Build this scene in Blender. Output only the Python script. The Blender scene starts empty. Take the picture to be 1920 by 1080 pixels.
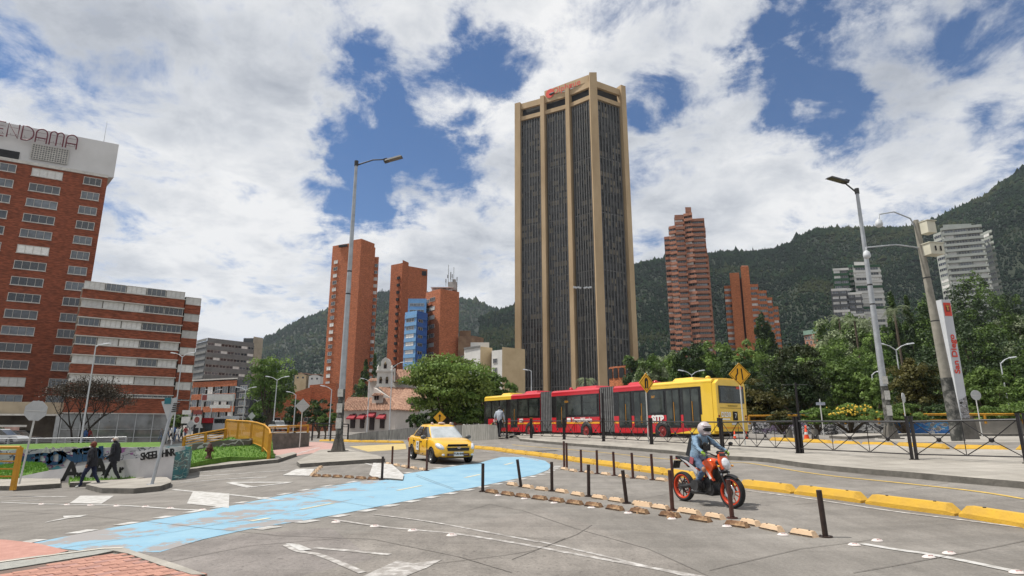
import bpy, bmesh, math, random
import numpy as np
from mathutils import Vector, Matrix, noise as mnoise
sc = bpy.context.scene
COL = sc.collection
random.seed(7); rng = np.random.default_rng(7)
R = math.radians
# ------------------------------------------------------------------ camera
FPX, CAMZ, TP = 1123.0, 1.6, 0.2315
PITCH = math.atan(TP); cP, sP = math.cos(PITCH), math.sin(PITCH)
cam_d = bpy.data.cameras.new('camera'); cam = bpy.data.objects.new('camera', cam_d); COL.objects.link(cam)
cam.location = (0, 0, CAMZ); cam.rotation_euler = (math.pi/2 + PITCH, 0, 0)
cam_d.sensor_width = 36; cam_d.lens = 36*FPX/1920; cam_d.clip_end = 12000; cam_d.clip_start = .1
sc.camera = cam
sc.view_settings.view_transform = 'Standard'; sc.view_settings.look = 'None'
sc.view_settings.gamma = 1; sc.view_settings.use_curve_mapping = False
sc.view_settings.exposure = 0.03
sc.cycles.max_bounces = 6; sc.cycles.transparent_max_bounces = 8
# ------------------------------------------------------------------ sun and sky
SUN_EL, SUN_AZ = 62, -82      # azimuth in degrees from +Y towards +X, where the sun stands
sdir = Vector((math.sin(R(SUN_AZ))*math.cos(R(SUN_EL)), math.cos(R(SUN_AZ))*math.cos(R(SUN_EL)), math.sin(R(SUN_EL))))
sun_d = bpy.data.lights.new('sun', 'SUN'); sun_d.energy = 5.0; sun_d.angle = R(0.55); sun_d.color = (1, .955, .88)
sun = bpy.data.objects.new('sun', sun_d); COL.objects.link(sun)
sun.rotation_euler = sdir.to_track_quat('Z', 'Y').to_euler(); sun.location = (0, 0, 60)

def ray(px, py):
    r, v = (px-960)/FPX, (540-py)/FPX
    return Vector((r, cP - v*sP, sP + v*cP))
def at(px, py, Y):
    d = ray(px, py); return Vector((0, 0, CAMZ)) + d*(Y/d.y)
def zr(py, Y):                      # height of something at depth Y seen on row py
    v = (540-py)/FPX
    return CAMZ + Y*(sP+v*cP)/(cP-v*sP)
def xh(px, Y):                      # x of something at eye level
    return (px-960)*Y*cP/FPX

world = bpy.data.worlds.new('World'); sc.world = world; world.use_nodes = True
nt = world.node_tree; nt.nodes.clear()
def N(t, **k):
    n = nt.nodes.new(t)
    for a, b in k.items(): setattr(n, a, b)
    return n
def LK(a, b): nt.links.new(a, b)
def mth(op, a, b=None, c=None, clamp=False):
    n = N('ShaderNodeMath', operation=op, use_clamp=clamp)
    for i, x in enumerate((a, b, c)):
        if x is None: continue
        if isinstance(x, (int, float)): n.inputs[i].default_value = x
        else: LK(x, n.inputs[i])
    return n.outputs[0]
sky = N('ShaderNodeTexSky', sky_type='NISHITA'); sky.sun_disc = False
sky.sun_elevation = R(SUN_EL); sky.sun_rotation = R(SUN_AZ); sky.air_density = 1.0; sky.dust_density = .2; sky.ozone_density = 4.0; sky.altitude = 1200
tc = N('ShaderNodeTexCoord'); D_ = tc.outputs['Generated']
sep = N('ShaderNodeSeparateXYZ'); LK(D_, sep.inputs[0])
zc = mth('ADD', mth('MAXIMUM', sep.outputs[2], 0.0), .22)
pl = N('ShaderNodeCombineXYZ'); LK(mth('DIVIDE', sep.outputs[0], zc), pl.inputs[0]); LK(mth('DIVIDE', sep.outputs[1], zc), pl.inputs[1])
n1 = N('ShaderNodeTexNoise'); n1.inputs['Scale'].default_value = 2.1; n1.inputs['Detail'].default_value = 13; n1.inputs['Roughness'].default_value = .60; n1.inputs['Distortion'].default_value = .25
LK(pl.outputs[0], n1.inputs['Vector'])
wrp = N('ShaderNodeTexNoise'); wrp.inputs['Scale'].default_value = 6; wrp.inputs['Detail'].default_value = 9; wrp.inputs['Roughness'].default_value=.6; LK(D_, wrp.inputs['Vector'])
vs = N('ShaderNodeVectorMath', operation='SUBTRACT'); LK(wrp.outputs['Color'], vs.inputs[0]); vs.inputs[1].default_value = (.5, .5, .5)
vsc = N('ShaderNodeVectorMath', operation='SCALE'); LK(vs.outputs[0], vsc.inputs[0]); vsc.inputs['Scale'].default_value = .30
va = N('ShaderNodeVectorMath', operation='ADD'); LK(D_, va.inputs[0]); LK(vsc.outputs[0], va.inputs[1])
tot = None
HOLES = [(905,95,75,.5),(880,30,50,.3),(940,140,45,.4),(735,60,55,.3),(745,190,80,.55),(690,120,50,.3),(860,300,65,.5),(760,290,75,.6),(690,330,70,.55),(700,390,55,.55),(620,330,60,.3),
 (1455,40,60,.55),(1515,15,60,.45),(1480,150,60,.45),(1430,215,50,.35),(1560,205,65,.55),(1520,265,55,.5),(1650,12,60,.5),(1390,120,45,.3),
 (1240,165,55,.4),(1195,235,45,.5),(1790,70,45,.25),(1870,20,60,.4),(1700,130,40,.25),(1640,330,45,.25),(30,60,40,.2),(2100,200,150,.4),(-250,300,200,.35)]
for (hx, hy, hr, hs) in HOLES:
    d = ray(hx, hy).normalized()
    dn = N('ShaderNodeVectorMath', operation='DISTANCE'); LK(va.outputs[0], dn.inputs[0]); dn.inputs[1].default_value = d
    x = mth('SUBTRACT', 1.0, mth('DIVIDE', dn.outputs['Value'], hr*1.75/1150), clamp=True)
    x = mth('MULTIPLY', mth('SMOOTHSTEP' if False else 'POWER', x, 1.1), hs)
    tot = x if tot is None else mth('ADD', tot, x)
n3 = N('ShaderNodeTexNoise'); n3.inputs['Scale'].default_value = 5.2; n3.inputs['Detail'].default_value = 12; n3.inputs['Roughness'].default_value = .66; n3.inputs['Distortion'].default_value = .4; LK(pl.outputs[0], n3.inputs['Vector'])
dens = mth('SUBTRACT', mth('ADD', mth('ADD', n1.outputs['Fac'], mth('MULTIPLY', mth('SUBTRACT', n3.outputs['Fac'], .5), 1.0)), .14), mth('MULTIPLY', tot, .62))
mr = N('ShaderNodeMapRange', interpolation_type='SMOOTHSTEP'); LK(dens, mr.inputs[0]); mr.inputs[1].default_value = .31; mr.inputs[2].default_value = .63
n2 = N('ShaderNodeTexNoise'); n2.inputs['Scale'].default_value = 1.5; n2.inputs['Detail'].default_value = 9; n2.inputs['Roughness'].default_value=.55; LK(pl.outputs[0], n2.inputs['Vector'])
cr = N('ShaderNodeValToRGB'); LK(mth('ADD', n2.outputs['Fac'], mth('MULTIPLY', mth('SUBTRACT', dens, .62), -.35)), cr.inputs[0])
cr.color_ramp.elements[0].position = .33; cr.color_ramp.elements[0].color = (.44, .475, .54, 1)
cr.color_ramp.elements[1].position = .57; cr.color_ramp.elements[1].color = (1, 1, 1, 1)
e = cr.color_ramp.elements.new(.45); e.color = (.72, .745, .785, 1)
tint = N('ShaderNodeVectorMath', operation='MULTIPLY'); LK(sky.outputs[0], tint.inputs[0]); tint.inputs[1].default_value = (.30, .66, .92)
bg1 = N('ShaderNodeBackground'); LK(tint.outputs[0], bg1.inputs[0]); bg1.inputs[1].default_value = .105
bg2 = N('ShaderNodeBackground'); LK(cr.outputs[0], bg2.inputs[0]); bg2.inputs[1].default_value = .90
mx = N('ShaderNodeMixShader'); LK(mr.outputs[0], mx.inputs[0]); LK(bg1.outputs[0], mx.inputs[1]); LK(bg2.outputs[0], mx.inputs[2])
wo = N('ShaderNodeOutputWorld'); LK(mx.outputs[0], wo.inputs[0])

# ------------------------------------------------------------------ materials
MATS = {}
def mat(name, col, rough=.75, metal=0., var=.18, scale=1.5, bump=0., bscale=30., col2=None, spec=.35, coat=0., thresh=None, detail=6, stretch=None, tint=None, emit=None, trans=0.):
    if name in MATS: return MATS[name]
    m = bpy.data.materials.new(name); m.use_nodes = True; t = m.node_tree; b = t.nodes['Principled BSDF']
    b.inputs['Roughness'].default_value = rough; b.inputs['Metallic'].default_value = metal
    b.inputs['Specular IOR Level'].default_value = spec; b.inputs['Coat Weight'].default_value = coat; b.inputs['Coat Roughness'].default_value = .08
    b.inputs['Transmission Weight'].default_value = trans
    co = t.nodes.new('ShaderNodeTexCoord'); vec = co.outputs['Object']
    if stretch:
        mp = t.nodes.new('ShaderNodeMapping'); mp.inputs['Scale'].default_value = stretch; t.links.new(vec, mp.inputs[0]); vec = mp.outputs[0]
    nz = t.nodes.new('ShaderNodeTexNoise'); nz.inputs['Scale'].default_value = scale; nz.inputs['Detail'].default_value = detail; nz.inputs['Roughness'].default_value = .62
    t.links.new(vec, nz.inputs['Vector'])
    rp = t.nodes.new('ShaderNodeValToRGB'); t.links.new(nz.outputs['Fac'], rp.inputs[0])
    c2 = col2 or tuple(min(1, c*(1+var)) for c in col); c1 = col if col2 else tuple(c*(1-var) for c in col)
    lo, hi = thresh or (.32, .68)
    rp.color_ramp.elements[0].position = lo; rp.color_ramp.elements[0].color = (*c1, 1)
    rp.color_ramp.elements[1].position = hi; rp.color_ramp.elements[1].color = (*c2, 1)
    out = rp.outputs[0]
    if tint:          # per-object brightness drift
        oi = t.nodes.new('ShaderNodeObjectInfo'); hs = t.nodes.new('ShaderNodeHueSaturation'); mp2 = t.nodes.new('ShaderNodeMapRange')
        t.links.new(oi.outputs['Random'], mp2.inputs[0]); mp2.inputs[3].default_value = 1-tint; mp2.inputs[4].default_value = 1+tint
        t.links.new(mp2.outputs[0], hs.inputs['Value']); t.links.new(out, hs.inputs['Color']); out = hs.outputs[0]
    t.links.new(out, b.inputs['Base Color'])
    if bump:
        n3 = t.nodes.new('ShaderNodeTexNoise'); n3.inputs['Scale'].default_value = bscale; n3.inputs['Detail'].default_value = 4; t.links.new(vec, n3.inputs['Vector'])
        bp = t.nodes.new('ShaderNodeBump'); bp.inputs['Strength'].default_value = bump; bp.inputs['Distance'].default_value = .02
        t.links.new(n3.outputs['Fac'], bp.inputs['Height']); t.links.new(bp.outputs[0], b.inputs['Normal'])
    MATS[name] = m; return m
def leafmat(name, c1, c2, tr=.3):
    if name in MATS: return MATS[name]
    m = bpy.data.materials.new(name); m.use_nodes = True; t = m.node_tree; b = t.nodes['Principled BSDF']
    b.inputs['Roughness'].default_value = .55; b.inputs['Specular IOR Level'].default_value = .3
    g = t.nodes.new('ShaderNodeTexCoord'); w = t.nodes.new('ShaderNodeTexNoise'); w.inputs['Scale'].default_value = 1.1; w.inputs['Detail'].default_value = 8; w.inputs['Roughness'].default_value = .8
    t.links.new(g.outputs['Object'], w.inputs['Vector'])
    rp = t.nodes.new('ShaderNodeValToRGB'); rp.color_ramp.elements[0].position = .35; rp.color_ramp.elements[1].position = .66
    rp.color_ramp.elements[0].color = (*c1, 1); rp.color_ramp.elements[1].color = (*c2, 1); t.links.new(w.outputs['Fac'], rp.inputs[0])
    oi = t.nodes.new('ShaderNodeObjectInfo'); hs = t.nodes.new('ShaderNodeHueSaturation'); mp2 = t.nodes.new('ShaderNodeMapRange')
    t.links.new(oi.outputs['Random'], mp2.inputs[0]); mp2.inputs[3].default_value = .8; mp2.inputs[4].default_value = 1.2
    t.links.new(mp2.outputs[0], hs.inputs['Value']); t.links.new(rp.outputs[0], hs.inputs['Color'])
    t.links.new(hs.outputs[0], b.inputs['Base Color'])
    tl = t.nodes.new('ShaderNodeBsdfTranslucent'); t.links.new(hs.outputs[0], tl.inputs[0])
    ms = t.nodes.new('ShaderNodeMixShader'); ms.inputs[0].default_value = tr; t.links.new(b.outputs[0], ms.inputs[1]); t.links.new(tl.outputs[0], ms.inputs[2])
    t.links.new(ms.outputs[0], t.nodes['Material Output'].inputs[0])
    MATS[name] = m; return m

# ------------------------------------------------------------------ mesh builder
class MB:
    def __init__(s): s.v = []; s.f = []; s.m = []; s.sm = []
    def add(s, vs, fs, mi=0, smooth=False):
        o = len(s.v); s.v += [tuple(v) for v in vs]; s.f += [tuple(i+o for i in f) for f in fs]; s.m += [mi]*len(fs); s.sm += [smooth]*len(fs); return s
    def box(s, c, d, rz=0, mi=0, rx=0, ry=0, M=None, taper=None):
        M = M or (Matrix.Translation(c) @ Matrix.Rotation(rz, 4, 'Z') @ Matrix.Rotation(ry, 4, 'Y') @ Matrix.Rotation(rx, 4, 'X'))
        h = [x/2 for x in d]; vs = []
        for z in (-1, 1):
            t = taper if (taper and z > 0) else (1, 1)
            for (x, y) in ((-1, -1), (1, -1), (1, 1), (-1, 1)): vs.append(M @ Vector((x*h[0]*t[0], y*h[1]*t[1], z*h[2])))
        return s.add(vs, [(3, 2, 1, 0), (4, 5, 6, 7), (0, 1, 5, 4), (1, 2, 6, 5), (2, 3, 7, 6), (3, 0, 4, 7)], mi)
    def tube(s, pts, r, n=8, mi=0, smooth=True, caps=True, flat=1.0):
        pts = [Vector(p) for p in pts]; rs = r if isinstance(r, (list, tuple)) else [r]*len(pts); vs = []; fs = []
        prev = None
        for i, p in enumerate(pts):
            t = (pts[min(i+1, len(pts)-1)] - pts[max(i-1, 0)]).normalized()
            if prev is None:
                a = Vector((0, 0, 1)) if abs(t.z) < .9 else Vector((1, 0, 0)); u = t.cross(a).normalized()
            else: u = (prev - t*prev.dot(t)).normalized()
            prev = u; w = t.cross(u)
            for k in range(n):
                an = 2*math.pi*k/n; vs.append(p + (u*math.cos(an) + w*math.sin(an)*flat)*rs[i])
        for i in range(len(pts)-1):
            for k in range(n):
                k2 = (k+1) % n; fs.append((i*n+k, i*n+k2, (i+1)*n+k2, (i+1)*n+k))
        s.add(vs, fs, mi, smooth)
        if caps: s.add([vs[k] for k in range(n)], [tuple(range(n-1, -1, -1))], mi); s.add(vs[-n:], [tuple(range(n))], mi)
        return s
    def lathe(s, prof, n=24, M=None, mi=0, smooth=True, close=False):     # prof: (r, z) about z
        M = M or Matrix(); vs = []; fs = []; k = len(prof)
        for j in range(n):
            a = 2*math.pi*j/n
            for (r, z) in prof: vs.append(M @ Vector((r*math.cos(a), r*math.sin(a), z)))
        for j in range(n):
            j2 = (j+1) % n
            for i in range(k if close else k-1):
                i2 = (i+1) % k; fs.append((j*k+i, j2*k+i, j2*k+i2, j*k+i2))
        return s.add(vs, fs, mi, smooth)
    def cyl(s, c, r, h, n=16, mi=0, M=None, r2=None):
        M = M or Matrix.Translation(c); r2 = r if r2 is None else r2
        return s.lathe([(0, 0), (r, 0), (r, 1e-5), (r2, h), (r2, h+1e-5), (0, h+1e-5)], n, M, mi, smooth=False)
    def ball(s, c, rad, n=12, mi=0, M=None):
        rx, ry, rz = rad if isinstance(rad, (tuple, list)) else (rad,)*3
        M = (Matrix.Translation(c) @ (M or Matrix()) @ Matrix.Diagonal((rx, ry, rz, 1)))
        return s.lathe([(max(1e-4, math.sin(math.pi*i/(n//2))), -math.cos(math.pi*i/(n//2))) for i in range(n//2+1)], n, M, mi)
    def prism(s, poly, z0, z1, M=None, mi=0, axis='z'):    # polygon (a,b) extruded
        M = M or Matrix(); n = len(poly)
        def P(a, b, c):
            return M @ (Vector((a, b, c)) if axis == 'z' else Vector((a, c, b)) if axis == 'y' else Vector((c, a, b)))
        vs = [P(a, b, z0) for a, b in poly] + [P(a, b, z1) for a, b in poly]
        fs = [tuple(range(n-1, -1, -1)), tuple(range(n, 2*n))] + [(i, (i+1) % n, n+(i+1) % n, n+i) for i in range(n)]
        return s.add(vs, fs, mi)
    def grid(s, P, nu, nv, mi=0, smooth=True):             # P(i,j) points
        vs = [P(i, j) for j in range(nv) for i in range(nu)]
        return s.add(vs, [(j*nu+i, j*nu+i+1, (j+1)*nu+i+1, (j+1)*nu+i) for j in range(nv-1) for i in range(nu-1)], mi, smooth)
    def mesh(s, name, mats):
        me = bpy.data.meshes.new(name); me.from_pydata(s.v, [], s.f)
        me.polygons.foreach_set('material_index', s.m); me.polygons.foreach_set('use_smooth', s.sm)
        for m in (mats if isinstance(mats, (list, tuple)) else [mats]): me.materials.append(m)
        bm = bmesh.new(); bm.from_mesh(me); bmesh.ops.recalc_face_normals(bm, faces=bm.faces); bm.to_mesh(me); bm.free()
        return me
    def build(s, name, mats, parent=None, **tags):
        return put(name, s.mesh(name, mats), parent, **tags)
def put(name, me, parent=None, M=None, **tags):
    o = bpy.data.objects.new(name, me); COL.objects.link(o)
    if parent: o.parent = parent
    if M is not None: o.matrix_basis = M
    for k, v in tags.items(): o[k] = v
    return o
LABELS = {}
def tag(o, label, cat, group=None):
    o['label'] = label; o['category'] = cat
    if group: o['group'] = group
    LABELS[label] = LABELS.get(label, 0)+1
    return o
def thing(name, label, cat, loc=(0, 0, 0), rz=0, group=None, scale=1):
    o = bpy.data.objects.new(name, None); COL.objects.link(o); o.location = loc; o.rotation_euler = (0, 0, rz)
    if scale != 1: o.scale = (scale,)*3
    o.empty_display_size = .3
    return tag(o, label, cat, group)
def struct(o): o['kind'] = 'structure'; return o
def copy_thing(root, loc, rz, label, group=None, scale=None, extra_rot=None):
    r = root.copy(); COL.objects.link(r); r.location = loc; r.rotation_euler = (0, 0, rz) if extra_rot is None else (*extra_rot, rz); 
    if scale: r.scale = (scale,)*3 if not isinstance(scale, (tuple, list)) else scale
    tag(r, label, root['category'], group or root.get('group'))
    for ch in list(root.children):
        c = ch.copy(); COL.objects.link(c); c.parent = r
        for g in list(ch.children):
            d = g.copy(); COL.objects.link(d); d.parent = c
    return r
def npmesh(name, V, F, mats, smooth=False, mi=None):
    me = bpy.data.meshes.new(name); V = np.asarray(V, np.float32); F = np.asarray(F, np.int32); k = F.shape[1]
    me.vertices.add(len(V)); me.vertices.foreach_set('co', V.ravel())
    me.loops.add(F.size); me.loops.foreach_set('vertex_index', F.ravel())
    me.polygons.add(len(F)); me.polygons.foreach_set('loop_start', np.arange(0, F.size, k, dtype=np.int32))
    me.polygons.foreach_set('use_smooth', np.full(len(F), smooth))
    if mi is not None: me.polygons.foreach_set('material_index', np.asarray(mi, np.int32))
    for m in (mats if isinstance(mats, (list, tuple)) else [mats]): me.materials.append(m)
    me.update(calc_edges=True); me.validate(); return me
ORD = ['first','second','third','fourth','fifth','sixth','seventh','eighth','ninth','tenth','eleventh','twelfth','thirteenth','fourteenth','fifteenth','sixteenth','seventeenth','eighteenth','nineteenth','twentieth','twenty-first','twenty-second','twenty-third','twenty-fourth','twenty-fifth','twenty-sixth','twenty-seventh','twenty-eighth','twenty-ninth','thirtieth']
def text(body, size, m, parent, M, ext=.004, name='lettering', align='CENTER', sx=1., bold=0.):
    cu = bpy.data.curves.new('t', 'FONT'); cu.body = body; cu.size = size; cu.extrude = ext; cu.align_x = align; cu.align_y = 'CENTER'; cu.offset = bold; cu.resolution_u = 3
    o = bpy.data.objects.new('t', cu); COL.objects.link(o)
    dg = bpy.context.evaluated_depsgraph_get(); me = bpy.data.meshes.new_from_object(o.evaluated_get(dg)); bpy.data.objects.remove(o)
    me.materials.clear(); me.materials.append(m); me.name = name
    return put(name, me, parent, M @ Matrix.Diagonal((sx, 1, 1, 1)))
# ------------------------------------------------------------------ terrain height
CP = [(0,1078,-.05),(480,1078,0),(960,1078,0),(1440,1078,0),(1900,1078,0),(0,1000,-.1),(400,1000,0),(900,1000,0),(1548,1008,0),
 (100,950,-.35),(150,920,-.66),(210,907,-.66),(240,930,-.5),(0,930,-.62),(330,900,-.5),(450,895,-.3),(600,930,-.08),(650,895,-.02),(500,868,-.15),(560,848,0),(634,848,.08),
 (810,869,.17),(770,861,.21),(700,838,.2),(905,923,0),(1320,950,.02),(1200,884,.1),(1065,864,.15),(990,853,.2),(902,842,.22),(1700,955,.1),(1920,986,.1),(1400,915,.1),
 (1700,893,.36),(1900,915,.36),(1400,868,.4),(1150,840,.46),(950,826,.5),(1715,862,.47),(1900,875,.46),(1498,850,.52),(1222,833,.6),(916,819,.65),(700,826,.4),
 (1230,822,.93),(1088,818,.93),(984,816,.94),(1330,823,.9),(1500,828,.85),(1700,840,.8),(1900,847,.8),(1690,824,.9),(1850,824,.95),(1480,814,1.0)]
def uv_(X, Y):
    Y = np.maximum(Y, 1.5); return np.stack([np.clip(X/(Y+6), -2.2, 2.2), 1.1*np.log(Y+5)], -1)
pw, pz = [], []
for (px, py, z) in CP:
    d = ray(px, py); t = (z-CAMZ)/d.z; pw.append((d.x*t, d.y*t)); pz.append(z)
for (X, Y, z) in [(-60,60,-1.3),(-78,100,-1.3),(-45,105,-.9),(-100,180,0),(-60,200,.2),(-30,110,.2),(0,110,.9),(-20,150,.8),(60,100,1.3),(120,100,2),(30,200,2.5),(200,250,5),(-300,300,1),(0,400,3),(-400,800,4),(0,900,6),(600,800,10),(-30,5,-.3),(30,5,.1),(60,30,1.),(-60,30,-1.3),(-40,40,-1.0)]:
    pw.append((X, Y)); pz.append(z)
pw = np.array(pw); pz = np.array(pz); UV = uv_(pw[:, 0], pw[:, 1])
def tpsK(r2): return .5*r2*np.log(r2+1e-9)
n_ = len(pz); K_ = tpsK(((UV[:, None]-UV[None])**2).sum(-1)) + np.eye(n_)*.004
A_ = np.zeros((n_+3, n_+3)); A_[:n_, :n_] = K_; A_[:n_, n_] = 1; A_[:n_, n_+1:] = UV; A_[n_, :n_] = 1; A_[n_+1:, :n_] = UV.T
S_ = np.linalg.solve(A_, np.concatenate([pz, np.zeros(3)]))
def HF(X, Y):
    X = np.asarray(X, float); Y = np.asarray(Y, float); q = uv_(X, Y); out = np.empty(X.shape)
    qf = q.reshape(-1, 2); of = out.reshape(-1)
    for i in range(0, len(qf), 20000):
        p = qf[i:i+20000]; k = tpsK(((p[:, None]-UV[None])**2).sum(-1)); of[i:i+20000] = k @ S_[:n_] + S_[n_] + p @ S_[n_+1:]
    return np.clip(of.reshape(X.shape), -2.5, 14)
def hz(x, y): return float(HF(np.array([x]), np.array([y]))[0])
DS = np.exp(np.linspace(math.log(3), math.log(500), 500))
def G(px, py, lift=0.):
    d = ray(px, py); X = d.x/d.y*DS; Z = CAMZ + d.z/d.y*DS; h = HF(X, DS)+lift; s = Z-h
    k = np.nonzero(s < 0)[0]
    if len(k) == 0: i = len(DS)-2
    else: i = max(0, k[0]-1)
    a, b = s[i], s[i+1]; t = a/(a-b) if a != b else 0; Y = DS[i]+(DS[i+1]-DS[i])*min(max(t, 0), 1)
    x = d.x/d.y*Y; return Vector((x, Y, hz(x, Y)+lift))
def resample(pts, step):
    out = [pts[0]]; acc = 0
    for a, b in zip(pts, pts[1:]):
        L = (b-a).length; k = max(1, int(L/step))
        for i in range(1, k+1): out.append(a.lerp(b, i/k))
    return out
def smooth_line(pts, n=8):           # Catmull-Rom
    P = [pts[0]]+list(pts)+[pts[-1]]; out = []
    for i in range(1, len(P)-2):
        for k in range(n):
            t = k/n; a, b, c, d = P[i-1], P[i], P[i+1], P[i+2]
            out.append(.5*((2*b)+(-a+c)*t+(2*a-5*b+4*c-d)*t*t+(-a+3*b-3*c+d)*t**3))
    out.append(P[-2]); return out
def slab(name, poly, h, m, side=None, skirt=.35, seg=1.2, parent=None, world=False):
    """polygon of ground pixels (or world XY) lying h above the ground, with edge faces when h is a step"""
    P = [Vector(p) if world else G(*p) for p in poly]
    P = resample([Vector((p.x, p.y, 0)) for p in P]+[Vector((P[0].x, P[0].y, 0))], seg)[:-1]
    bm = bmesh.new(); vs = [bm.verts.new(p) for p in P]; bm.faces.new(vs); bmesh.ops.triangulate(bm, faces=bm.faces[:])
    for _ in range(5):
        e = [x for x in bm.edges if x.calc_length() > seg*1.5]
        if not e: break
        bmesh.ops.subdivide_edges(bm, edges=e, cuts=1); bmesh.ops.triangulate(bm, faces=bm.faces[:])
    co = np.array([v.co[:] for v in bm.verts]); Z = HF(co[:, 0], co[:, 1])+h
    for v, z in zip(bm.verts, Z): v.co.z = z
    for f in bm.faces: f.material_index = 0
    bmesh.ops.recalc_face_normals(bm, faces=bm.faces[:])
    if sum(f.normal.z for f in bm.faces) < 0: bmesh.ops.reverse_faces(bm, faces=bm.faces[:])
    if side is not None:
        r = bmesh.ops.extrude_edge_only(bm, edges=[e for e in bm.edges if e.is_boundary])
        for v in [g for g in r['geom'] if isinstance(g, bmesh.types.BMVert)]: v.co.z -= skirt
        for f in [g for g in r['geom'] if isinstance(g, bmesh.types.BMFace)]: f.material_index = 1
    me = bpy.data.meshes.new(name); bm.to_mesh(me); bm.free(); me.materials.append(m)
    if side is not None: me.materials.append(side)
    return struct(put(name, me, parent))
def ribbon(name, pxs, w, m, h=.008, world=False, seg=.6, smooth=False):   # painted line of width w metres along ground pixels
    P = [Vector(p) for p in pxs] if world else [G(*p) for p in pxs]
    if smooth: P = smooth_line(P)
    P = resample(P, seg); vs = []; 
    for i, p in enumerate(P):
        t = (P[min(i+1, len(P)-1)]-P[max(i-1, 0)]); t.z = 0; t.normalize(); nrm = Vector((-t.y, t.x, 0))
        for s in (-.5, .5):
            q = p+nrm*w*s; vs.append((q.x, q.y, hz(q.x, q.y)+h))
    b = MB().add(vs, [(2*i, 2*i+1, 2*i+3, 2*i+2) for i in range(len(P)-1)]); return struct(b.build(name, m))
# ================================================================== SETTING: ground and markings
def grit(name, c1, c2, amt, pits=0.):
    '''weathered concrete: broad stains, tyre-dark streaks, fine aggregate'''
    m = mat(name, c1, .88, col2=c2, scale=.33, detail=12, bump=.5, bscale=70, thresh=(.34, .66)); t = m.node_tree; b = t.nodes['Principled BSDF']
    co = [n for n in t.nodes if n.type == 'TEX_COORD'][0]; rp = [n for n in t.nodes if n.type == 'VALTORGB'][0]; last = rp.outputs[0]
    for sc_, lo, hi, a, b_, det, mapsc in ((26, .3, .7, 1-.24*amt, 1+.16*amt, 4, (1,1,1)), (2.6, .36, .62, .84, 1.07, 8, (1,.35,1)), (.9, .44, .56, .90, 1.03, 3, (.25,1.6,1)), (.55, .60, .70, 1., .82, 9, (1,1,1)), (5, .63, .72, 1., .84, 5, (1,1,1))):
        mp = t.nodes.new('ShaderNodeMapping'); mp.inputs['Scale'].default_value = mapsc; mp.inputs['Rotation'].default_value = (0, 0, .5); t.links.new(co.outputs['Object'], mp.inputs[0])
        n = t.nodes.new('ShaderNodeTexNoise'); n.inputs['Scale'].default_value = sc_; n.inputs['Detail'].default_value = det; n.inputs['Roughness'].default_value = .7; t.links.new(mp.outputs[0], n.inputs['Vector'])
        r = t.nodes.new('ShaderNodeMapRange'); t.links.new(n.outputs['Fac'], r.inputs[0]); r.inputs[1].default_value = lo; r.inputs[2].default_value = hi; r.inputs[3].default_value = a; r.inputs[4].default_value = b_
        v = t.nodes.new('ShaderNodeVectorMath'); v.operation = 'SCALE'; t.links.new(last, v.inputs[0]); t.links.new(r.outputs[0], v.inputs['Scale']); last = v.outputs[0]
    if pits:
        n = t.nodes.new('ShaderNodeTexNoise'); n.inputs['Scale'].default_value = 11; n.inputs['Detail'].default_value = 6; n.inputs['Roughness'].default_value = .75; t.links.new(co.outputs['Object'], n.inputs['Vector'])
        r = t.nodes.new('ShaderNodeMapRange'); t.links.new(n.outputs['Fac'], r.inputs[0]); r.inputs[1].default_value = .36; r.inputs[2].default_value = .43; r.inputs[3].default_value = .62; r.inputs[4].default_value = 1
        v = t.nodes.new('ShaderNodeVectorMath'); v.operation = 'SCALE'; t.links.new(last, v.inputs[0]); t.links.new(r.outputs[0], v.inputs['Scale']); last = v.outputs[0]
    t.links.new(last, b.inputs['Base Color']); return m
CONC = grit('road_concrete', (.175,.160,.143), (.255,.236,.214), .9)
CONCR = grit('rough_concrete', (.18,.162,.144), (.285,.26,.235), 1.0, 1.)
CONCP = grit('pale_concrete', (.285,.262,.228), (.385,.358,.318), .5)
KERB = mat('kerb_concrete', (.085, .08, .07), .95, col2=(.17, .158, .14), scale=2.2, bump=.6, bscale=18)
JOINT = mat('joint_filler', (.125, .113, .103), .95, var=.3, scale=3)
WHITE = mat('road_paint_white', (.33, .315, .29), .75, col2=(.50, .49, .475), scale=5.5, thresh=(.40, .56), bump=.2, detail=11)
WORN = mat('road_paint_worn', (.27, .25, .232), .85, col2=(.52, .50, .48), scale=7, thresh=(.45, .66), bump=.3, detail=11)
def edge(v0=-1, v1=1): pass
ax = np.concatenate([-np.exp(np.linspace(math.log(46), math.log(4200), 46))[::-1], np.arange(-45, 45.1, .6), np.exp(np.linspace(math.log(46), math.log(4200), 46))])
ay = np.concatenate([-np.exp(np.linspace(math.log(6), math.log(300), 12))[::-1], np.arange(-5, 66, .6), np.exp(np.linspace(math.log(66.6), math.log(6500), 60))])
XX, YY = np.meshgrid(ax, ay); ZZ = HF(XX, YY)
ZZ = np.where(YY < 2, np.minimum(ZZ, .05), ZZ)
V = np.stack([XX, YY, ZZ], -1).reshape(-1, 3); nx, ny = len(ax), len(ay); I = np.arange(nx*ny).reshape(ny, nx)
F = np.stack([I[:-1, :-1], I[:-1, 1:], I[1:, 1:], I[1:, :-1]], -1).reshape(-1, 4)
ground = struct(put('ground', npmesh('ground', V, F, CONC, True)))

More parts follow.
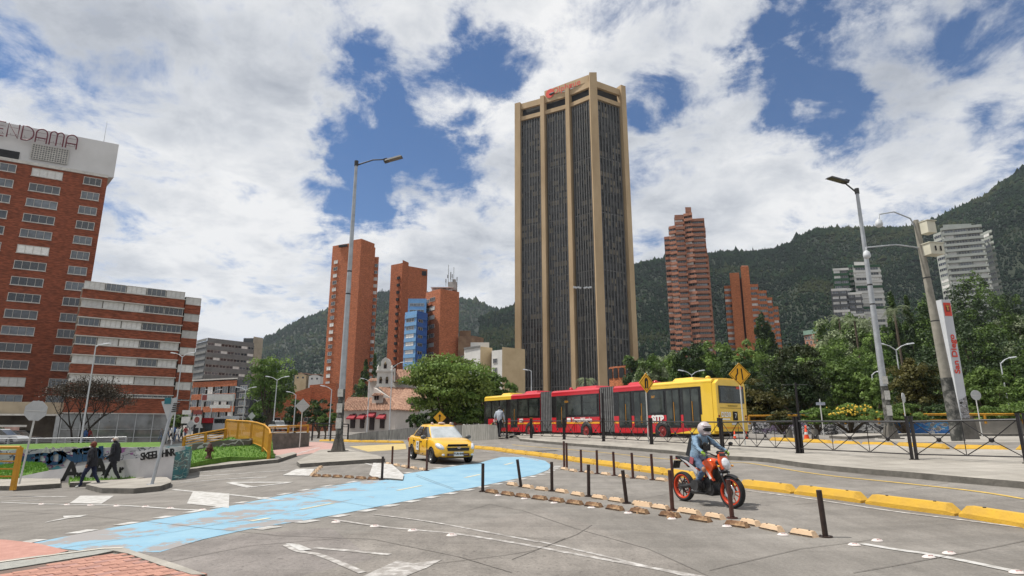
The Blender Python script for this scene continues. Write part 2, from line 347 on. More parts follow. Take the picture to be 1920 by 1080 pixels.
# rough scraped concrete patch in the middle foreground
slab('rough_road_patch', [(870,985),(1010,955),(1110,985),(1215,1030),(1330,1082),(560,1082),(700,1048),(640,1004),(760,985)], .004, CONCR)
slab('road_patch', [(455,1002),(620,990),(705,1048),(560,1082),(350,1082),(250,1035)], .004, grit('pinkish_concrete', (.18,.160,.148), (.25,.227,.212), .9, 1.))
for pts in [[(380,991),(520,1005),(700,1012+0),(860,1045),(960,1075)], [(760,953),(862,962),(920,945)], [(1330,1082),(1215,1030),(1080,992),(980,958),(920,946)],
            [(960,1050),(1082,1003),(1110,985)], [(300,1058),(470,1024),(640,1010)], [(0,957),(190,970),(380,991)], [(1600,1075),(1750,1048),(1920,1015)],
            [(780,890),(850,916)], [(1330,1070),(1500,1030),(1640,1012)],[(1490,947),(1700,918),(1780,905)],[(1100,955),(1290,918),(1420,905)]]:
    ribbon('road_joint', pts, .013, JOINT, .009)
for pts in [[(1060,1010),(990,1035),(800,1060)],[(905,1000),(1030,1013)]]: ribbon('road_crack', pts, .012, JOINT, .01, smooth=True)
# ---- blue lane
def bluemat():
    m = mat('lane_paint_blue', (.27, .255, .25), .8, col2=(.20, .355, .465), scale=.85, thresh=(.435, .455), bump=.25, bscale=50, detail=11)
    t = m.node_tree
    for n in t.nodes:
        if n.type == 'TEX_NOISE' and n.inputs['Detail'].default_value > 10:
            n.inputs['Roughness'].default_value = .72
            # wear only at the near-left end of the lane, where tyres have scraped it
            co = [x for x in t.nodes if x.type == 'TEX_COORD'][0]; sp = t.nodes.new('ShaderNodeSeparateXYZ'); t.links.new(co.outputs['Object'], sp.inputs[0])
            mr_ = t.nodes.new('ShaderNodeMapRange'); t.links.new(sp.outputs[0], mr_.inputs[0]); mr_.inputs[1].default_value = -4.2; mr_.inputs[2].default_value = -1.9
            mr_.inputs[3].default_value = -.02; mr_.inputs[4].default_value = .2
            ad = t.nodes.new('ShaderNodeMath'); rp = [x for x in t.nodes if x.type == 'VALTORGB'][0]
            t.links.new(n.outputs['Fac'], ad.inputs[0]); t.links.new(mr_.outputs[0], ad.inputs[1]); t.links.new(ad.outputs[0], rp.inputs[0])
            e = rp.color_ramp.elements.new(.62); e.color = (.24, .395, .49, 1); e = rp.color_ramp.elements.new(.8); e.color = (.185, .335, .45, 1)
            break
    return m
BLUE = bluemat()
up = [(45,1022),(150,1001),(260,981),(380,959),(500,935),(600,915),(700,899),(790,884),(900,868),(940,857),(985,857)]
lo = [(1022,864),(1034,873),(1028,881),(1005,890),(900,912),(820,928),(740,944),(650,962),(560,978),(470,992),(380,1012),(300,1036),(180,1036)]
slab('blue_lane', up+lo, .006, BLUE)
for pts in [[(120,1028),(330,998),(560,957),(660,937)], [(395,986),(520,995),(640,1000)][:1]+[(650,966)], [(562,930),(690,950),(800,962)], [(780,893),(860,922)]]:
    if len(pts) > 1: ribbon('lane_joint', pts, .011, JOINT, .012)
def dashes(pxs, w, L, gap, m, off, h=.009, skip=0.0, name='lane_edge_mark'):
    P = [G(*p) for p in pxs]; P = smooth_line(P, 12); acc = 0; k = 0; D = [0]
    for a, b in zip(P, P[1:]): D.append(D[-1]+(b-a).length)
    def pt(s):
        j = max(0, min(len(P)-2, next((i for i in range(len(D)-1) if D[i+1] >= s), len(P)-2))); t = (s-D[j])/max(1e-6, D[j+1]-D[j]); return P[j].lerp(P[j+1], t), (P[j+1]-P[j]).normalized()
    s = 0
    while s+L < D[-1]:
        a, t = pt(s); b, t2 = pt(s+L); n = Vector((-t.y, t.x, 0))*w/2
        if random.random() >= skip:
            vs = [a-n, b-n, b+n, a+n]; off_v = Vector((-t.y, t.x, 0))*off
            vs = [Vector((v.x+off_v.x, v.y+off_v.y, 0)) for v in vs]
            vs = [(v.x, v.y, hz(v.x, v.y)+h) for v in vs]; struct(MB().add(vs, [(0, 1, 2, 3)]).build(name, m))
        s += L+gap
dashes(up[:9], .24, .40, .5, WHITE, .15)
dashes([(470,992),(560,978),(650,962),(740,944),(820,928),(900,912),(1005,890),(1030,880),(1040,872)], .25, .38, .44, WHITE, -.16)
for a, b in [((564,956),(625,944)),((745,920),(790,911)),((872,896),(900,890)),((946,872),(962,868)),((505,972),(470,978))]:
    ribbon('lane_centre_dash', [a, b], .11, mat('road_paint_cream', (.55,.50,.36), .75, var=.15, scale=5), .010)
# ---- white lines
for pts, w, m in [([(625,975),(700,986),(774,994),(850,1001),(960,1018),(1080,1040),(1200,1062),(1330,1085)], .10, WORN), ([(700,965),(800,978),(900,996),(1010,1017)], .08, WORN),
                  ([(1010,1016),(1100,1036),(1200,1060),(1290,1082)], .07, WORN), ([(1615,1020),(1680,1031),(1760,1043),(1920,1076)], .13, WHITE),
                  ([(535,1022),(560,1034),(600,1042),(680,1075)], .10, WORN), ([(590,1028),(660,1034),(730,1041)], .10, WORN),
                  ([(0,942),(110,946),(220,948),(330,955),(400,958)], .12, WHITE), ([(0,932),(60,931),(125,932)], .16, WHITE), ([(0,940),(72,938)], .12, WHITE),
                  ([(325,918),(400,925),(470,932),(520,938)], .12, WHITE), ([(335,895),(420,890),(540,882)], .13, WHITE), ([(340,905),(430,898),(500,895)], .13, WHITE), ([(300,888),(370,885),(440,883)], .1, WHITE),
                  ([(620,860),(680,868),(715,878)], .1, WHITE), ([(905,846),(960,853),(1010,864)], .1, WORN), ([(1400,920),(1600,948),(1800,975),(1920,990)], .09, WORN),
                  ([(1395,868),(1600,897),(1800,918),(1920,936)], .10, mat('road_paint_yellow', (.50,.34,.09), .8, var=.2, scale=6)), ([(960,834),(1100,846),(1250,861),(1395,868)], .10, MATS['road_paint_yellow'])]:
    ribbon('road_line', pts, w, m, .0085, smooth=True)
tri = [(430,905),(545,905),(470,914)]
for a, b in zip(tri, tri[1:]+tri[:1]): ribbon('yield_triangle_line', [a, b], .22, WHITE, .011)
for pl_ in [[(680,1082),(745,1052),(775,1058),(830,1050),(800,1066),(760,1082)]]: slab('arrow_mark', pl_, .009, WORN)
slab('arrow_mark', [(82,981),(120,972),(118,968),(165,966),(150,970),(100,976)], .009, WHITE)
slab('arrow_mark', [(535,1020),(560,1022),(585,1032),(562,1034)], .012, WHITE)
slab('yellow_hatching', [(655,837),(760,832),(762,842),(690,847)], .006, mat('worn_yellow_ground', (.40,.31,.14), .85, col2=(.52,.40,.17), scale=2))
slab('ramp_paint', [(350,945),(362,921),(430,926),(429,953)], .009, WHITE)
slab('ramp_paint', [(130,944),(150,930),(213,930),(190,945)], .009, WHITE)
slab('ramp_paint', [(692,893),(700,870),(735,873),(757,893),(755,902),(700,898)], .05, WHITE, KERB)
slab('ramp_paint', [(530,892),(556,880),(590,880),(580,893)], .02, WHITE)
slab('pink_path', [(505,868),(505,836),(570,829),(640,835),(632,845),(570,852)], .012, mat('pink_paving', (.40,.25,.22), .9, var=.12, scale=3, bump=.3))
for k in range(7): ribbon('path_dash', [(520+k*11,861-k*3.2),(533+k*11,859-k*3.2)], .3, WHITE, .018)
for k in range(6): ribbon('path_dash', [(560+k*14,872-k*5.0),(572+k*14,869-k*5.0)], .3, WHITE, .018)
# ---- raised islands, kerbs and the fenced median
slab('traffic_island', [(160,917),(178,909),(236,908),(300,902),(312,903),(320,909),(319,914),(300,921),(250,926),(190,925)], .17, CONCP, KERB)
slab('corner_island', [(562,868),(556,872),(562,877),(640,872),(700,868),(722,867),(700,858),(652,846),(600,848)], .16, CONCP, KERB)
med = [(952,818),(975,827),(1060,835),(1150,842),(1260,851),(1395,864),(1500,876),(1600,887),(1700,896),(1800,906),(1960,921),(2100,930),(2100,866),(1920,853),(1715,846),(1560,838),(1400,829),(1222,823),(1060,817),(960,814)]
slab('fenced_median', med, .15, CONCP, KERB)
MEDH = .15
for i in range(12):       # kerb joints of the median
    px = 1000+i*85; 
gp = [G(*p) for p in [(0,868),(70,866),(150,876),(230,868),(310,862),(345,850),(470,824)]]
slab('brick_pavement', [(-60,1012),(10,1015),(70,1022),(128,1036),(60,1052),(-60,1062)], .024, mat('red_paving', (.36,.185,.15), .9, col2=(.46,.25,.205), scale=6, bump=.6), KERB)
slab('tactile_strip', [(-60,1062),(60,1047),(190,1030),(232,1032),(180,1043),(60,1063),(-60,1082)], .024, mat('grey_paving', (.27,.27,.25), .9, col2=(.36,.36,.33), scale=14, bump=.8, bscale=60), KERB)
for pts in [[(-50,1065),(60,1050),(190,1033),(230,1031)]]: ribbon('pavement_edge_band', pts, .07, mat('pale_edge', (.50,.47,.41), .85), .032)
slab('pavement_kerb', [(232,1031),(262,1041),(330,1062),(385,1082),(360,1082),(300,1064),(240,1042),(190,1032)], .028, CONCP, KERB)
# bricks laid one by one in the near corner
bp_ = slab('brick_pavement', [(180,1044),(236,1042),(300,1064),(362,1084),(300,1100),(-60,1100),(-60,1083),(60,1064)], .015, mat('sand_joint', (.17,.12,.10), .95, var=.2), KERB)
BR = [mat('paver_a', (.37,.19,.145), .85, var=.2, scale=8, bump=.5, bscale=60), mat('paver_b', (.43,.225,.17), .85, var=.2, scale=8, bump=.5, bscale=60), mat('paver_c', (.36,.20,.17), .85, var=.25, scale=8, bump=.5, bscale=60)]
bm_ = [MB().box((0, 0, 0), (.236, .116, .03), taper=(.985, .975)).mesh('brick', m) for m in BR]
org = G(60, 1066); a1 = (G(180, 1045)-org); a1.z = 0; a1.normalize(); a2 = Vector((a1.y, -a1.x, 0)); nb = 0
for r_ in range(26):
    for c_ in range(-14, 18):
        p = org + a1*(c_*.24+(r_ % 2)*.12) + a2*(.09+r_*.12)
        d = p-Vector((0, 0, CAMZ)); f = d.y*cP+d.z*sP
        if f < .5: continue
        px = 960+FPX*d.x/f; py = 540-FPX*(-d.y*sP+d.z*cP)/f
        # inside the corner and in view, with a margin
        if px < -25 or py > 1090: continue
        kx = np.interp(px, [180, 236, 300, 362], [1046, 1046, 1066, 1086]) if px > 180 else np.interp(px, [-60, 60, 180], [1086, 1068, 1048])
        if px > 365 or py < kx+1 or nb >= 290: continue
        nb += 1
        o = put('brick', bm_[random.choice([0, 0, 1, 1, 2])], bp_, Matrix.Translation((p.x, p.y, hz(p.x, p.y)+.008+random.uniform(-.002, .002))) @ Matrix.Rotation(math.atan2(a1.y, a1.x), 4, 'Z') @ Matrix.Rotation(random.uniform(-.012, .012), 4, 'X'))
# grass banks
GR = mat('grass_green', (.045,.11,.014), .9, col2=(.13,.235,.03), scale=5, bump=1., bscale=60, detail=8)
def bank(name, poly, rise, peak, seg=.5):
    P = [G(*p) for p in poly]; P = resample([Vector((p.x, p.y, 0)) for p in P]+[Vector((P[0].x, P[0].y, 0))], .7)[:-1]
    bm = bmesh.new(); vs = [bm.verts.new(p) for p in P]; bm.faces.new(vs); bmesh.ops.triangulate(bm, faces=bm.faces[:])
    for _ in range(5):
        e = [x for x in bm.edges if x.calc_length() > 1.]
        if not e: break
        bmesh.ops.subdivide_edges(bm, edges=e, cuts=1); bmesh.ops.triangulate(bm, faces=bm.faces[:])
    co = np.array([v.co[:] for v in bm.verts]); Z = HF(co[:, 0], co[:, 1]); pk = [(G(q[0], q[1]), q[2], q[3]) for q in peak]
    bd = {v.index for v in bm.verts if v.is_boundary}
    bm.verts.index_update()
    for v, z in zip(bm.verts, Z):
        d = 0
        for c, hgt, rad in pk: d = max(d, hgt*math.exp(-((v.co.x-c.x)**2+(v.co.y-c.y)**2)/rad**2))
        v.co.z = z+rise+d + (0 if v.is_boundary else mnoise.noise(Vector((v.co.x*.8, v.co.y*.8, 3)))*.08)
    r = bmesh.ops.extrude_edge_only(bm, edges=[e for e in bm.edges if e.is_boundary])
    for v in [g for g in r['geom'] if isinstance(g, bmesh.types.BMVert)]: v.co.z -= rise+.8
    me = bpy.data.meshes.new(name); bm.to_mesh(me)
    # grass blades on the bank
    fs = [f for f in bm.faces if f.calc_area() > 1e-4 and abs(f.normal.z) > .3]; A = np.array([f.calc_area() for f in fs]); n = int(min(26000, A.sum()*220))
    idx = rng.choice(len(fs), n, p=A/A.sum()); T = np.array([[v.co[:] for v in f.verts][:3] for f in fs])[idx]; u, w = rng.random((2, n, 1)); k = u+w > 1; u = np.where(k, 1-u, u); w = np.where(k, 1-w, w)
    p = T[:, 0]+(T[:, 1]-T[:, 0])*u+(T[:, 2]-T[:, 0])*w; an = rng.random(n)*6.28; hh = rng.uniform(.05, .14, n); ww = .02
    dx = np.stack([np.cos(an)*ww, np.sin(an)*ww, 0*an], -1); tip = p+np.stack([rng.normal(0, .04, n), rng.normal(0, .04, n), hh], -1)
    V = np.concatenate([p-dx, p+dx, tip]); Fv = np.stack([np.arange(n), np.arange(n)+n, np.arange(n)+2*n], -1)
    bm.free(); me.materials.append(GR); o = struct(put(name, me))
    b = put('grass', npmesh('grass', V, Fv, leafmat('blade', (.06,.16,.015), (.15,.30,.035), .25))); b['kind'] = 'stuff'
    return o
# ================================================================== mountains
RL = [(-700,560),(-200,640),(200,668),(420,662),(492,641),(520,629),(560,606),(612,586),(660,566),(705,552),(728,551),(800,556),(860,561),(880,564),(905,574),(935,584),(967,588),(1060,600),(1200,640)]
RR = [(900,600),(1060,540),(1182,503),(1210,494),(1245,489),(1290,484),(1335,478),(1370,474),(1400,476),(1450,470),(1480,460),(1500,446),(1530,431),(1560,430),(1600,431),(1640,428),(1680,431),(1710,428),(1755,415),(1807,389),(1852,367),(1874,347),(1890,338),(1920,317),(2000,270),(2200,240),(2700,300),(3300,420)]
MT = mat('mountain_forest_floor', (.008,.016,.009), .95, col2=(.022,.030,.014), scale=.012, detail=12, bump=1, bscale=.2)
MT2 = mat('mountain_clearing', (.06,.07,.03), .95, var=.3, scale=.02)
FORL = [leafmat('forest_dark', (.006,.015,.009), (.012,.026,.014), .05), leafmat('forest_mid', (.013,.029,.014), (.024,.046,.021), .05), leafmat('forest_olive', (.030,.041,.018), (.052,.063,.027), .05)]
for m_ in FORL:
    for n_o in m_.node_tree.nodes:
        if n_o.type == 'BSDF_PRINCIPLED': n_o.inputs['Specular IOR Level'].default_value = .02; n_o.inputs['Roughness'].default_value = 1
        if n_o.type == 'TEX_NOISE': n_o.inputs['Scale'].default_value = .02
def ico(sub=1):
    bm = bmesh.new(); bmesh.ops.create_icosphere(bm, subdivisions=sub, radius=1); v = np.array([x.co[:] for x in bm.verts]); f = np.array([[x.index for x in p.verts] for p in bm.faces]); bm.free(); return v, f
def mountain(name, line, Dfoot, Dridge, efoot, seed, ntree, rough=1.):
    a = []; e = []
    for (px, py) in line:
        d = ray(px, py); a.append(d.x/d.y); e.append(d.z/d.y)
    a = np.array(a); e = np.array(e); na, ns = 420, 60
    A = np.linspace(a[0], a[-1], na); S = np.concatenate([np.linspace(0, 1, ns-8), 1+np.linspace(.03, .5, 8)])
    def surf(A, S):
        E = np.interp(A, a, e); s = np.minimum(S, 1)
        D = Dfoot(A)+(Dridge(A)-Dfoot(A))*S
        el = efoot+(E-efoot)*s**.85
        fold = np.sin(A*31+seed)*.5+np.sin(A*67+seed*2+s*3)*.4+np.sin(A*13+s*5+seed)*.9+np.sin(A*23-s*9)*.4
        el = el*(1+.10*rough*fold*np.sin(np.pi*s)*s)
        z = CAMZ+el*D; z = np.where(S > 1, z-(S-1)*(Dridge(A)-Dfoot(A))*.9, z)
        return np.stack([A*D, D, z], -1)
    AA, SS = np.meshgrid(A, S); P = surf(AA, SS).reshape(-1, 3)
    I = np.arange(na*ns).reshape(ns, na); F = np.stack([I[:-1, :-1], I[:-1, 1:], I[1:, 1:], I[1:, :-1]], -1).reshape(-1, 4)
    struct(put(name, npmesh(name, P, F, MT, True)))
    bv = np.array([(0,0,1.),(1,0,-.1),(.3,.95,0),(-.8,.6,-.1),(-.8,-.6,0),(.3,-.95,-.1),(0,0,-1)]); bf = np.array([(0,1,2),(0,2,3),(0,3,4),(0,4,5),(0,5,1),(6,2,1),(6,3,2),(6,4,3),(6,5,4),(6,1,5)]); n = ntree
    ta = rng.uniform(a[0], a[-1], n*3); keep = rng.random(n*3) < np.where((ta > -.45) & (ta < .95), 1, .12); ta = ta[keep][:n]; n = len(ta)
    ts = np.where(rng.random(n) < .18, rng.uniform(.97, 1.0, n), rng.random(n)**.8); P = surf(ta, ts)
    cone = rng.random(n) < .45; h = rng.uniform(2.8, 7.2, n)*np.clip(P[:, 1]/1300, .5, 1.4)*np.where(rng.random(n) < .05, 1.7, 1.); w = h*np.where(cone, .36, .62)
    J = 1+rng.normal(0, .22, (n, len(bv), 1)); Vb = bv[None]*J
    taper = np.where(cone[:, None], np.clip(1.15-.75*(bv[None, :, 2]+1)/2-.1, .15, 1.2), 1)
    V = np.stack([Vb[..., 0]*w[:, None]*taper, Vb[..., 1]*w[:, None]*taper, Vb[..., 2]*h[:, None]*.8], -1)+P[:, None]+np.array([0, 0, 1])*(h*.45)[:, None, None]
    Fv = (bf[None]+(np.arange(n)*len(bv))[:, None, None]).reshape(-1, 3); pn = np.array([mnoise.noise(Vector((p[0]/170+seed, p[1]/240, p[2]/60))) + .5*mnoise.noise(Vector((p[0]/60, p[1]/80+seed, p[2]/25))) for p in P])+rng.normal(0, .16, n); mi = np.repeat(np.digitize(pn, [-.08, .30]), len(bf))
    o = put('forest', npmesh('forest', V.reshape(-1, 3), Fv, FORL, False, mi)); o['kind'] = 'stuff'
mountain('mountain', RL, lambda A: 560+0*A, lambda A: 1900+0*A, .012, 1, 22000)
mountain('mountain', RR, lambda A: 330+0*A, lambda A: 1150-250*np.clip(A-.3, 0, 1), .02, 5, 62000, 1.2)

# ================================================================== buildings
GLS = mat('window_glass_dark', (.03,.035,.04), .12, var=.5, scale=.7, spec=.9, tint=.5)
GLS2 = mat('window_glass_grey', (.10,.115,.13), .15, var=.5, scale=.6, spec=.9, tint=.4)
CURT = mat('window_curtain_white', (.55,.54,.52), .7, col2=(.72,.71,.68), scale=2, tint=.25)
WFR = mat('window_frame_pale', (.52,.50,.46), .6)
BLK = mat('near_black', (.016,.016,.017), .6)
def brickmat(name, c, s=1., mortar=.82):
    m = mat(name, c, .9, col2=tuple(x*1.25 for x in c), scale=.35, detail=12, stretch=(1, 1, 3.), bump=.3, bscale=3)
    t = m.node_tree; b = t.nodes['Principled BSDF']; co = [n for n in t.nodes if n.type == 'TEX_COORD'][0]
    # courses: fine horizontal joints and per-brick tone from world height and plan length
    wv = t.nodes.new('ShaderNodeTexNoise'); mp = t.nodes.new('ShaderNodeMapping'); mp.inputs['Scale'].default_value = (1.1*s, 1.1*s, 5*s); t.links.new(co.outputs['Object'], mp.inputs[0]); t.links.new(mp.outputs[0], wv.inputs['Vector']); wv.inputs['Scale'].default_value = 1.2; wv.inputs['Detail'].default_value = 3
    mr_ = t.nodes.new('ShaderNodeMapRange'); t.links.new(wv.outputs['Fac'], mr_.inputs[0]); mr_.inputs[1].default_value = .35; mr_.inputs[2].default_value = .65; mr_.inputs[3].default_value = .60; mr_.inputs[4].default_value = 1.28
    vm = t.nodes.new('ShaderNodeVectorMath'); vm.operation = 'SCALE'; rp = [n for n in t.nodes if n.type == 'VALTORGB'][0]
    t.links.new(rp.outputs[0], vm.inputs[0]); t.links.new(mr_.outputs[0], vm.inputs['Scale']); t.links.new(vm.outputs[0], b.inputs['Base Color'])
    return m
BRK_H = brickmat('brick_hotel', (.21,.062,.032)); BRK_A = brickmat('brick_orange', (.36,.12,.055)); BRK_D = brickmat('brick_rose', (.36,.165,.105)); BRK_E = brickmat('brick_bright', (.40,.135,.055))
def foot(px, D): return Vector((xh(px, D), D, 0))
def block(parent, front, z0, z1, m, name='wall', depth=12, dvec=None, inset=0):
    """front: list of XY points seen left to right; the back is the front pushed away from the camera"""
    o = parent.location if parent else Vector((0, 0, 0))
    dv = dvec or Vector((front[0].x+front[-1].x, front[0].y+front[-1].y, 0)).normalized()
    poly = [(p.x-o.x, p.y-o.y) for p in front]+[(p.x+dv.x*depth-o.x, p.y+dv.y*depth-o.y) for p in reversed(front)]
    return MB().prism(poly, z0-o.z, z1-o.z).build(name, m, parent)
WC = {}
def winmesh(w, h, style):
    key = (round(w, 2), round(h, 2), style)
    if key in WC: return WC[key]
    fr, gl, n, proud, th = style[:5]; b = MB(); 
    b.box((0, .5*proud-proud, th/2), (w, proud, th)).box((0, -proud*.8, -.05), (w+.16, proud*1.6, .07)).box((0, -.5*proud, h-th/2), (w, proud, th))
    for s in (-1, 1): b.box((s*(w/2-th/2), -.5*proud, h/2), (th, proud-.002, h-2*th))
    for k in range(1, n): b.box((-w/2+w*k/n, -.45*proud, h/2), (th*.6, proud*.9, h-2*th))
    if len(style) > 5 and style[5]: b.box((0, -.42*proud, h*style[5]), (w-2*th, proud*.84, th*.5))
    pb = MB().add([(-w/2+th, -.035, th), (w/2-th, -.035, th), (w/2-th, -.035, h-th), (-w/2+th, -.035, h-th)], [(0, 1, 2, 3)])
    WC[key] = (b.mesh('window', MATS[fr]), {g: pb.mesh('pane', MATS[g]) for g in gl}); return WC[key]
def window(parent, A, B, u, z, w, h, style, glass=None, pane=True):
    """window centred u metres along A->B (seen left to right), sill at world z"""
    t = Vector((B.x-A.x, B.y-A.y, 0)).normalized(); o = parent.location
    p = Vector((A.x+t.x*u-o.x, A.y+t.y*u-o.y, z-o.z)); M = Matrix.Translation(p) @ Matrix.Rotation(math.atan2(t.y, t.x), 4, 'Z')
    fm, pm = winmesh(w, h, style); f = put('window', fm, parent, M); g = glass or random.choice(style[1])
    if pane: put('pane', pm[g], f)
    return f
def merged_windows(parent, items, mats, name='window', stuff=False):
    """one mesh window (frame+pane) per item on its own object, cheap variety for far facades: items (A,B,u,z,w,h,mi)"""
    for (A, B, u, z, w, h, gm) in items:
        t = Vector((B.x-A.x, B.y-A.y, 0)).normalized(); o = parent.location
        key = ('far', round(w, 1), round(h, 1), gm, tuple(m.name for m in mats))
        if key not in WC:
            b = MB().box((0, -.05, h/2), (w, .1, h), mi=gm); k = max(2, round(w/1.3))
            for i in range(k+1): b.box((-w/2+w*i/k, -.08, h/2), (.07, .16, h+.05), mi=len(mats)-1)
            for zz in (0, h): b.box((0, -.08, zz), (w+.1, .165, .08), mi=len(mats)-1)
            WC[key] = b.mesh(name, mats)
        put(name, WC[key], parent, Matrix.Translation((A.x+t.x*u-o.x, A.y+t.y*u-o.y, z-o.z)) @ Matrix.Rotation(math.atan2(t.y, t.x), 4, 'Z'))
FM = [GLS, GLS2, CURT, WFR]
# ---------------------------------------------------------------- central tower
TAN = mat('tower_stone', (.36,.255,.145), .85, col2=(.50,.37,.225), scale=.12, stretch=(1, 1, .35), detail=12, bump=.2, bscale=2)
tw = thing('office_tower', 'tall dark glass office tower with beige stone piers, tallest building in the middle', 'office tower', (25, 262, 0))
ZB = 146.0; P = [foot(972.8, 266.4), foot(1028.6, 260.4), foot(1082, 253.2), foot(1133, 244.7), foot(1192, 253.2)]
P[1] = P[0].lerp(P[3], .352)*.35+P[1]*.65
bk = [P[4]+Vector((-10, 30, 0)), P[0]+Vector((14, 26, 0))]; o = tw.location
core = [p.copy() for p in P]; cen = sum(P, Vector())/5
poly = [(p.x+(cen.x-p.x)*.03-o.x, p.y+.9-o.y) for p in core]+[(p.x-o.x, p.y-o.y) for p in bk]
DG = [mat('tower_glass_a', (.030,.030,.031), .14, spec=.9, var=.5, scale=.3), mat('tower_glass_b', (.075,.075,.072), .22, spec=.8, var=.4, scale=.3), mat('tower_blind', (.21,.18,.135), .7, var=.3, scale=.5), mat('tower_glass_c', (.012,.012,.013), .1, spec=1.), mat('tower_floor_line', (.10,.092,.08), .6)]
MB().prism(poly, 0, ZB-1).build('wall', DG[3], tw)
MB().prism([(x*.97, y*.97) for x, y in poly], ZB-1, ZB+7.2).build('roof_storey', BLK, tw)
FIN = mat('tower_fin', (.17,.17,.165), .5, metal=.2, var=.2)
fin_m = None
for bi, (A, B) in enumerate(zip(P, P[1:])):
    t = (B-A); L = t.length; t.normalize(); n_out = Vector((t.y, -t.x, 0)); u0 = 2.1; Lw = L-4.2; nf = 7
    panes = {}; b = MB()
    nfl = 44; fh = (ZB-4)/nfl; cols = nf*2
    blindrows = {r: random.random() for r in range(nfl)}
    for r in range(nfl):
        for c in range(cols):
            x0 = u0+Lw*c/cols; x1 = u0+Lw*(c+1)/cols-.06; q = mnoise.noise(Vector((c*.33+bi*9, r*1.1, 1.3)))+random.uniform(-.22, .22)
            lowr = r/nfl
            mi = 2 if (q > .25-(.12 if 14 < r < 36 else 0) and blindrows[r] > .25) else (1 if q > .02 else (0 if q > -.3 else 3))
            if r < 9 and mi == 2 and random.random() < .8: mi = 3
            dy = random.uniform(0, .04)
            for zz0, zz1, mm in ((2+r*fh+1.05, 2+(r+1)*fh-.05, mi), (2+r*fh+.14, 2+r*fh+1.0, 0 if random.random() < .72 else 1), (2+r*fh, 2+r*fh+.12, 4)):
                vs = [A+t*x0-n_out*(-.02-dy), A+t*x1-n_out*(-.02-dy)]; vs = [(vs[0].x-o.x, vs[0].y-o.y, zz0), (vs[1].x-o.x, vs[1].y-o.y, zz0), (vs[1].x-o.x, vs[1].y-o.y, zz1), (vs[0].x-o.x, vs[0].y-o.y, zz1)]
                b.add(vs, [(0, 1, 2, 3)], mm)
    pn = b.build('glass_panels', DG, tw); pn['kind'] = 'stuff'
    for k in range(nf+1):
        c = A+t*(u0+Lw*k/nf)+n_out*.35; z1 = ZB+.3 if k not in (0, nf) else ZB-.5
        if fin_m is None: fin_m = MB().box((0, 0, (ZB+2)/2), (.20, .55, ZB-2)).mesh('fin', FIN)
        put('fin', fin_m, tw, Matrix.Translation((c.x-o.x, c.y-o.y, -.3)) @ Matrix.Rotation(math.atan2(t.y, t.x), 4, 'Z'))
        if k < nf:
            c = A+t*(u0+Lw*(k+.5)/nf)+n_out*.15
            put('mullion', fin_m, tw, Matrix.Translation((c.x-o.x, c.y-o.y, -.3)) @ Matrix.Rotation(math.atan2(t.y, t.x), 4, 'Z') @ Matrix.Diagonal((.35, .3, 1, 1)))
    for r in (5, 11, 20, 28, 36):
        cc = A+t*(L/2)+n_out*.06; MB().box((cc.x-o.x, cc.y-o.y, 2+r*fh), (Lw, .16, .42), rz=math.atan2(t.y, t.x)).build('floor_band', mat('tower_band', (.15,.145,.135), .6), tw)
    def beam(z0, z1, nm, d=1.3, m=TAN, off=.2):
        c = A+t*(L/2)+n_out*off; MB().box((c.x-o.x, c.y-o.y, (z0+z1)/2), (L-.02*bi, d, z1-z0), rz=math.atan2(t.y, t.x)).build(nm, m, tw)
    beam(ZB+.2, ZB+2.2, 'cornice'); beam(ZB+6.2, ZB+9.2, 'parapet')
    for k in range(12): pass
pier = [(2.9, 9.7), (2.0, 9.6), (2.0, 9.6), (3.3, 12.2), (2.7, 11.0)]
for i, p in enumerate(P):
    a = P[max(i-1, 0)]; c = P[min(i+1, 4)]; an = math.atan2(c.y-a.y, c.x-a.x); w, th = pier[i]
    nrm = Vector((math.sin(an), -math.cos(an), 0)); q = p-nrm*(-.5)
    if i == 0: q += Vector((.6, 0, 0))
    MB().box((q.x-o.x, q.y-o.y, (ZB+th)/2), (w, 3.2, ZB+th), rz=an).build('pier', TAN, tw)
# roof sign board
A, B = P[1], P[3]; t = (B-A).normalized(); nrm = Vector((t.y, -t.x, 0)); an = math.atan2(t.y, t.x)
for (a, b_, z0, z1) in ((.03, .93, ZB+9.2, ZB+12.6),):
    c = A.lerp(B, (a+b_)/2)+nrm*.3; MB().box((c.x-o.x, c.y-o.y, (z0+z1)/2), ((B-A).length*(b_-a), .5, z1-z0), rz=an).build('sign_board', TAN, tw)
RED = mat('sign_red', (.62,.06,.035), .5)
Mx = lambda f, z, off: Matrix.Translation((A.lerp(B, f)+nrm*off-o).to_3d()*1) @ Matrix.Translation((0, 0, z)) @ Matrix.Rotation(an, 4, 'Z') @ Matrix.Rotation(math.pi/2, 4, 'X')
MB().cyl((0, 0, 0), 2.3, .25, 20).build('emblem', RED, tw).matrix_basis = Mx(.15, ZB+10.2, .58)
MB().ball((0, 0, .3), (1.5, .7, .2), 12).build('emblem_mark', BLK, tw).matrix_basis = Mx(.19, ZB+9.7, .60)
text('Olpha', 4.4, RED, tw, Mx(.40, ZB+10.6, .62)); text('vue', 4.4, RED, tw, Mx(.66, ZB+10.6, .62))
tag(tw, tw['label'], 'office tower')

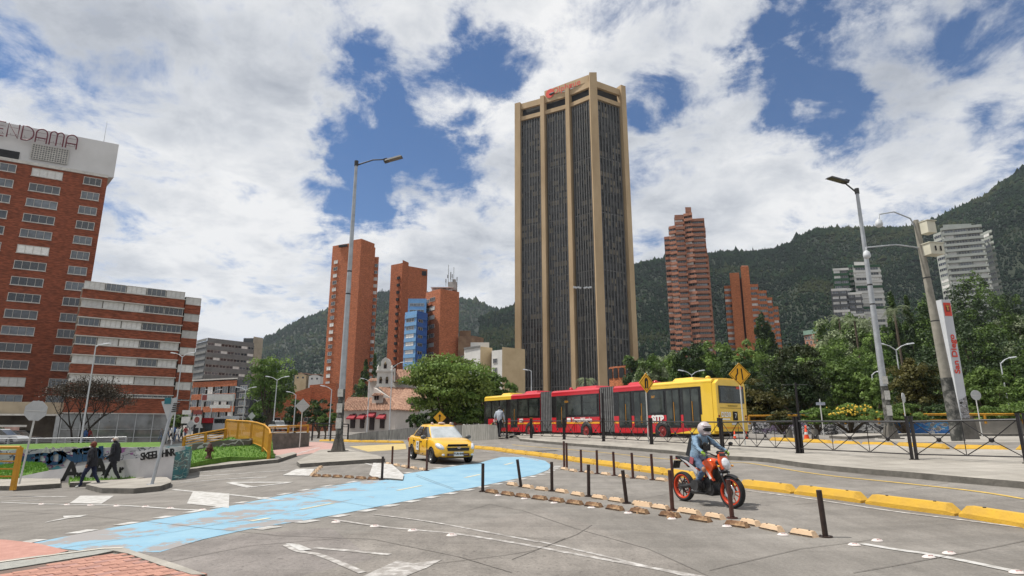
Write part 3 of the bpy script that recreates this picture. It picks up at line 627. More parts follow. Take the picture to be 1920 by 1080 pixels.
# ---------------------------------------------------------------- hotel on the left
ho = thing('hotel', 'large red brick hotel with rows of windows and letters on its white roof block', 'hotel', (-80, 100, -1.2)); o = ho.location
dl = Vector((.865, .5, 0)); C0 = Vector((xh(111, 110), 110, 0))
LA = C0-dl*46; LB = C0+dl*1.2
block(ho, [LA, LB], -1.5, 49.5, BRK_H, 'wall', 16)
STUC = mat('white_stucco', (.58,.57,.56), .85, var=.08, scale=.2)
block(ho, [C0-dl*46.2-Vector((0,.3,0)), C0+dl*1.4-Vector((0,.3,0))], 49.5, 50.1, WFR, 'cornice', 17)
block(ho, [C0-dl*40+Vector((.5,1.2,0)), C0+dl*1.0+Vector((.5,1.2,0))], 50.1, 57.3, STUC, 'roof_block', 12)
HW = ('window_frame_pale', ('window_glass_dark', 'window_glass_grey', 'window_glass_grey', 'window_glass_dark', 'window_glass_grey', 'window_curtain_white'), 4, .12, .09)
HW2 = ('window_frame_pale', ('window_glass_dark', 'window_glass_grey'), 3, .12, .09)
for fl in range(16):
    z = 1.6+3.0*fl
    if z > 47: break
    for u, w, s in ((-1.2, 2.9, HW2), (-8.3, 4.7, HW), (-15.3, 4.7, HW), (-22.3, 4.7, HW)):
        uu = 46+u
        window(ho, LA, LB, uu, z+.9, w, 1.55, s)
# letters
LT = mat('roof_letters', (.14,.03,.045), .5)
def stroke(b, pts, r=.17): b.tube([(x, 0, y) for x, y in pts], r, 6)
def arc(cx, cy, rx, ry, a0, a1, n=10): return [(cx+rx*math.cos(R(a0+(a1-a0)*i/n)), cy+ry*math.sin(R(a0+(a1-a0)*i/n))) for i in range(n+1)]
LET = {'E': [[(2.4,0),(0,0),(0,4),(2.4,4)],[(0,2),(2.1,2)]], 'N': [[(0,0),(0,4),(2.3,0),(2.3,4)]], 'D': [[(0,0),(0,4),(.8,4)]+arc(.8,2,1.7,2,90,-90)+[(0,0)]],
       'A': [[(0,0),(0,2.6)]+arc(1.2,2.7,1.2,1.3,180,0)+[(2.4,2.6),(2.4,0)],[(0,1.4),(2.4,1.4)]], 'M': [[(0,0),(0,2.9)]+arc(.75,3.1,.75,.9,180,0)+[(1.5,0)],[(1.5,2.9)]+arc(2.25,3.1,.75,.9,180,0)+[(3,0)]],
       'T': [[(0,4),(2.4,4)],[(1.2,4),(1.2,0)]], 'Q': [arc(1.2,2,1.25,2,0,360,16),[(1.5,.7),(2.5,-.3)]], 'U': [[(0,4),(0,1.2)]+arc(1.2,1.2,1.2,1.2,180,360)+[(2.4,4)]]}
x = -1.4; seq = [('A', 'MADNEUQET')]
xx = -6.2
for ch in 'AMADNEUQET':
    wch = 3.0 if ch == 'M' else 2.4
    b = MB(); [stroke(b, s) for s in LET[ch]]; b.box((wch/2, .35, .8), (wch, .06, .06)); b.box((wch/2, .35, 3.0), (wch, .06, .06))
    for k in (.25, .8): b.box((wch*k, .5, 1.2), (.07, .9, .07))
    if ch == 'M': xx -= .45
    p = C0+dl*xx; b.build('letter', LT, ho).matrix_basis = Matrix.Translation((p.x-o.x, p.y-.2-o.y, 54.2-o.z)) @ Matrix.Rotation(math.atan2(dl.y, dl.x), 4, 'Z') @ Matrix.Diagonal((.7,.7,.7,1))
    xx -= 2.12
# grille and slot on the roof block
p = C0-dl*9.0; MB().box((p.x-o.x, p.y-o.y+.9, 52.6-o.z), (5.6, .5, 3.0), rz=math.atan2(dl.y, dl.x)).build('grille', mat('grille_grey', (.20,.20,.20), .8), ho)
g = MB()
for k in range(15): g.box((-2.8+.4*k, -.3, 0), (.12, .08, 3.0))
for k in range(8): g.box((0, -.33, -1.5+.42*k), (5.6, .05, .12))
g.build('grille_bars', WFR, ho).matrix_basis = Matrix.Translation((p.x-o.x, p.y-o.y+.9, 52.6-o.z)) @ Matrix.Rotation(math.atan2(dl.y, dl.x), 4, 'Z')
p = C0-dl*17; MB().box((p.x-o.x, p.y-o.y+.9, 51.2-o.z), (7, .4, 1.4), rz=math.atan2(dl.y, dl.x)).build('slot_window', BLK, ho)
MB().tube([(-6, 4, 56), (-6, 4, 66)], [.06, .02], 5).build('antenna', FIN, ho).location = Vector((C0.x-o.x+1, C0.y-o.y+2, 0))
# right wing with ribbon windows
dr = Vector((.8, .6, 0)); W0 = Vector((xh(113, 95), 95, 0)); LW = 14.8; W1 = W0+dr*LW
back = Vector((-.6, .8, 0))
for k in range(7):           # brick bands and ribbon windows
    zb = 3.9+3.03*k if k else 3.9
    z0 = 4.3+3.03*(k-1)+2.0 if k else 3.7; z1 = 4.3+3.03*k+.75
    z0 = 3.75 if k == 0 else 4.35+3.03*k-.55; z1 = (6.2 if k == 0 else z0+1.5)
    block(ho, [W0, W1], z0, z1, BRK_H, 'wall', 12, back)
    block(ho, [W0-dr*.15-back*.18, W1+dr*.1-back*.18], z1, z1+.13, WFR, 'ledge', 12, back)
    block(ho, [W0-dr*.15-back*.18, W1+dr*.1-back*.18], z0-.13, z0, WFR, 'ledge', 12, back)
    block(ho, [W0+dr*.1+back*.55, W1-dr*.1+back*.55], z1+.13, z1+1.4, BLK, 'core', 11, back)
    hgt = 1.25
    for j in range(5):
        window(ho, W0+back*.3, W1+back*.3, LW*(j+.5)/5, z1+.14, LW/5-.1, 1.28, ('window_frame_pale', ('window_glass_dark', 'window_curtain_white', 'window_curtain_white', 'window_glass_grey'), 4, .12, .07))
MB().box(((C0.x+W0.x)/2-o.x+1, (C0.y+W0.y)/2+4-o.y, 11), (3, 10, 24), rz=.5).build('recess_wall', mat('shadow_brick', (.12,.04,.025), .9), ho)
S1 = W1+dr*.3+back*1.5; S2 = S1+dr*2.6   # narrow side bay to the right
for k in range(7):
    z0 = 3.75 if k == 0 else 3.8+3.03*k-.6; z1 = 6.0 if k == 0 else z0+1.6
    block(ho, [S1, S2], z0, z1, BRK_H, 'wall', 9, back); block(ho, [S1+back*.4, S2+back*.4], z1, z1+1.43, BLK, 'core', 9, back)
    window(ho, S1+back*.2, S2+back*.2, 1.3, z1+.02, 2.4, 1.38, ('window_frame_pale', ('window_curtain_white', 'window_glass_grey'), 2, .12, .07))
# glass lobby under the wing
block(ho, [W0+back*2.2, W1+back*2.2], -1.2, 3.75, mat('lobby_inside', (.13,.13,.125), .8, col2=(.26,.26,.25), scale=.25), 'lobby_core', 8, back)
MU = mat('lobby_frame', (.42,.43,.43), .5)
for j in range(7):
    p = W0+dr*(LW*j/6)+back*.12; MB().box((p.x-o.x, p.y-o.y, 2.4), (.12, .22, 5.0), rz=math.atan2(dr.y, dr.x)).build('mullion', MU, ho)
for z in (.9, 2.2):
    p = W0+dr*(LW/2)+back*.12; MB().box((p.x-o.x, p.y-o.y, z-o.z-1.0), (LW, .12, .1), rz=math.atan2(dr.y, dr.x)).build('transom', MU, ho)
for j in range(6):
    for z, h in ((-1.15, 1.0), (-.05, 1.2), (1.3, 2.35)): 
        a = W0+dr*(LW*j/6+.08)+back*.15; b_ = W0+dr*(LW*(j+1)/6-.08)+back*.15
        MB().add([(a.x-o.x, a.y-o.y, z-o.z), (b_.x-o.x, b_.y-o.y, z-o.z), (b_.x-o.x, b_.y-o.y, z+h-o.z), (a.x-o.x, a.y-o.y, z+h-o.z)], [(0, 1, 2, 3)]).build('pane', mat('lobby_glass', (.085,.09,.09), .06, col2=(.22,.22,.215), scale=.35, spec=1., tint=.35), ho)
for f, zz in ((.25, 0), (.62, 0), (.85, 0)):
    p = W0+dr*(LW*f)+back*1.0; MB().box((p.x-o.x, p.y-o.y, 2.4), (.7, .7, 4.9)).build('column', mat('lobby_column', (.42,.42,.40), .8), ho)
# entrance block and canopy
E1 = Vector((xh(118, 96), 96, 0)); E0 = E1-dl*26
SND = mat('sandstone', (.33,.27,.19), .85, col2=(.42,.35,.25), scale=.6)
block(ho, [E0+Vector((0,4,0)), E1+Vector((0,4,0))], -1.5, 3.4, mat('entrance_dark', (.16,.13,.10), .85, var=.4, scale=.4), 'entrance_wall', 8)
block(ho, [E0, E1], 3.5, 5.3, SND, 'fascia', 12); block(ho, [E0-Vector((0,.3,0)), E1-Vector((0,.3,0))], 3.25, 3.5, WFR, 'canopy_edge', 12)
K1 = E1-dl*2.0-Vector((0,4,0)); block(ho, [K1-dl*14, K1], 1.55, 1.85, WFR, 'canopy', 5); block(ho, [K1-dl*14, K1-dl*.8], 1.0, 1.55, mat('canopy_pink', (.42,.26,.22), .8), 'canopy_soffit', 4.5)
for u in (3, 5.2, 12):
    p = K1-dl*u+Vector((0,1.5,0)); MB().box((p.x-o.x, p.y-o.y, 1.15), (.32, .32, 2.9)).build('column', SND, ho)
p = E1-dl*.6; MB().box((p.x-o.x, p.y-o.y, 2.3), (.7, .7, 4.6)).build('column', MU, ho)
p = K1-dl*7+Vector((0,6.5,0)); MB().box((p.x-o.x, p.y-o.y, .9), (7, .2, 2.6), rz=.5).build('door', BLK, ho)

# ---------------------------------------------------------------- brick tower beside the big lamp
def tower(name, label, cx, D, cat='apartment tower'): return thing(name, label, cat, (xh(cx, D), D+5, 0))
a_ = tower('apartment_tower', 'tall orange brick apartment tower right behind the big left street lamp', 655, 245)
Z = lambda y, D: zr(y, D)
f0, f1, f2, f3 = foot(600, 243), foot(617, 240), foot(657, 236), foot(694, 245)
block(a_, [f0, f1+Vector((0,.5,0)), f2+Vector((0,.6,0))], 0, Z(459, 241), BRK_A, 'wall', 16)
block(a_, [foot(640, 238), f2, foot(684,243)], 0, Z(453, 240), BRK_A, 'stair_wall', 12)
block(a_, [foot(657, 239), foot(686, 243.5)], 0, Z(461, 241), BRK_A, 'wall', 12)
block(a_, [foot(684, 245), f3], 0, Z(483, 246), BRK_A, 'wall', 10)
zt = Z(470, 241)
items = []
for k in range(23):
    z = 3+k*(zt-5)/23.2
    items += [(f0, f1, (f1-f0).length*.52, z, 2.3, 1.4, random.choice([0,1,2,2,2])), (foot(657,239-.2), foot(686,243.3), 3.3, z, 4.6, 1.5, random.choice([0,1,1,2])), (foot(684,244.8), f3, .95, z-.5, 1.7, 1.3, random.choice([0,1,2]))]
merged_windows(a_, items, FM)
for k in range(23):
    z = 3+k*(zt-5)/23.2
    block(a_, [foot(660,238.6), foot(685,242.9)], z-1.3, z-.1, BRK_A, 'balcony', 2)
block(a_, [foot(612,240.2)+Vector((0,-.3,0)), foot(630,239)+Vector((0,-.3,0))], Z(463,240), Z(459.5,240), BLK, 'slot_window', 1)
# middle tower
b_ = tower('apartment_tower', 'narrow orange brick tower with a small dark slot window on every floor', 750, 262)
g0, g1, g2, g3 = foot(719, 262), foot(742, 258), foot(754, 262), foot(792, 268)
block(b_, [g0, g1], 0, Z(495, 260), BRK_A, 'wall', 12); block(b_, [g1-Vector((0,.4,0)), g2], 0, Z(489, 259), BRK_A, 'stair_wall', 12)
block(b_, [g2, g3], 0, Z(503, 266), BRK_A, 'wall', 14)
zt = Z(505, 260)
for k in range(17):
    z = 14+k*(zt-15)/17; t = (g1-g0); c = g0+t*.72; MB().box((c.x-b_.location.x, c.y-b_.location.y-.1, z), (1.5, .9, 1.2), rz=math.atan2(t.y, t.x)).build('window', BLK, b_)
c = g2.lerp(g3, .75); MB().box((c.x-b_.location.x, c.y-b_.location.y, Z(512,266)), (3.5, .5, 2.0), rz=.15).build('window', BLK, b_)
# blue tower
BL1 = mat('panel_light_blue', (.16,.33,.55), .5, var=.12); BL2 = mat('panel_deep_blue', (.025,.09,.29), .5, var=.15)
c_ = tower('apartment_tower', 'blue clad apartment tower between the two orange brick towers', 775, 225)
q0, q1, q2 = foot(751, 224), foot(774, 220), foot(795, 226)
for (s, e, y1, mb) in ((q0, q1, 585, BL1), (q1, q2, 585, BL2)):
    block(c_, [s, e], 0, Z(y1, 223), mb, 'wall', 10)
block(c_, [foot(756,229), foot(792,229)], Z(585,223), Z(560,229), BL1, 'upper_wall', 8)
items = []
zt = Z(590, 223); nfl = 13
for k in range(nfl):
    z = 4+k*(zt-4)/nfl; items.append((q0, q1, (q1-q0).length*.48, z, 4.2, 1.35, random.choice([0,1,2,2])))
    block(c_, [q0-Vector((0,.5,0)), q1-Vector((0,.5,0))], z+1.45, z+2.75, BL1, 'balcony', 1.2)
    block(c_, [q1-Vector((-.2,.5,0)), q2-Vector((-.0,.7,0))], z+1.0, z+2.75, BL2, 'balcony', 1.2)
    items.append((q1-Vector((0,.1,0)), q2-Vector((0,.1,0)), 2.4, z-.3, 2.6, 1.2, 0))
for k in range(2): items.append((foot(756,228.9), foot(792,228.9), 3.5, Z(585,223)+.8+2.6*k, 5.5, 1.1, k))
merged_windows(c_, items, FM)
# brick tower with antennas
d_ = tower('apartment_tower', 'orange brick tower with white antennas and masts on its roof', 825, 232)
h0, h1, h2 = foot(790, 236), foot(819, 228), foot(856, 234)
block(d_, [h0, h1], 0, Z(545, 232), BRK_A, 'wall', 12); block(d_, [h1-Vector((0,.05,0)), h2], 0, Z(543.5, 230), BRK_A, 'wall', 12)
items = []; zt = Z(552, 232)
for k in range(13):
    z = 6+k*(zt-7)/12.6; items += [(h0, h1, 1.9, z, 2.0, 1.6, random.choice([0,1])), (h0, h1, 5.2, z+.4, 3.4, 1.5, random.choice([0,1,1,2]))]
    block(d_, [h0.lerp(h1,.12)-Vector((0,.8,0)), h0.lerp(h1,.42)-Vector((0,.8,0))], z-1.1, z-.1, BRK_A, 'balcony', 1)
merged_windows(d_, items, FM)
o = d_.location; zr_ = Z(544, 231)
b = MB(); b.box((-1, 0, zr_+2.0), (9, 5, .25)).box((-1, 0, zr_+.9), (8.2, 4.4, .2))
for x in (-5, -3, -1, 1, 3): b.box((x, -2.2, zr_+1), (.15, .15, 2)).box((x, 2.2, zr_+1), (.15, .15, 2))
b.build('roof_terrace', STUC, d_)
b = MB(); b.box((3, 1, zr_+3), (3.4, 3, 3.4)); b.box((3.6, 1, zr_+5), (1.2, 1.2, 2)); b.build('roof_tank', mat('grey_render', (.33,.31,.29), .9, var=.25, scale=.8), d_)
b = MB()
for x, h in ((1.2, 12), (2.2, 9), (2.8, 8), (4.8, 6.5), (.3, 6), (3.4, 11)): b.tube([(x, 0, zr_+3), (x, 0, zr_+h)], .09, 5)
for x, z in ((2.2, 8), (2.2, 6.5), (2.8, 7.2), (4.8, 6), (.3, 5.2), (1.0, 7)): b.box((x, -.3, zr_+z), (.35, .2, 1.5))
b.build('antenna', FIN, d_)
# orange brick low building with slanting roof left of the lamp
l_ = thing('low_building', 'low orange brick building with slanting roofs left of the tall lamp', 'building', (xh(575, 200), 205, 0)); o = l_.location
for (xa, xb, ya, yb, D) in ((530, 578, 741, 725, 200), (575, 625, 722, 717, 203), (500, 626, 752, 752, 198)):
    A, B = foot(xa, D), foot(xb, D+2); za, zb_ = Z(ya, D), Z(yb, D)
    M_ = MB(); vs = []
    for dd in (0, 12): vs += [(A.x-o.x, A.y-o.y+dd, 0), (B.x-o.x, B.y-o.y+dd, 0), (B.x-o.x, B.y-o.y+dd, zb_), (A.x-o.x, A.y-o.y+dd, za)]
    M_.add(vs, [(0,1,2,3),(5,4,7,6),(3,2,6,7),(0,3,7,4),(1,5,6,2)]); M_.build('wall', BRK_A, l_)
merged_windows(l_, [(foot(500,197.9), foot(626,199.9), 3+i*3.2, 3.2+(i % 2)*.1, 2.2, 1.2, i % 3) for i in range(6)], FM)
# ---------------------------------------------------------------- grey slab, brick office, black office
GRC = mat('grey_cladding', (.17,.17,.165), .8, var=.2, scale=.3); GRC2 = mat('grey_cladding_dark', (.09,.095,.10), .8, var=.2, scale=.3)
s_ = thing('office_block', 'wide grey office slab with dark ribbon windows behind the brick hotel', 'office building', (xh(420, 300), 305, 0)); o = s_.location
s0, s1, s2 = foot(350, 296), foot(371, 286), foot(462, 305)
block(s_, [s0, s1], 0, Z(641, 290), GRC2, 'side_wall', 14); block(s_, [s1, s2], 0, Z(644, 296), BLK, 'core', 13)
nf = 11; zt = Z(646, 296)
for k in range(nf+1):
    z = 3+k*(zt-3.2)/nf; block(s_, [s1-Vector((0,.5,0)), s2-Vector((0,.5,0))], z, z+2.1, GRC, 'spandrel', 3)
    if k < nf:
        for j in range(7):
            u = (s2-s1).length*(j+.5)/7; merged_windows(s_, [(s1-Vector((0,.1,0)), s2-Vector((0,.1,0)), u, z+2.12, 3.1, 1.25, random.choice([0,0,1,2]))], FM)
block(s_, [s0-Vector((0,.1,0)), s1-Vector((-.1,.7,0))], 0, 1, GRC, 'plinth', 2)
for k in range(14): block(s_, [s0.lerp(s1,.05)-Vector((0,.4,0)), s0.lerp(s1,.95)-Vector((0,.4,0))], 3+k*3, 4.2+k*3, GRC, 'ledge', 1.)
block(s_, [foot(459,306), foot(478,312)], 0, Z(632, 308), mat('beige_render', (.40,.36,.28), .9, var=.15, scale=.4), 'lift_tower', 14)
block(s_, [foot(440,312), foot(460,312)], Z(645,300), Z(634,312), GRC2, 'roof_room', 8)
m_ = thing('office_building', 'four storey brick office with ribbon windows beside the black building', 'office building', (xh(400, 200), 205, 0)); o = m_.location
m0, m1 = foot(352, 205), foot(436, 196)
block(m_, [m0+Vector((0,.8,0)), m1+Vector((0,.8,0))], -1, Z(714, 199), BLK, 'core', 12)
zt = Z(713, 199)
for k in range(5):
    z = -1+k*(zt-.0)/4-0.1; block(m_, [m0, m1], z-.9, z+.9, BRK_A, 'wall', 12)
    if k < 4:
        for j in range(6): merged_windows(m_, [(m0+Vector((0,.3,0)), m1+Vector((0,.3,0)), (m1-m0).length*(j+.5)/6, z+.95, 2.35, (zt/4)-1.9, random.choice([1,1,2,0]))], FM)
block(m_, [m0-Vector((.3,.3,0)), m1-Vector((-.2,.3,0))], zt+.2, zt+.6, WFR, 'roof_edge', 12)
k_ = thing('office_building', 'black clad building beside the brick office, behind the tall leafy tree', 'office building', (xh(470, 190), 196, 0)); o = k_.location
k0, k1, k2 = foot(437, 194), foot(464, 190), foot(512, 197)
CHAR = mat('charcoal_cladding', (.028,.031,.036), .5, var=.2)
block(k_, [k0, k1, k2], -1, Z(712, 192), CHAR, 'wall', 14)
for k in range(6):
    block(k_, [k0.lerp(k1,.04)-Vector((0,.25,0)), k0.lerp(k1,.96)-Vector((0,.25,0))], .5+2.4*k, .75+2.4*k, GRC, 'ledge', 1)
    merged_windows(k_, [(k0, k1, (k1-k0).length*.5, .9+2.4*k, 3.6, 1.4, 1)], FM)
# ---------------------------------------------------------------- small blocks between the antenna tower and the central tower
CRM = mat('cream_render', (.45,.34,.20), .9, col2=(.56,.44,.27), scale=.25, detail=10); WHT = mat('white_render', (.60,.59,.56), .85, var=.1, scale=.3)
w_ = thing('apartment_block', 'white and cream apartment block right of the antenna tower', 'apartment block', (xh(890, 205), 208, 0))
A, B, C = foot(868, 206), foot(899, 200), foot(922, 204)
block(w_, [A, B], 0, Z(653, 203), WHT, 'wall', 10); block(w_, [B, C], 0, Z(651, 202), CRM, 'side_wall', 10)
block(w_, [A-Vector((.2,.4,0)), B-Vector((0,.4,0))], Z(653,203), Z(650,203), GRC, 'roof', 10); block(w_, [foot(880,208), foot(916,208)], Z(651,205), Z(642,208), WHT, 'roof_room', 6)
merged_windows(w_, [(A, B, u, 4+k*3., 1.9, 1.5, random.choice([0,1])) for k in range(7) for u in (1.6, 4.2)], FM)
x_ = thing('apartment_block', 'cream apartment block with a white window strip, touching the central tower', 'apartment block', (xh(945, 200), 203, 0))
A, B, C = foot(921, 199), foot(941, 196), foot(985, 202)
block(x_, [A, B], 0, Z(657, 198), WHT, 'wall', 10); block(x_, [B, C], 0, Z(652, 198), CRM, 'side_wall', 10)
merged_windows(x_, [(A, B, 1.6, 4+k*3.0, 1.7, 1.5, 0) for k in range(7)], FM)
z_ = thing('apartment_block', 'old brown concrete block with a stained wall behind the white one', 'apartment block', (xh(875, 230), 236, 0))
block(z_, [foot(856, 232), foot(884, 230), foot(905, 236)], 0, Z(630, 231), mat('stained_brown', (.16,.09,.06), .9, col2=(.30,.20,.12), scale=.3), 'wall', 8)
block(z_, [foot(858, 240), foot(880, 240)], Z(631,235), Z(620, 240), MATS['stained_brown'], 'roof_room', 6)
merged_windows(z_, [(foot(856,232), foot(884,230), 2.5, 18+3*k, 2.4, 1.3, 0) for k in range(4)], FM)
y_ = thing('low_building', 'round red brick arena wall with arches right of the central tower', 'building', (xh(1216, 170), 176, 0)); o = y_.location
pts = [Vector((o.x+math.cos(R(a))*11, o.y+math.sin(R(a))*11-2, 0)) for a in range(200, 341, 10)]
block(y_, pts, 0, Z(686, 165), BRK_E, 'wall', 6); block(y_, [p+Vector((0,-.3,0)) for p in pts], Z(689,165), Z(685.5,165), BRK_A, 'cornice', 4)
for a in range(205, 340, 11):
    MB().prism([(-.8, 0), (.8, 0), (.8, 2)]+[(.8*math.cos(R(t)), 2+.8*math.sin(R(t))) for t in range(20, 170, 30)]+[(-.8, 2)], -.2, .2, axis='y').build('arch', BLK, y_).matrix_basis = Matrix.Translation((math.cos(R(a))*11, math.sin(R(a))*11-2.0, Z(697,165)-1.5)) @ Matrix.Rotation(R(a+90), 4, 'Z')
# ---------------------------------------------------------------- curved brick tower on the right
def rnd_far(n, c): return [random.choice(c) for _ in range(n)]
t_ = tower('apartment_tower', 'very tall rose brick apartment tower with staggered balconies below the hills', 1308, 330); o = t_.location
D0 = 330
segs = [(1267, 1277, 444, 332), (1277, 1290, 424, 329), (1290, 1308, 407, 327), (1308, 1324, 400, 325), (1324, 1349, 410, 326)]
nfl = 38
for i, (xa, xb, yt, D) in enumerate(segs):
    A, B = foot(xa, D+1.5*(i % 2)), foot(xb, D-1.2); zt = Z(yt, D)
    block(t_, [A+Vector((.1,1.2,0)), B+Vector((0,1.2,0))], 0, zt, BLK, 'core', 18-2*i)
    n = int(zt/3.05); L = (B-A).length
    for k in range(n):
        z = zt-3.05*(k+1); jx = .7*((k//2+i) % 2)+random.uniform(0, .3)
        block(t_, [A-Vector((.2,jx,0)), B-Vector((-.3,jx,0))], z+1.45, z+3.0, BRK_D, 'balcony', 5)
        merged_windows(t_, [(A+Vector((0,.9,0)), B+Vector((0,.9,0)), L/2, z, round(L*.9, 1), 1.45, random.choice([0,0,1,1,2]))], FM)
block(t_, [foot(1313,333), foot(1325,333)], Z(408,333), Z(388.5,333), BRK_D, 'chimney', 4)
block(t_, [foot(1290,334), foot(1318,333)], Z(410,333), Z(402,333), BRK_D, 'roof_room', 8)
block(t_, [foot(1348,334), foot(1353,334)], 0, Z(478,333), BRK_D, 'side_wall', 8)
# stepped brick tower
u_ = tower('apartment_tower', 'stepped bright orange brick tower with terraces and a tall stair shaft', 1430, 330); o = u_.location
bl = [(1379, 1397, 536, 333, 1), (1392, 1411, 512, 330, 0), (1411, 1417, 516, 334, 2), (1415, 1431, 500, 328, 0), (1431, 1447, 533, 330, 1), (1443, 1462, 545, 329, 1), (1455, 1472, 558, 331, 1), (1468, 1482, 575, 333, 1)]
for (xa, xb, yt, D, kind) in bl:
    A, B = foot(xa, D), foot(xb, D-1); zt = Z(yt, D); L = (B-A).length
    if kind == 0: block(u_, [A, B], 0, zt, BRK_E, 'stair_wall', 12)
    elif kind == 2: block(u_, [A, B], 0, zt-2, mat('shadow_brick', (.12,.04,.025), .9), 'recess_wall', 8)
    else:
        block(u_, [A+Vector((0,1,0)), B+Vector((0,1,0))], 0, zt-1, BLK, 'core', 10); k = 0
        while zt-3.1*(k+1) > 2:
            z = zt-3.1*(k+1); block(u_, [A, B], z+1.5, z+3.05, BRK_E, 'balcony', 10)
            merged_windows(u_, [(A+Vector((0,.6,0)), B+Vector((0,.6,0)), L/2, z, round(L*.9, 1), 1.45, random.choice([0,1,1,2]))], FM); k += 1
block(u_, [foot(1417,329), foot(1430,329)], Z(500,328), Z(497,328), mat('roof_pink', (.55,.28,.2), .8), 'shaft_roof', 8)
# green and white block
GN = mat('green_render', (.035,.09,.05), .8, var=.2)
v_ = tower('apartment_block', 'green and white apartment block on the wooded slope', 1630, 340, 'apartment block'); o = v_.location
for (xa, xb, yt, D, m1, m2) in ((1598, 1630, 503, 342, GN, WHT), (1630, 1640, 497, 345, GN, GN), (1640, 1694, 497, 340, WHT, GN), (1590, 1622, 541, 334, GRC2, WHT), (1622, 1650, 548, 333, GRC2, WHT)):
    A, B = foot(xa, D), foot(xb, D-2); zt = Z(yt, D); L = (B-A).length
    block(v_, [A+Vector((0,.8,0)), B+Vector((0,.8,0))], 0, zt, m1, 'wall', 10); k = 0
    while zt-3.1*(k+1) > 30:
        z = zt-3.1*(k+1)
        block(v_, [A, B], z+1.6, z+2.9, m1 if k % 4 else m2, 'balcony', 2)
        for j in range(2): merged_windows(v_, [(A+Vector((0,.7,0)), B+Vector((0,.7,0)), L*(.27+.46*j), z+.1, round(L*.38, 1), 1.45, random.choice([0,1,2,2]))], FM)
        k += 1
block(v_, [foot(1642,344), foot(1668,344)], Z(497,344), Z(491,344), WHT, 'roof_room', 8)
# pale banded block
w2 = tower('apartment_block', 'pale grey block with horizontal white bands at the right, high on the slope', 1870, 300, 'apartment block'); o = w2.location
PLB = mat('pale_green_grey', (.36,.38,.35), .85, var=.1, scale=.4)
for (xa, xb, yt, D) in ((1812, 1830, 436, 303), (1828, 1908, 424, 297), (1908, 1926, 434, 304)):
    A, B = foot(xa, D+3), foot(xb, D-3); zt = Z(yt, D); L = (B-A).length
    block(w2, [A+Vector((0,1,0)), B+Vector((0,1,0))], 0, zt, PLB, 'wall', 12); k = 0
    while zt-3.0*(k+1) > 30:
        z = zt-3.*(k+1); block(w2, [A-Vector((.3,.5,0)), B-Vector((-.3,.5,0))], z+1.6, z+2.9, PLB, 'balcony', 3)
        nj = 3 if L > 12 else 1
        for j in range(nj): merged_windows(w2, [(A+Vector((0,.8,0)), B+Vector((0,.8,0)), L*(j+.5)/nj, z+.1, round(L/nj*.86, 1), 1.45, random.choice([0,0,1,2]))], FM)
        k += 1
block(w2, [foot(1832,303), foot(1890,301)], Z(424,300), Z(418,300), PLB, 'roof_room', 8)
# small brick house on the slope
hh = thing('brick_house', 'small brick house with a green roof among the trees on the slope', 'house', (xh(1535, 240), 246, 0)); o = hh.location
A, B = foot(1527, 242), foot(1552, 236); block(hh, [A, B], 0, Z(627, 239), BRK_D, 'wall', 8)
block(hh, [A-Vector((.6,.6,0)), B-Vector((-.4,.6,0))], Z(627,239), Z(619,239), mat('green_roof', (.20,.30,.24), .7), 'roof', 10)
merged_windows(hh, [(A, B, .9+1.5*j, Z(636,239), 1.0, 1.3, 1) for j in range(4)]+[(A, B, 1.2+2*j, Z(645,239), 1.0, 1.3, 0) for j in range(3)], FM)
# ---------------------------------------------------------------- church
ch = thing('church', 'white colonial church with a bell gable and clay tile roofs', 'church', (xh(730, 150), 152, .2)); o = ch.location
PNK = mat('pink_lime_wall', (.52,.47,.43), .9, col2=(.63,.58,.53), scale=.4, detail=9); LIM = mat('white_lime', (.60,.58,.54), .9, var=.12, scale=.5)
TILE = mat('clay_tiles', (.20,.105,.07), .9, col2=(.43,.26,.18), scale=1.6, detail=10, thresh=(.38,.62)); FBK = mat('doorway_dark', (.03,.02,.018), .8)
def L3(px, D, z): return Vector((xh(px, D)-o.x, D-o.y, z-o.z))
def roofsheet(a, b, c, d, nt_, parent, name='roof', rows=10):
    """tile rolls running from the eave a-b up to the ridge d-c"""
    bm = MB(); n = nt_
    for i in range(n):
        u = (i+.5)/n; p0 = a.lerp(b, u); p1 = d.lerp(c, u); w = (b-a).length/n*.5
        k = 5; pts = []
        for j in range(k): pts.append(p0.lerp(p1, j/(k-1))+Vector((random.uniform(-.05,.05), 0, random.uniform(-.03, .05))))
        bm.tube(pts, w*.62, 5, caps=True)
    bm.add([a-Vector((0,0,.05)), b-Vector((0,0,.05)), c-Vector((0,0,.05)), d-Vector((0,0,.05))], [(0,1,2,3)]); return bm.build(name, TILE, parent)
zE = Z(769, 146); A, B = foot(640, 150), foot(741, 143); Cc = foot(783, 150)
block(ch, [A, B], -.5, zE, PNK, 'wall', 9, Vector((.15,1,0)).normalized()); block(ch, [B, Cc], -.5, zE-.1, PNK, 'side_wall', 9, Vector((.1,1,0)).normalized())
a1, b1 = L3(636,149.2,zE), L3(743,142.2,zE); c1, d1 = L3(733,150,Z(747,150)), L3(650,156,Z(745,156))
roofsheet(a1, b1, c1, d1, 34, ch); roofsheet(b1, L3(786,149.5,zE-.2), L3(748,152,Z(748,152)), c1, 14, ch)
t = (B-A)
for u, zz, w, h, nm in ((.24, Z(779,146), .8, 2.2, 'window'), (.42, Z(779,146), .8, 2.2, 'window'), (.6, Z(779,146), .8, 2.2, 'window'), (.79, Z(776,146), .4, 1.3, 'window')):
    c = A.lerp(B, u); MB().box((c.x-o.x, c.y-o.y, zz-o.z-.6), (w, .5, h), rz=math.atan2(t.y, t.x)).build('window', FBK, ch)
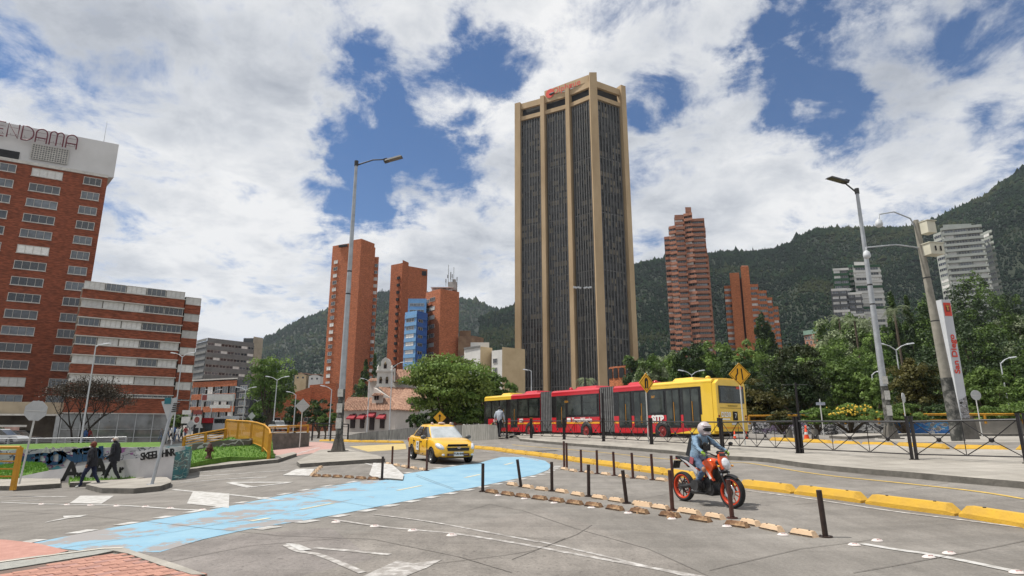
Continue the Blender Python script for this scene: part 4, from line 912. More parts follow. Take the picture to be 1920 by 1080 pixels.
for u, w, h in ((.22, 1.5, 2.4), (.40, 1.3, 2.4), (.58, 1.5, 3.2), (.77, 1.4, 2.4)):
    c = A.lerp(B, u); z0 = Z(806,146) if h > 3 else Z(803, 146); M_ = Matrix.Translation((c.x-o.x, c.y-o.y-.1, 0)) @ Matrix.Rotation(math.atan2(t.y, t.x), 4, 'Z')
    MB().box((0, 0, z0-o.z+h/2), (w*.85, .5, h)).build('door' if h > 3 else 'window', FBK, ch).matrix_basis = M_
    b = MB(); zt_ = z0-o.z+h+.9; b.add([(-w/2-.3, 0, zt_), (w/2+.3, 0, zt_), (w/2+.4, -1.2, zt_-.9), (-w/2-.4, -1.2, zt_-.9), (-w/2-.4, -1.2, zt_-1.2), (w/2+.4, -1.2, zt_-1.2), (-w/2-.3, 0, zt_-1.2), (w/2+.3, 0, zt_-1.2)], [(0,1,2,3),(3,2,5,4),(0,3,4,6),(1,7,5,2)])
    b.build('awning', mat('awning_red', (.30,.03,.04), .8), ch).matrix_basis = M_
# bell gable, nave
gx0, gx1, Dg = 702, 733, 158
block(ch, [foot(gx0,Dg), foot(gx1,Dg)], 0, Z(695,Dg), LIM, 'bell_gable', 3)
for (ya, wa, yb) in ((697, 17.5, 694), (726, 18, 723)):
    block(ch, [foot(717-wa,Dg-.4), foot(717+wa,Dg-.4)], Z(ya,Dg), Z(yb,Dg), LIM, 'cornice', 3.5)
sx = Dg*cP/FPX; zc0 = Z(695, Dg); prof = [(-15,0),(-14,4),(-11,6),(-8.5,10),(-8.5,17),(-6,22),(-3,24.5),(0,26),(3,24.5),(6,22),(8.5,17),(8.5,10),(11,6),(14,4),(15,0)]
g_ = MB().prism([(x*sx, y*sx*.98) for x, y in prof], 0, 2.2, axis='y').build('gable_top', LIM, ch); g_.location = L3(717, Dg, zc0)
for (px, y0, w, h) in ((709.5, 719, 4.6, 15), (721.5, 719, 4.6, 15), (717, 691, 5.5, 11)):
    ww = w*sx; hhh = h*sx; MB().prism([(-ww/2, 0), (ww/2, 0), (ww/2, hhh*.7)]+[(ww/2*math.cos(R(a)), hhh*.7+ww/2*math.sin(R(a))) for a in range(20, 170, 30)]+[(-ww/2, hhh*.7)], -.12, .5, axis='y').build('arch', FBK, ch).location = L3(px, Dg, Z(y0, Dg))
    MB().lathe([(0, .9), (.15, .85), (.28, .3), (.42, 0), (0, .02)], 10).build('bell', mat('bell_bronze', (.12,.09,.05), .4, metal=.8), ch).location = L3(px, Dg-.3, Z(y0, Dg)+.9)
b = MB().box((0,0,.9), (.12,.12,1.8)).box((0,0,1.2), (.8,.12,.12)); b.build('cross', FBK, ch).location = L3(717, Dg+.5, Z(669,Dg))
for px in (704, 730): MB().lathe([(0, 1.5), (.1, 1.2), (.35, .9), (.3, .4), (.45, 0)], 8).build('finial', LIM, ch).location = L3(px, Dg, Z(694,Dg))
block(ch, [foot(733,162), foot(790,158)], 0, Z(716,160), LIM, 'nave_wall', 12)
roofsheet(L3(736,158.6,Z(715,160)), L3(800,157.5,Z(715,159)), L3(792,166,Z(692,166)), L3(740,166,Z(693,166)), 20, ch)
for pp in ((734,),): block(ch, [foot(734,158), foot(737,158)], Z(716,159), Z(692,160), LIM, 'gable_edge', 7)
block(ch, [foot(686,163), foot(704,162)], 0, Z(716,162), PNK, 'wall', 9)
roofsheet(L3(683,160.8,Z(716,162)), L3(706,160.2,Z(715,162)), L3(704,166,Z(709,166)), L3(690,166,Z(710,166)), 8, ch)
# lean-to roofs in front of the gable
b = MB(); A1, A2, A3 = L3(698,154,0), L3(735,151.5,0), L3(702,154,Z(726,154)); b.add([L3(697,154,4), L3(737,151,4), L3(737,151,Z(750,151)), L3(702,154,Z(727,154)), L3(697,154,Z(727,154))], [(0,1,2,3,4)]); b.build('wall', PNK, ch)
roofsheet(L3(738,150.5,Z(752,151)), L3(820,154,Z(757,153)), L3(800,160,Z(727,160)), L3(706,157,Z(726,157)), 30, ch)
block(ch, [foot(695,149), foot(716,148)], zE, Z(741,148), PNK, 'dormer', 4); roofsheet(L3(693,147.5,Z(742,148)), L3(718,146.5,Z(741,148)), L3(714,151,Z(737,150)), L3(699,151,Z(737,150)), 8, ch)
for px in (701, 706, 711): MB().box((0,0,.8), (.5,.3,1.5)).build('window', FBK, ch).location = L3(px, 148.5, Z(750,148))
block(ch, [foot(784,150), foot(850,152)], -.5, Z(752,151), mat('grey_lime', (.40,.39,.36), .9, var=.2, scale=.6), 'yard_wall', 4)
# far small houses at the foot of the left hill
for i, (px, py, m_n) in enumerate(((556, 700, CRM), (583, 702, WHT), (668, 692, BRK_D), (745, 664, CRM))):
    D = 420; h_ = thing('hill_house', ['cream house at the foot of the left hill','white house at the foot of the left hill','brick house beside the foot of the tall tower','cream house glimpsed between the two brick towers'][i], 'house', (xh(px, D), D, 0), 0, 'distant houses on the slope')
    zb = Z(py+8, D); MB().prism([(-4, zb-20), (4, zb-20), (4, zb+1.5), (0, zb+3.5), (-4, zb+1.5)], 0, 8, axis='y').build('wall', m_n, h_)
    MB().box((0, 4, zb+2.9), (9, 9, .4)).build('roof', TILE, h_)
    for k in (-1.8, 1.8): MB().box((k, -.02, zb), (1.2, .2, 1.2)).build('window', GLS, h_)
# ================================================================== vegetation
BARK = mat('bark', (.09,.07,.05), .95, var=.35, scale=4, bump=.8, bscale=12)
LM = {'green': leafmat('leaf_green', (.035,.078,.014), (.13,.20,.04)), 'dark': leafmat('leaf_dark', (.016,.038,.013), (.055,.09,.025), .2), 'bright': leafmat('leaf_bright', (.075,.14,.025), (.23,.33,.08)),
      'silver': leafmat('leaf_silver', (.12,.16,.08), (.36,.41,.24)), 'olive': leafmat('leaf_olive', (.05,.055,.012), (.17,.15,.04)), 'pine': leafmat('leaf_pine', (.018,.035,.012), (.06,.075,.02), .15), 'ficus': leafmat('leaf_ficus', (.05,.10,.016), (.23,.29,.07), .3)}
ALT = {'dark': 'green', 'green': 'bright', 'bright': 'green', 'silver': 'green', 'olive': 'pine', 'pine': 'dark', 'ficus': 'bright'}
def crownmesh(rx, ry, rz, K, per, s, form='round', seed=0, flat=.8, cr=.30):
    g = np.random.default_rng(seed)
    c = g.normal(size=(K, 3)); c /= np.linalg.norm(c, axis=1)[:, None]; c *= (g.random(K)**.45)[:, None]*.84
    if form == 'cone': c[:, 2] = g.uniform(-.95, .85, K); f = (.95-c[:, 2])/1.9; a = g.uniform(0, 6.28, K); c[:, 0] = np.cos(a)*f*.85; c[:, 1] = np.sin(a)*f*.85
    if form == 'flat': c[:, 2] = np.where(c[:, 2] < -.2, c[:, 2]*.4, c[:, 2])
    r = g.uniform(.5, 1.15, K)*cr
    if form == 'cone': r *= .35+.5*(.95-c[:, 2])/1.9+.1
    n = K*per; ci = np.repeat(np.arange(K), per); d = g.normal(size=(n, 3)); d /= np.linalg.norm(d, axis=1)[:, None]; d[:, 2] = np.where(d[:, 2] < -.3, -d[:, 2]*.6, d[:, 2])
    p = c[ci]+d*(r[ci]*(.62+.42*g.random(n)))[:, None]*np.array([1, 1, flat]); S = np.array([rx, ry, rz]); p = p*S
    nr = d+g.normal(0, .55, (n, 3)); nr /= np.linalg.norm(nr, axis=1)[:, None]
    u = np.cross(nr, g.normal(size=(n, 3))); u /= np.linalg.norm(u, axis=1)[:, None]+1e-9; w = np.cross(nr, u); sz = (s*g.uniform(.6, 1.4, n))[:, None]
    V = np.stack([p-u*sz, p-w*sz*.55, p+u*sz, p+w*sz*.55], 1).reshape(-1, 3); F = np.arange(n*4).reshape(n, 4)
    return V, F, c*S
def tree(label, px, ybase, ytop, wpx, D, kind='green', form='round', cat='tree', K=46, per=90, s=None, trunk=.3, group='trees in the park', z0=None, name=None, seed=None, kk=None):
    X = at(px, (ytop+min(ybase, 790))/2, D).x; zb = hz(X, D) if z0 is None else z0; zt = zr(ytop, D); Hh = zt-zb; rx = wpx*D/1153/2; th = Hh*trunk
    r = thing(name or ('conifer_tree' if form == 'cone' else 'leafy_tree' if cat == 'tree' else 'leafy_bush'), label, cat, (X, D, zb), 0, group)
    s = s or max(.07, D*.0019); seed = seed if seed is not None else abs(hash(label)) % 9999
    seed = sum(ord(c) for c in label)
    V, F, C = crownmesh(rx, rx*.9, (Hh-th)/2, K, per, s, form, seed); V[:, 2] += th+(Hh-th)/2
    mi_ = np.repeat((np.random.default_rng(seed+1).random(K) < .36).astype(int), per); put('crown', npmesh('crown', V, F, [LM[kind], LM[ALT[kind]]], False, mi_), r)
    b = MB(); tr = max(.10, rx*.07); rg = np.random.default_rng(seed)
    b.tube([(0, 0, -.4), (.05*rx, 0, th*.6), (0, 0, th+(Hh-th)*.35), (0, 0, th+(Hh-th)*(.9 if form == 'cone' else .6))], [tr*1.3, tr, tr*.7, tr*.2], 8)
    if form != 'cone':
        for c in C[:14]:
            b.tube([(0, 0, th*.7), (c[0]*.45, c[1]*.45, th+(Hh-th)*.2), (c[0], c[1], c[2]+th+(Hh-th)/2)], [tr*.6, tr*.4, tr*.12], 5, caps=False)
    b.build('trunk', BARK, r); return r
T = tree
T('wide dark green tree with dense leaves in front of the church', 838, 806, 662, 186, 62, 'ficus', 'round', K=150, per=200, s=.16, trunk=.17, group='trees by the church')
T('smaller light green tree right of the church tree, above the bus nose', 912, 800, 694, 110, 68, 'green', K=80, per=150, s=.14, trunk=.08, group='trees by the church')
T('light green crown touching the foot of the central tower', 955, 800, 712, 60, 70, 'bright', K=40, per=130, s=.14, trunk=.08, group='trees by the church')
T('leafy low plants along the wall between taxi and bus nose', 884, 806, 752, 90, 62, 'green', 'flat', cat='bush', K=60, per=120, s=.12, trunk=.03, group='trees by the church')
T('low dark shrubs behind the wall under the church tree', 812, 806, 768, 60, 66, 'dark', 'flat', cat='bush', K=40, per=100, s=.12, trunk=.03, group='trees by the church')
T('low round shrub beside the church wall behind the taxi', 782, 808, 764, 40, 75, 'dark', K=24, per=80, cat='bush', trunk=.05, group='trees by the church')
T('tall leafy green tree in front of the black building', 508, 800, 652, 105, 110, 'green', 'round', K=80, per=120, s=.20, trunk=.18, group='trees along the left avenue')
T('dark bushy tree under the double lamp left of the avenue', 480, 802, 752, 50, 100, 'dark', group='trees along the left avenue', trunk=.15, K=30, per=70)
T('dark tree right of the leafy green one on the avenue', 555, 802, 742, 55, 105, 'dark', group='trees along the left avenue', trunk=.15, K=30, per=80)
T('broad dark tree just left of the big street lamp', 600, 806, 745, 60, 100, 'dark', group='trees along the left avenue', trunk=.2, K=40, per=80)
T('small green tree beside the base of the big street lamp', 612, 806, 765, 40, 90, 'green', group='trees along the left avenue', trunk=.3, K=26, per=70)
T('dark araucaria behind the church, in front of the brick tower', 683, 790, 668, 42, 180, 'dark', 'cone', group='trees by the church', trunk=.1, K=60, per=60)
T('dark slender araucaria touching the bell gable', 700, 790, 655, 26, 185, 'dark', 'cone', group='trees by the church', trunk=.1, K=50, per=50)
T('dark round tree at the foot of the brick tower left of the church', 675, 790, 712, 40, 175, 'dark', group='trees by the church', trunk=.1, K=30, per=60)
T('green tree behind the hotel lobby corner', 332, 812, 762, 60, 120, 'green', group='trees along the left avenue', trunk=.2, K=30, per=70)
T('dark green bush at the left edge beside the hotel entrance', 8, 835, 797, 50, 80, 'dark', cat='bush', trunk=.05, group='trees along the left avenue', K=24, per=60)
# bare dark tree by the hotel
def twiggy(label, px, ytop, D, wpx):
    X = xh(px, D); zb = hz(X, D); Hh = zr(ytop, D)-zb; r = thing('sparse_tree', label, 'tree', (X, D, zb)); b = MB(); g = random.Random(4); tips = []
    def br(p, d, L, rad, k):
        q = p+d*L; b.tube([p, p.lerp(q, .5)+Vector((g.uniform(-.1, .1), g.uniform(-.1, .1), .05))*L*.4, q], [rad, rad*.8, rad*.6], 5, caps=False); tips.append(q)
        if k == 0: return
        for _ in range(3 if k > 1 else 2):
            e = (d+Vector((g.uniform(-1, 1), g.uniform(-1, 1), g.uniform(-.15, .8)))*.85).normalized(); br(q, e, L*.7, rad*.58, k-1)
    for a in (-.35, .3, .05): br(Vector((a*.5, 0, -.2)), Vector((a, 0, 1)).normalized(), Hh*.33, .14, 5)
    b.build('trunk', mat('bark_dark', (.03,.025,.02), .95), r)
    P = np.array([t[:] for t in tips for _ in range(9)]); P += np.random.default_rng(3).normal(0, .38, P.shape); n = len(P); g2 = np.random.default_rng(5); u = g2.normal(size=(n, 3)); u /= np.linalg.norm(u, axis=1)[:, None]; w = np.cross(u, g2.normal(size=(n, 3))); w /= np.linalg.norm(w, axis=1)[:, None]
    V = np.stack([P-u*.09, P-w*.05, P+u*.09, P+w*.05], 1).reshape(-1, 3); put('crown', npmesh('crown', V, np.arange(n*4).reshape(n, 4), leafmat('leaf_brown', (.035,.025,.02), (.075,.06,.035), .1)), r)
twiggy('sparse dark tree with bare branches in front of the hotel glass lobby', 152, 705, 66, 90)
# park on the right: (label, px, ybase, ytop, width, D, kind, form)
PARK = [('dark bushy tree just right of the central tower, above the bus roof', 1222, 745, 655, 62, 110, 'silver', 'round'), ('dark green tree above the tunnel warning sign', 1292, 745, 640, 78, 95, 'dark', 'round'),
 ('pale tree below the rose brick tower', 1252, 740, 650, 56, 125, 'silver', 'round'), ('light green tree below the rose brick tower, right side', 1348, 745, 622, 70, 115, 'bright', 'round'), ('dark tree between two light green trees behind the bus', 1330, 740, 655, 56, 100, 'green', 'round'),
 ('bright feathery tree in front of the stepped brick tower', 1418, 745, 622, 88, 100, 'bright', 'round'), ('feathery dark tree rising against the stepped brick tower', 1437, 720, 572, 40, 190, 'dark', 'flat'),
 ('olive brown bush right behind the yellow bus tail', 1432, 802, 706, 92, 52, 'olive', 'round'), ('tall dark pine like tree right of the narrowing sign', 1492, 800, 636, 105, 60, 'pine', 'round'),
 ('pale domed tree left of the brick house on the slope', 1555, 740, 597, 62, 150, 'silver', 'round'), ('silvery round tree left of the big right lamp', 1612, 740, 588, 80, 130, 'silver', 'round'), ('bright green tree below the silvery one', 1560, 770, 640, 90, 100, 'bright', 'round'),
 ('dark green tree left of the big right lamp', 1590, 790, 665, 100, 66, 'green', 'round'), ('green tree standing behind the big right lamp shaft', 1640, 760, 612, 60, 110, 'green', 'round'), ('very dark slim conifer right of the big right lamp', 1683, 760, 540, 44, 120, 'dark', 'cone'),
 ('dark slim conifer beside the slim one', 1712, 760, 548, 42, 125, 'dark', 'cone'), ('dark tall tree behind the concrete camera pole', 1745, 770, 560, 90, 130, 'dark', 'round'), ('round olive green tree between lamp and camera pole', 1722, 795, 664, 98, 52, 'olive', 'round'),
 ('very dark tree right of the station pylon', 1845, 780, 590, 110, 90, 'dark', 'round'), ('dark spreading tree in front of the pale banded block', 1838, 740, 500, 90, 200, 'dark', 'flat'), ('tall dark tree right behind the pylon top', 1800, 760, 560, 80, 140, 'dark', 'round'),
 ('pale tree at the right edge above the park', 1905, 760, 570, 70, 110, 'silver', 'round'), ('dark green tree at the right edge behind the round sign', 1880, 790, 640, 90, 75, 'dark', 'round'), ('bright green leafy tree right of the pylon', 1848, 795, 680, 70, 58, 'bright', 'round'),
 ('dark tree beyond the right border of the picture', 1960, 790, 610, 120, 80, 'dark', 'round'), ('tree in the dark gap above the yellow bush', 1530, 780, 700, 80, 70, 'green', 'round'), ('dark crown filling the slope under the green block', 1600, 700, 560, 80, 230, 'dark', 'round'),
 ('dark crown on the slope left of the pale banded block', 1750, 700, 545, 70, 230, 'dark', 'flat'), ('small dark crown right of the stepped tower', 1500, 720, 640, 60, 200, 'dark', 'round'), ('dark crown behind the rose brick tower foot', 1228, 720, 668, 60, 200, 'green', 'round'),
 ('dark tree behind the yellow bus and the narrowing sign', 1390, 790, 668, 80, 80, 'dark', 'round'), ('tree at the far right foot of the hill', 1900, 720, 530, 70, 220, 'dark', 'round')]
for (lb, px, yb, yt, w, D, k, f) in PARK:
    T(lb, px, yb, yt, w*1.22, D, k, f, K=92 if D < 80 else 76, per=170 if D < 80 else 130, trunk=.10 if D > 60 else .05, s=max(.10, D*.0022))
BUSH = [('low green bushes with yellow flowers behind the right wall', 1590, 752, 110, 46, 'bright'), ('low green bush right of the street name sign', 1530, 762, 70, 46, 'green'), ('bright low bush behind the rightmost round sign', 1870, 750, 110, 47, 'bright'),
        ('green hedge bush between lamp and camera pole', 1690, 752, 90, 46, 'green'), ('low bush right of the pylon foot', 1930, 748, 90, 45, 'green'), ('low bush beside the railing behind the bus tail', 1462, 768, 60, 47, 'olive'), ('dark low bush behind the blue painted wall', 1770, 752, 80, 48, 'dark')]
for lb, px, yt, w, D, k in BUSH: T(lb, px, 790, yt, w, D, k, 'flat', cat='bush', K=50, per=100, trunk=.05, s=.085, group='bushes along the park wall')
# flowers on one bush are tiny yellow clumps
b = MB(); X = xh(1592, 44.6)
for _ in range(60): 
    b.ball((random.gauss(X, 1.0), 44.4+random.uniform(-.6, .6), zr(random.uniform(760, 778), 44.6)), random.uniform(.05, .09), 6)
f_ = b.build('flowers', mat('petal_yellow', (.6,.42,.05), .7)); f_['kind'] = 'stuff'
# palms
def palm(label, px, ytop, D, R_=3.2):
    X = xh(px, D); zb = hz(X, D); h = zr(ytop, D)-zb; r = thing('palm_tree', label, 'palm', (X, D, zb), 0, 'palms in the park'); MB().tube([(0, 0, -.3), (.1, 0, h*.5), (0, 0, h-R_*.3)], [.3, .2, .17], 8).build('trunk', BARK, r)
    b = MB(); g = random.Random(px)
    for k in range(22):
        a = g.uniform(0, 6.28); up_ = g.uniform(.1, 1.2); pts = [Vector((math.cos(a)*t*R_*.85, math.sin(a)*t*R_*.85, h-R_*.3+up_*t*1.3*R_*.6-1.5*t*t*R_*.6)) for t in (0, .2, .4, .6, .8, 1)]
        for i in range(5):
            for s in (-1, 1):
                for j in range(3):
                    p = pts[i].lerp(pts[i+1], j/3); d = (pts[i+1]-pts[i]).normalized(); n = Vector((-d.y, d.x, 0)).normalized()*s; q = p+n*.5*(1-i/7)+d*.4-Vector((0, 0, .22))
                    b.add([p, p+d*.09, q], [(0, 1, 2)])
    b.build('fronds', LM['silver'], r)
palm('pale palm crown in front of the dark conifers', 1708, 572, 105); palm('palm crown below the green block', 1598, 588, 140, 4); palm('palm crown beside the big right lamp shaft', 1628, 592, 120, 3.6)
palm('thin pale palm in front of the central tower, above the bus roof', 1103, 706, 90, 1.8)
# ================================================================== grass banks and walls on the left
bank('grass_bank', [(305,893),(250,905),(130,912),(128,905),(240,893),(345,884),(350,862),(372,845),(425,832),(470,827),(503,850),(515,866),(470,870),(430,872),(380,880)], .18, [(450,856,1.0,2.6),(480,858,.8,2.0),(410,866,.6,3.0),(370,876,.3,3)])
bank('grass_bank', [(-40,905),(0,905),(95,897),(85,888),(60,876),(45,872),(0,872),(-40,872)], .1, [(42,886,.35,1.3),(20,890,.35,3)])
for nm, poly in (('bank_kerb', [(130,914),(250,907),(310,896),(380,883),(470,873),(520,868),(556,856),(550,853),(505,863),(430,870),(380,878),(310,890),(250,902),(130,909)]), ('bank_kerb', [(-40,920),(24,920),(24,906),(-40,906)]), ('bank_kerb', [(24,921),(112,915),(112,902),(95,897),(24,905)])):
    slab(nm, poly, .17, CONCP if nm != 'x' else None, KERB)
def graffiti(name, cols, seed, scale=1.0, base=(.50,.49,.47)):
    m = bpy.data.materials.new(name); m.use_nodes = True; t = m.node_tree; b = t.nodes['Principled BSDF']; b.inputs['Roughness'].default_value = .85
    co = t.nodes.new('ShaderNodeTexCoord'); last = None
    mp = t.nodes.new('ShaderNodeMapping'); mp.inputs['Location'].default_value = (seed, seed*2, 0); t.links.new(co.outputs['Object'], mp.inputs[0])
    rgb = t.nodes.new('ShaderNodeRGB'); rgb.outputs[0].default_value = (*base, 1); last = rgb.outputs[0]
    for i, (c, sc_, th, kind) in enumerate(cols):
        if kind == 'blob': n = t.nodes.new('ShaderNodeTexNoise'); n.inputs['Scale'].default_value = sc_*scale; n.inputs['Detail'].default_value = 1.5; n.inputs['Distortion'].default_value = 1.2; o_ = n.outputs['Fac']
        else: n = t.nodes.new('ShaderNodeTexVoronoi'); n.feature = 'DISTANCE_TO_EDGE'; n.inputs['Scale'].default_value = sc_*scale; o_ = n.outputs['Distance']
        mq = t.nodes.new('ShaderNodeMapping'); mq.inputs['Location'].default_value = (i*7.3+seed, i*3.1, i); mq.inputs['Scale'].default_value = (.7, .7, 1.3); t.links.new(mp.outputs[0], mq.inputs[0])
        ds = t.nodes.new('ShaderNodeTexNoise'); ds.inputs['Scale'].default_value = 2.2; ad = t.nodes.new('ShaderNodeVectorMath'); ad.operation = 'ADD'; t.links.new(mq.outputs[0], ds.inputs['Vector']); t.links.new(mq.outputs[0], ad.inputs[0]); t.links.new(ds.outputs['Color'], ad.inputs[1]); t.links.new(ad.outputs[0], n.inputs['Vector'])
        gt = t.nodes.new('ShaderNodeMath'); gt.operation = 'GREATER_THAN' if kind == 'blob' else 'LESS_THAN'; t.links.new(o_, gt.inputs[0]); gt.inputs[1].default_value = th
        mx_ = t.nodes.new('ShaderNodeMix'); mx_.data_type = 'RGBA'; t.links.new(gt.outputs[0], mx_.inputs[0]); t.links.new(last, mx_.inputs[6]); mx_.inputs[7].default_value = (*c, 1); last = mx_.outputs[2]
    dn = t.nodes.new('ShaderNodeTexNoise'); dn.inputs['Scale'].default_value = 1.2; dn.inputs['Detail'].default_value = 8; t.links.new(co.outputs['Object'], dn.inputs['Vector'])
    mr_ = t.nodes.new('ShaderNodeMapRange'); t.links.new(dn.outputs['Fac'], mr_.inputs[0]); mr_.inputs[1].default_value = .3; mr_.inputs[2].default_value = .7; mr_.inputs[3].default_value = .8; mr_.inputs[4].default_value = 1.08
    vm = t.nodes.new('ShaderNodeVectorMath'); vm.operation = 'SCALE'; t.links.new(last, vm.inputs[0]); t.links.new(mr_.outputs[0], vm.inputs['Scale']); t.links.new(vm.outputs[0], b.inputs['Base Color']); return m
GW = mat('wall_whitewash', (.40,.39,.40), .85, col2=(.54,.53,.53), scale=.8, detail=9)
GF1 = graffiti('graffiti_mixed', [((.10,.33,.38), .5, .56, 'blob'), ((.30,.12,.28), .6, .60, 'blob'), ((.45,.25,.18), .45, .62, 'blob'), ((.10,.10,.12), .8, .018, 'line'), ((.55,.55,.55), .7, .60, 'blob')], 2, 1., (.42,.42,.43))
GF2 = graffiti('graffiti_monochrome', [((.12,.12,.13), .8, .52, 'blob'), ((.62,.62,.63), 1.3, .10, 'line'), ((.28,.22,.33), .5, .62, 'blob'), ((.03,.03,.03), 1.9, .05, 'line')], 5, 1.2, (.33,.33,.33))
GF3 = graffiti('graffiti_blue', [((.03,.14,.40), .5, .42, 'blob'), ((.05,.25,.5), 1.2, .62, 'blob'), ((.5,.5,.5), 1.4, .025, 'line')], 9, 1, (.20,.19,.17))
GF4 = graffiti('graffiti_teal', [((.05,.16,.17), 1.2, .5, 'blob'), ((.35,.5,.45), 2.0, .04, 'line')], 3, 1.4, (.12,.15,.14))
def wall(label, pts, m, th=.3, name='retaining_wall', group=None, ztop=None):
    """pts: (px, ybottom, ytop, D)"""
    a = pts[0]; root_p = Vector((xh(a[0], a[3]), a[3], 0)); b = MB(); vs = []
    for (px, yb, yt, D) in pts:
        X = at(px, (yb+yt)/2, D).x; zb = zr(yb, D)-.5; zt = zr(yt, D)
        vs += [(X-root_p.x, D-root_p.y, zb), (X-root_p.x, D-root_p.y, zt), (X-root_p.x, D+th-root_p.y, zt), (X-root_p.x, D+th-root_p.y, zb)]
    n = len(pts); fs = []
    for i in range(n-1):
        for k in range(4): k2 = (k+1) % 4; fs.append((4*i+k, 4*i+k2, 4*i+4+k2, 4*i+4+k))
    fs += [(3, 2, 1, 0), tuple(4*(n-1)+k for k in range(4))]
    b.add(vs, fs); o = b.build(name, m); o.location = root_p; return tag(o, label, 'wall', group)
w1 = wall('whitewashed sloping wall with two big letters and a name painted on it', [(38,905,893,27.5),(80,912,884,27),(140,915,874,26.5),(200,912,867,26),(260,905,858,25.5),(325,900,848,25.2)], GW)
wall('short teal painted wall end beside the grass bank', [(325.5,900,848,25.2),(345,894,843,25.6),(352,880,845,28)], GF4)
w3 = wall('long graffiti wall behind the whitewashed one', [(-60,898,846,34),(60,890,842,34),(140,880,840,34),(230,870,839,34),(300,862,838,34.2),(352,856,837,34.4)], GF1, .3)
wall('low painted parapet at the top of the ramp', [(304,845,836,37),(342,842,831,37.2),(386,840,829,37.6)], mat('pale_blue_wall', (.36,.40,.42), .85, var=.15))
wall('dark parapet with white arcs below the lower yellow railing', [(360,848,833,33),(400,842,828,33.5),(432,838,824,34),(470,836,822,34.5)], graffiti('graffiti_arcs', [((.5,.5,.5), 1.2, .05, 'line')], 4, 1, (.13,.12,.11)))
# blue outline letters in the band above the white wall
NAVY = mat('graffiti_navy', (.02,.07,.14), .7); GBLK = mat('graffiti_black', (.02,.02,.02), .8)
def on_wall(o, px, py, D, body, size, m, roll=0., sx=1., bold=0.): 
    M = Matrix.Translation((at(px, py, D).x-o.location.x, D-.03-o.location.y, zr(py, D))) @ Matrix.Rotation(R(roll), 4, 'Y') @ Matrix.Rotation(math.pi/2, 4, 'X')
    return text(body, size, m, o, M, .006, 'painted_letters', sx=sx, bold=bold)
def dwall(px): return float(np.interp(px, [38,80,140,200,260,325], [27.5,27,26.5,26,25.5,25.2]))-.03
for px, py, ch_, sz, rl in ((134, 885, 'A', 1.05, -3), (148.5, 890, 'x', .42, 0), (187.5, 878, 'A', 1.0, -4), (199, 884, 'x', .42, 0), (228, 880, 'r', .35, 0)): on_wall(w1, px, py, dwall(px), ch_, sz, GBLK, rl, bold=.035)
for i, c in enumerate('SKEEL HNR'):
    if c != ' ': on_wall(w1, 268+i*7.0, 856.5-i*1.0, dwall(268+i*7.0), c, .40, GBLK, -6, bold=.012)
for i, c in enumerate('REDONTDL'): on_wall(w3, 38+i*22.5, 868-i*2.6, 33.94, c, .95, NAVY, -6, sx=1.5, bold=.04)
on_wall(w3, 125, 846, 33.94, 'ANERO', .55, WHITE, -1, sx=1.5, bold=.02)
# grass strips between and behind the walls
def strip(name, pts, m, w=3.):
    vs = []
    for (px, py, D) in pts:
        X = at(px, py, D).x; z = zr(py, D); vs += [(X, D, z), (X*(D+w)/D, D+w, z+.12)]
    return struct(MB().add(vs, [(2*i, 2*i+2, 2*i+3, 2*i+1) for i in range(len(pts)-1)]).build(name, m))
strip('grass_strip', [(-60,846,34.3),(60,842,34.3),(140,840,34.3),(230,839,34.3),(300,838,34.4)], GR, 6)
strip('grass_strip', [(60,893,27.8),(140,874,27),(325,848,25.6)][:0] or [(-60,896,28.2),(60,893,28.2)], GR, 2)
# ================================================================== kerb blocks, stops, bollards, studs
YEL = mat('kerb_yellow', (.62,.37,.035), .75, col2=(.50,.30,.05), scale=2.5, var=.3, bump=.4, bscale=25, detail=9)
def kerb_mesh(L, w=.26, h=.19):
    prof = [(-w/2, -.03), (-w/2, h*.35), (-w*.30, h), (w*.30, h), (w/2, h*.35), (w/2, -.03)]; b = MB(); vs = []
    for x, s in ((-L/2, .0), (-L/2+.14, 1), (0, 1.02), (L/2-.14, 1), (L/2, .0)):
        for (y, z) in prof: vs.append((x, y*(1 if s else .92), z if s else min(z, .03)+(.012 if z > 0 else 0)))
    n = 6; fs = [(i*n+k, i*n+(k+1) % n, (i+1)*n+(k+1) % n, (i+1)*n+k) for i in range(4) for k in range(n)]; b.add(vs, fs+[(5,4,3,2,1,0), tuple(24+k for k in range(6))])
    for sx in (-1, 1): b.cyl((sx*L*.27, 0, h), .025, .012, 8, 1)
    me = b.mesh('kerb_block', [YEL, BLK]); return me
KM = {}
def lay(pxs, L, gap, fn, smooth=True, lift=0., z=None):
    P = [G(*p) for p in pxs]; P = smooth_line(P, 14) if smooth else P; D = [0]
    for a, b in zip(P, P[1:]): D.append(D[-1]+(b-a).length)
    s = 0; i = 0; out = []
    while s+L <= D[-1]:
        def pt(s):
            j = next((k for k in range(len(D)-1) if D[k+1] >= s), len(P)-2); return P[j].lerp(P[j+1], (s-D[j])/max(1e-6, D[j+1]-D[j]))
        a, b = pt(s), pt(s+L); c = (a+b)/2; c.z = hz(c.x, c.y)+lift; out.append((c, math.atan2(b.y-a.y, b.x-a.x), b-a)); s += L+gap; i += 1
    for i, (c, an, d) in enumerate(out): fn(i, c, an, d, len(out))
    return out
km = kerb_mesh(1.72)
def put_kerb(prefix, grp, me):
    def f(i, c, an, d, n):
        o = put('kerb_block', me); o.location = c; sl = math.asin(max(-1, min(1, (hz(c.x+math.cos(an), c.y+math.sin(an))-hz(c.x-math.cos(an), c.y-math.sin(an)))/2)))
        o.rotation_euler = (random.uniform(-.01, .01), -sl, an+random.uniform(-.012, .012)); w = ORD[i] if i < 30 else str(i+1)+'th'
        tag(o, prefix.format(w), 'kerb block', grp)
    return f
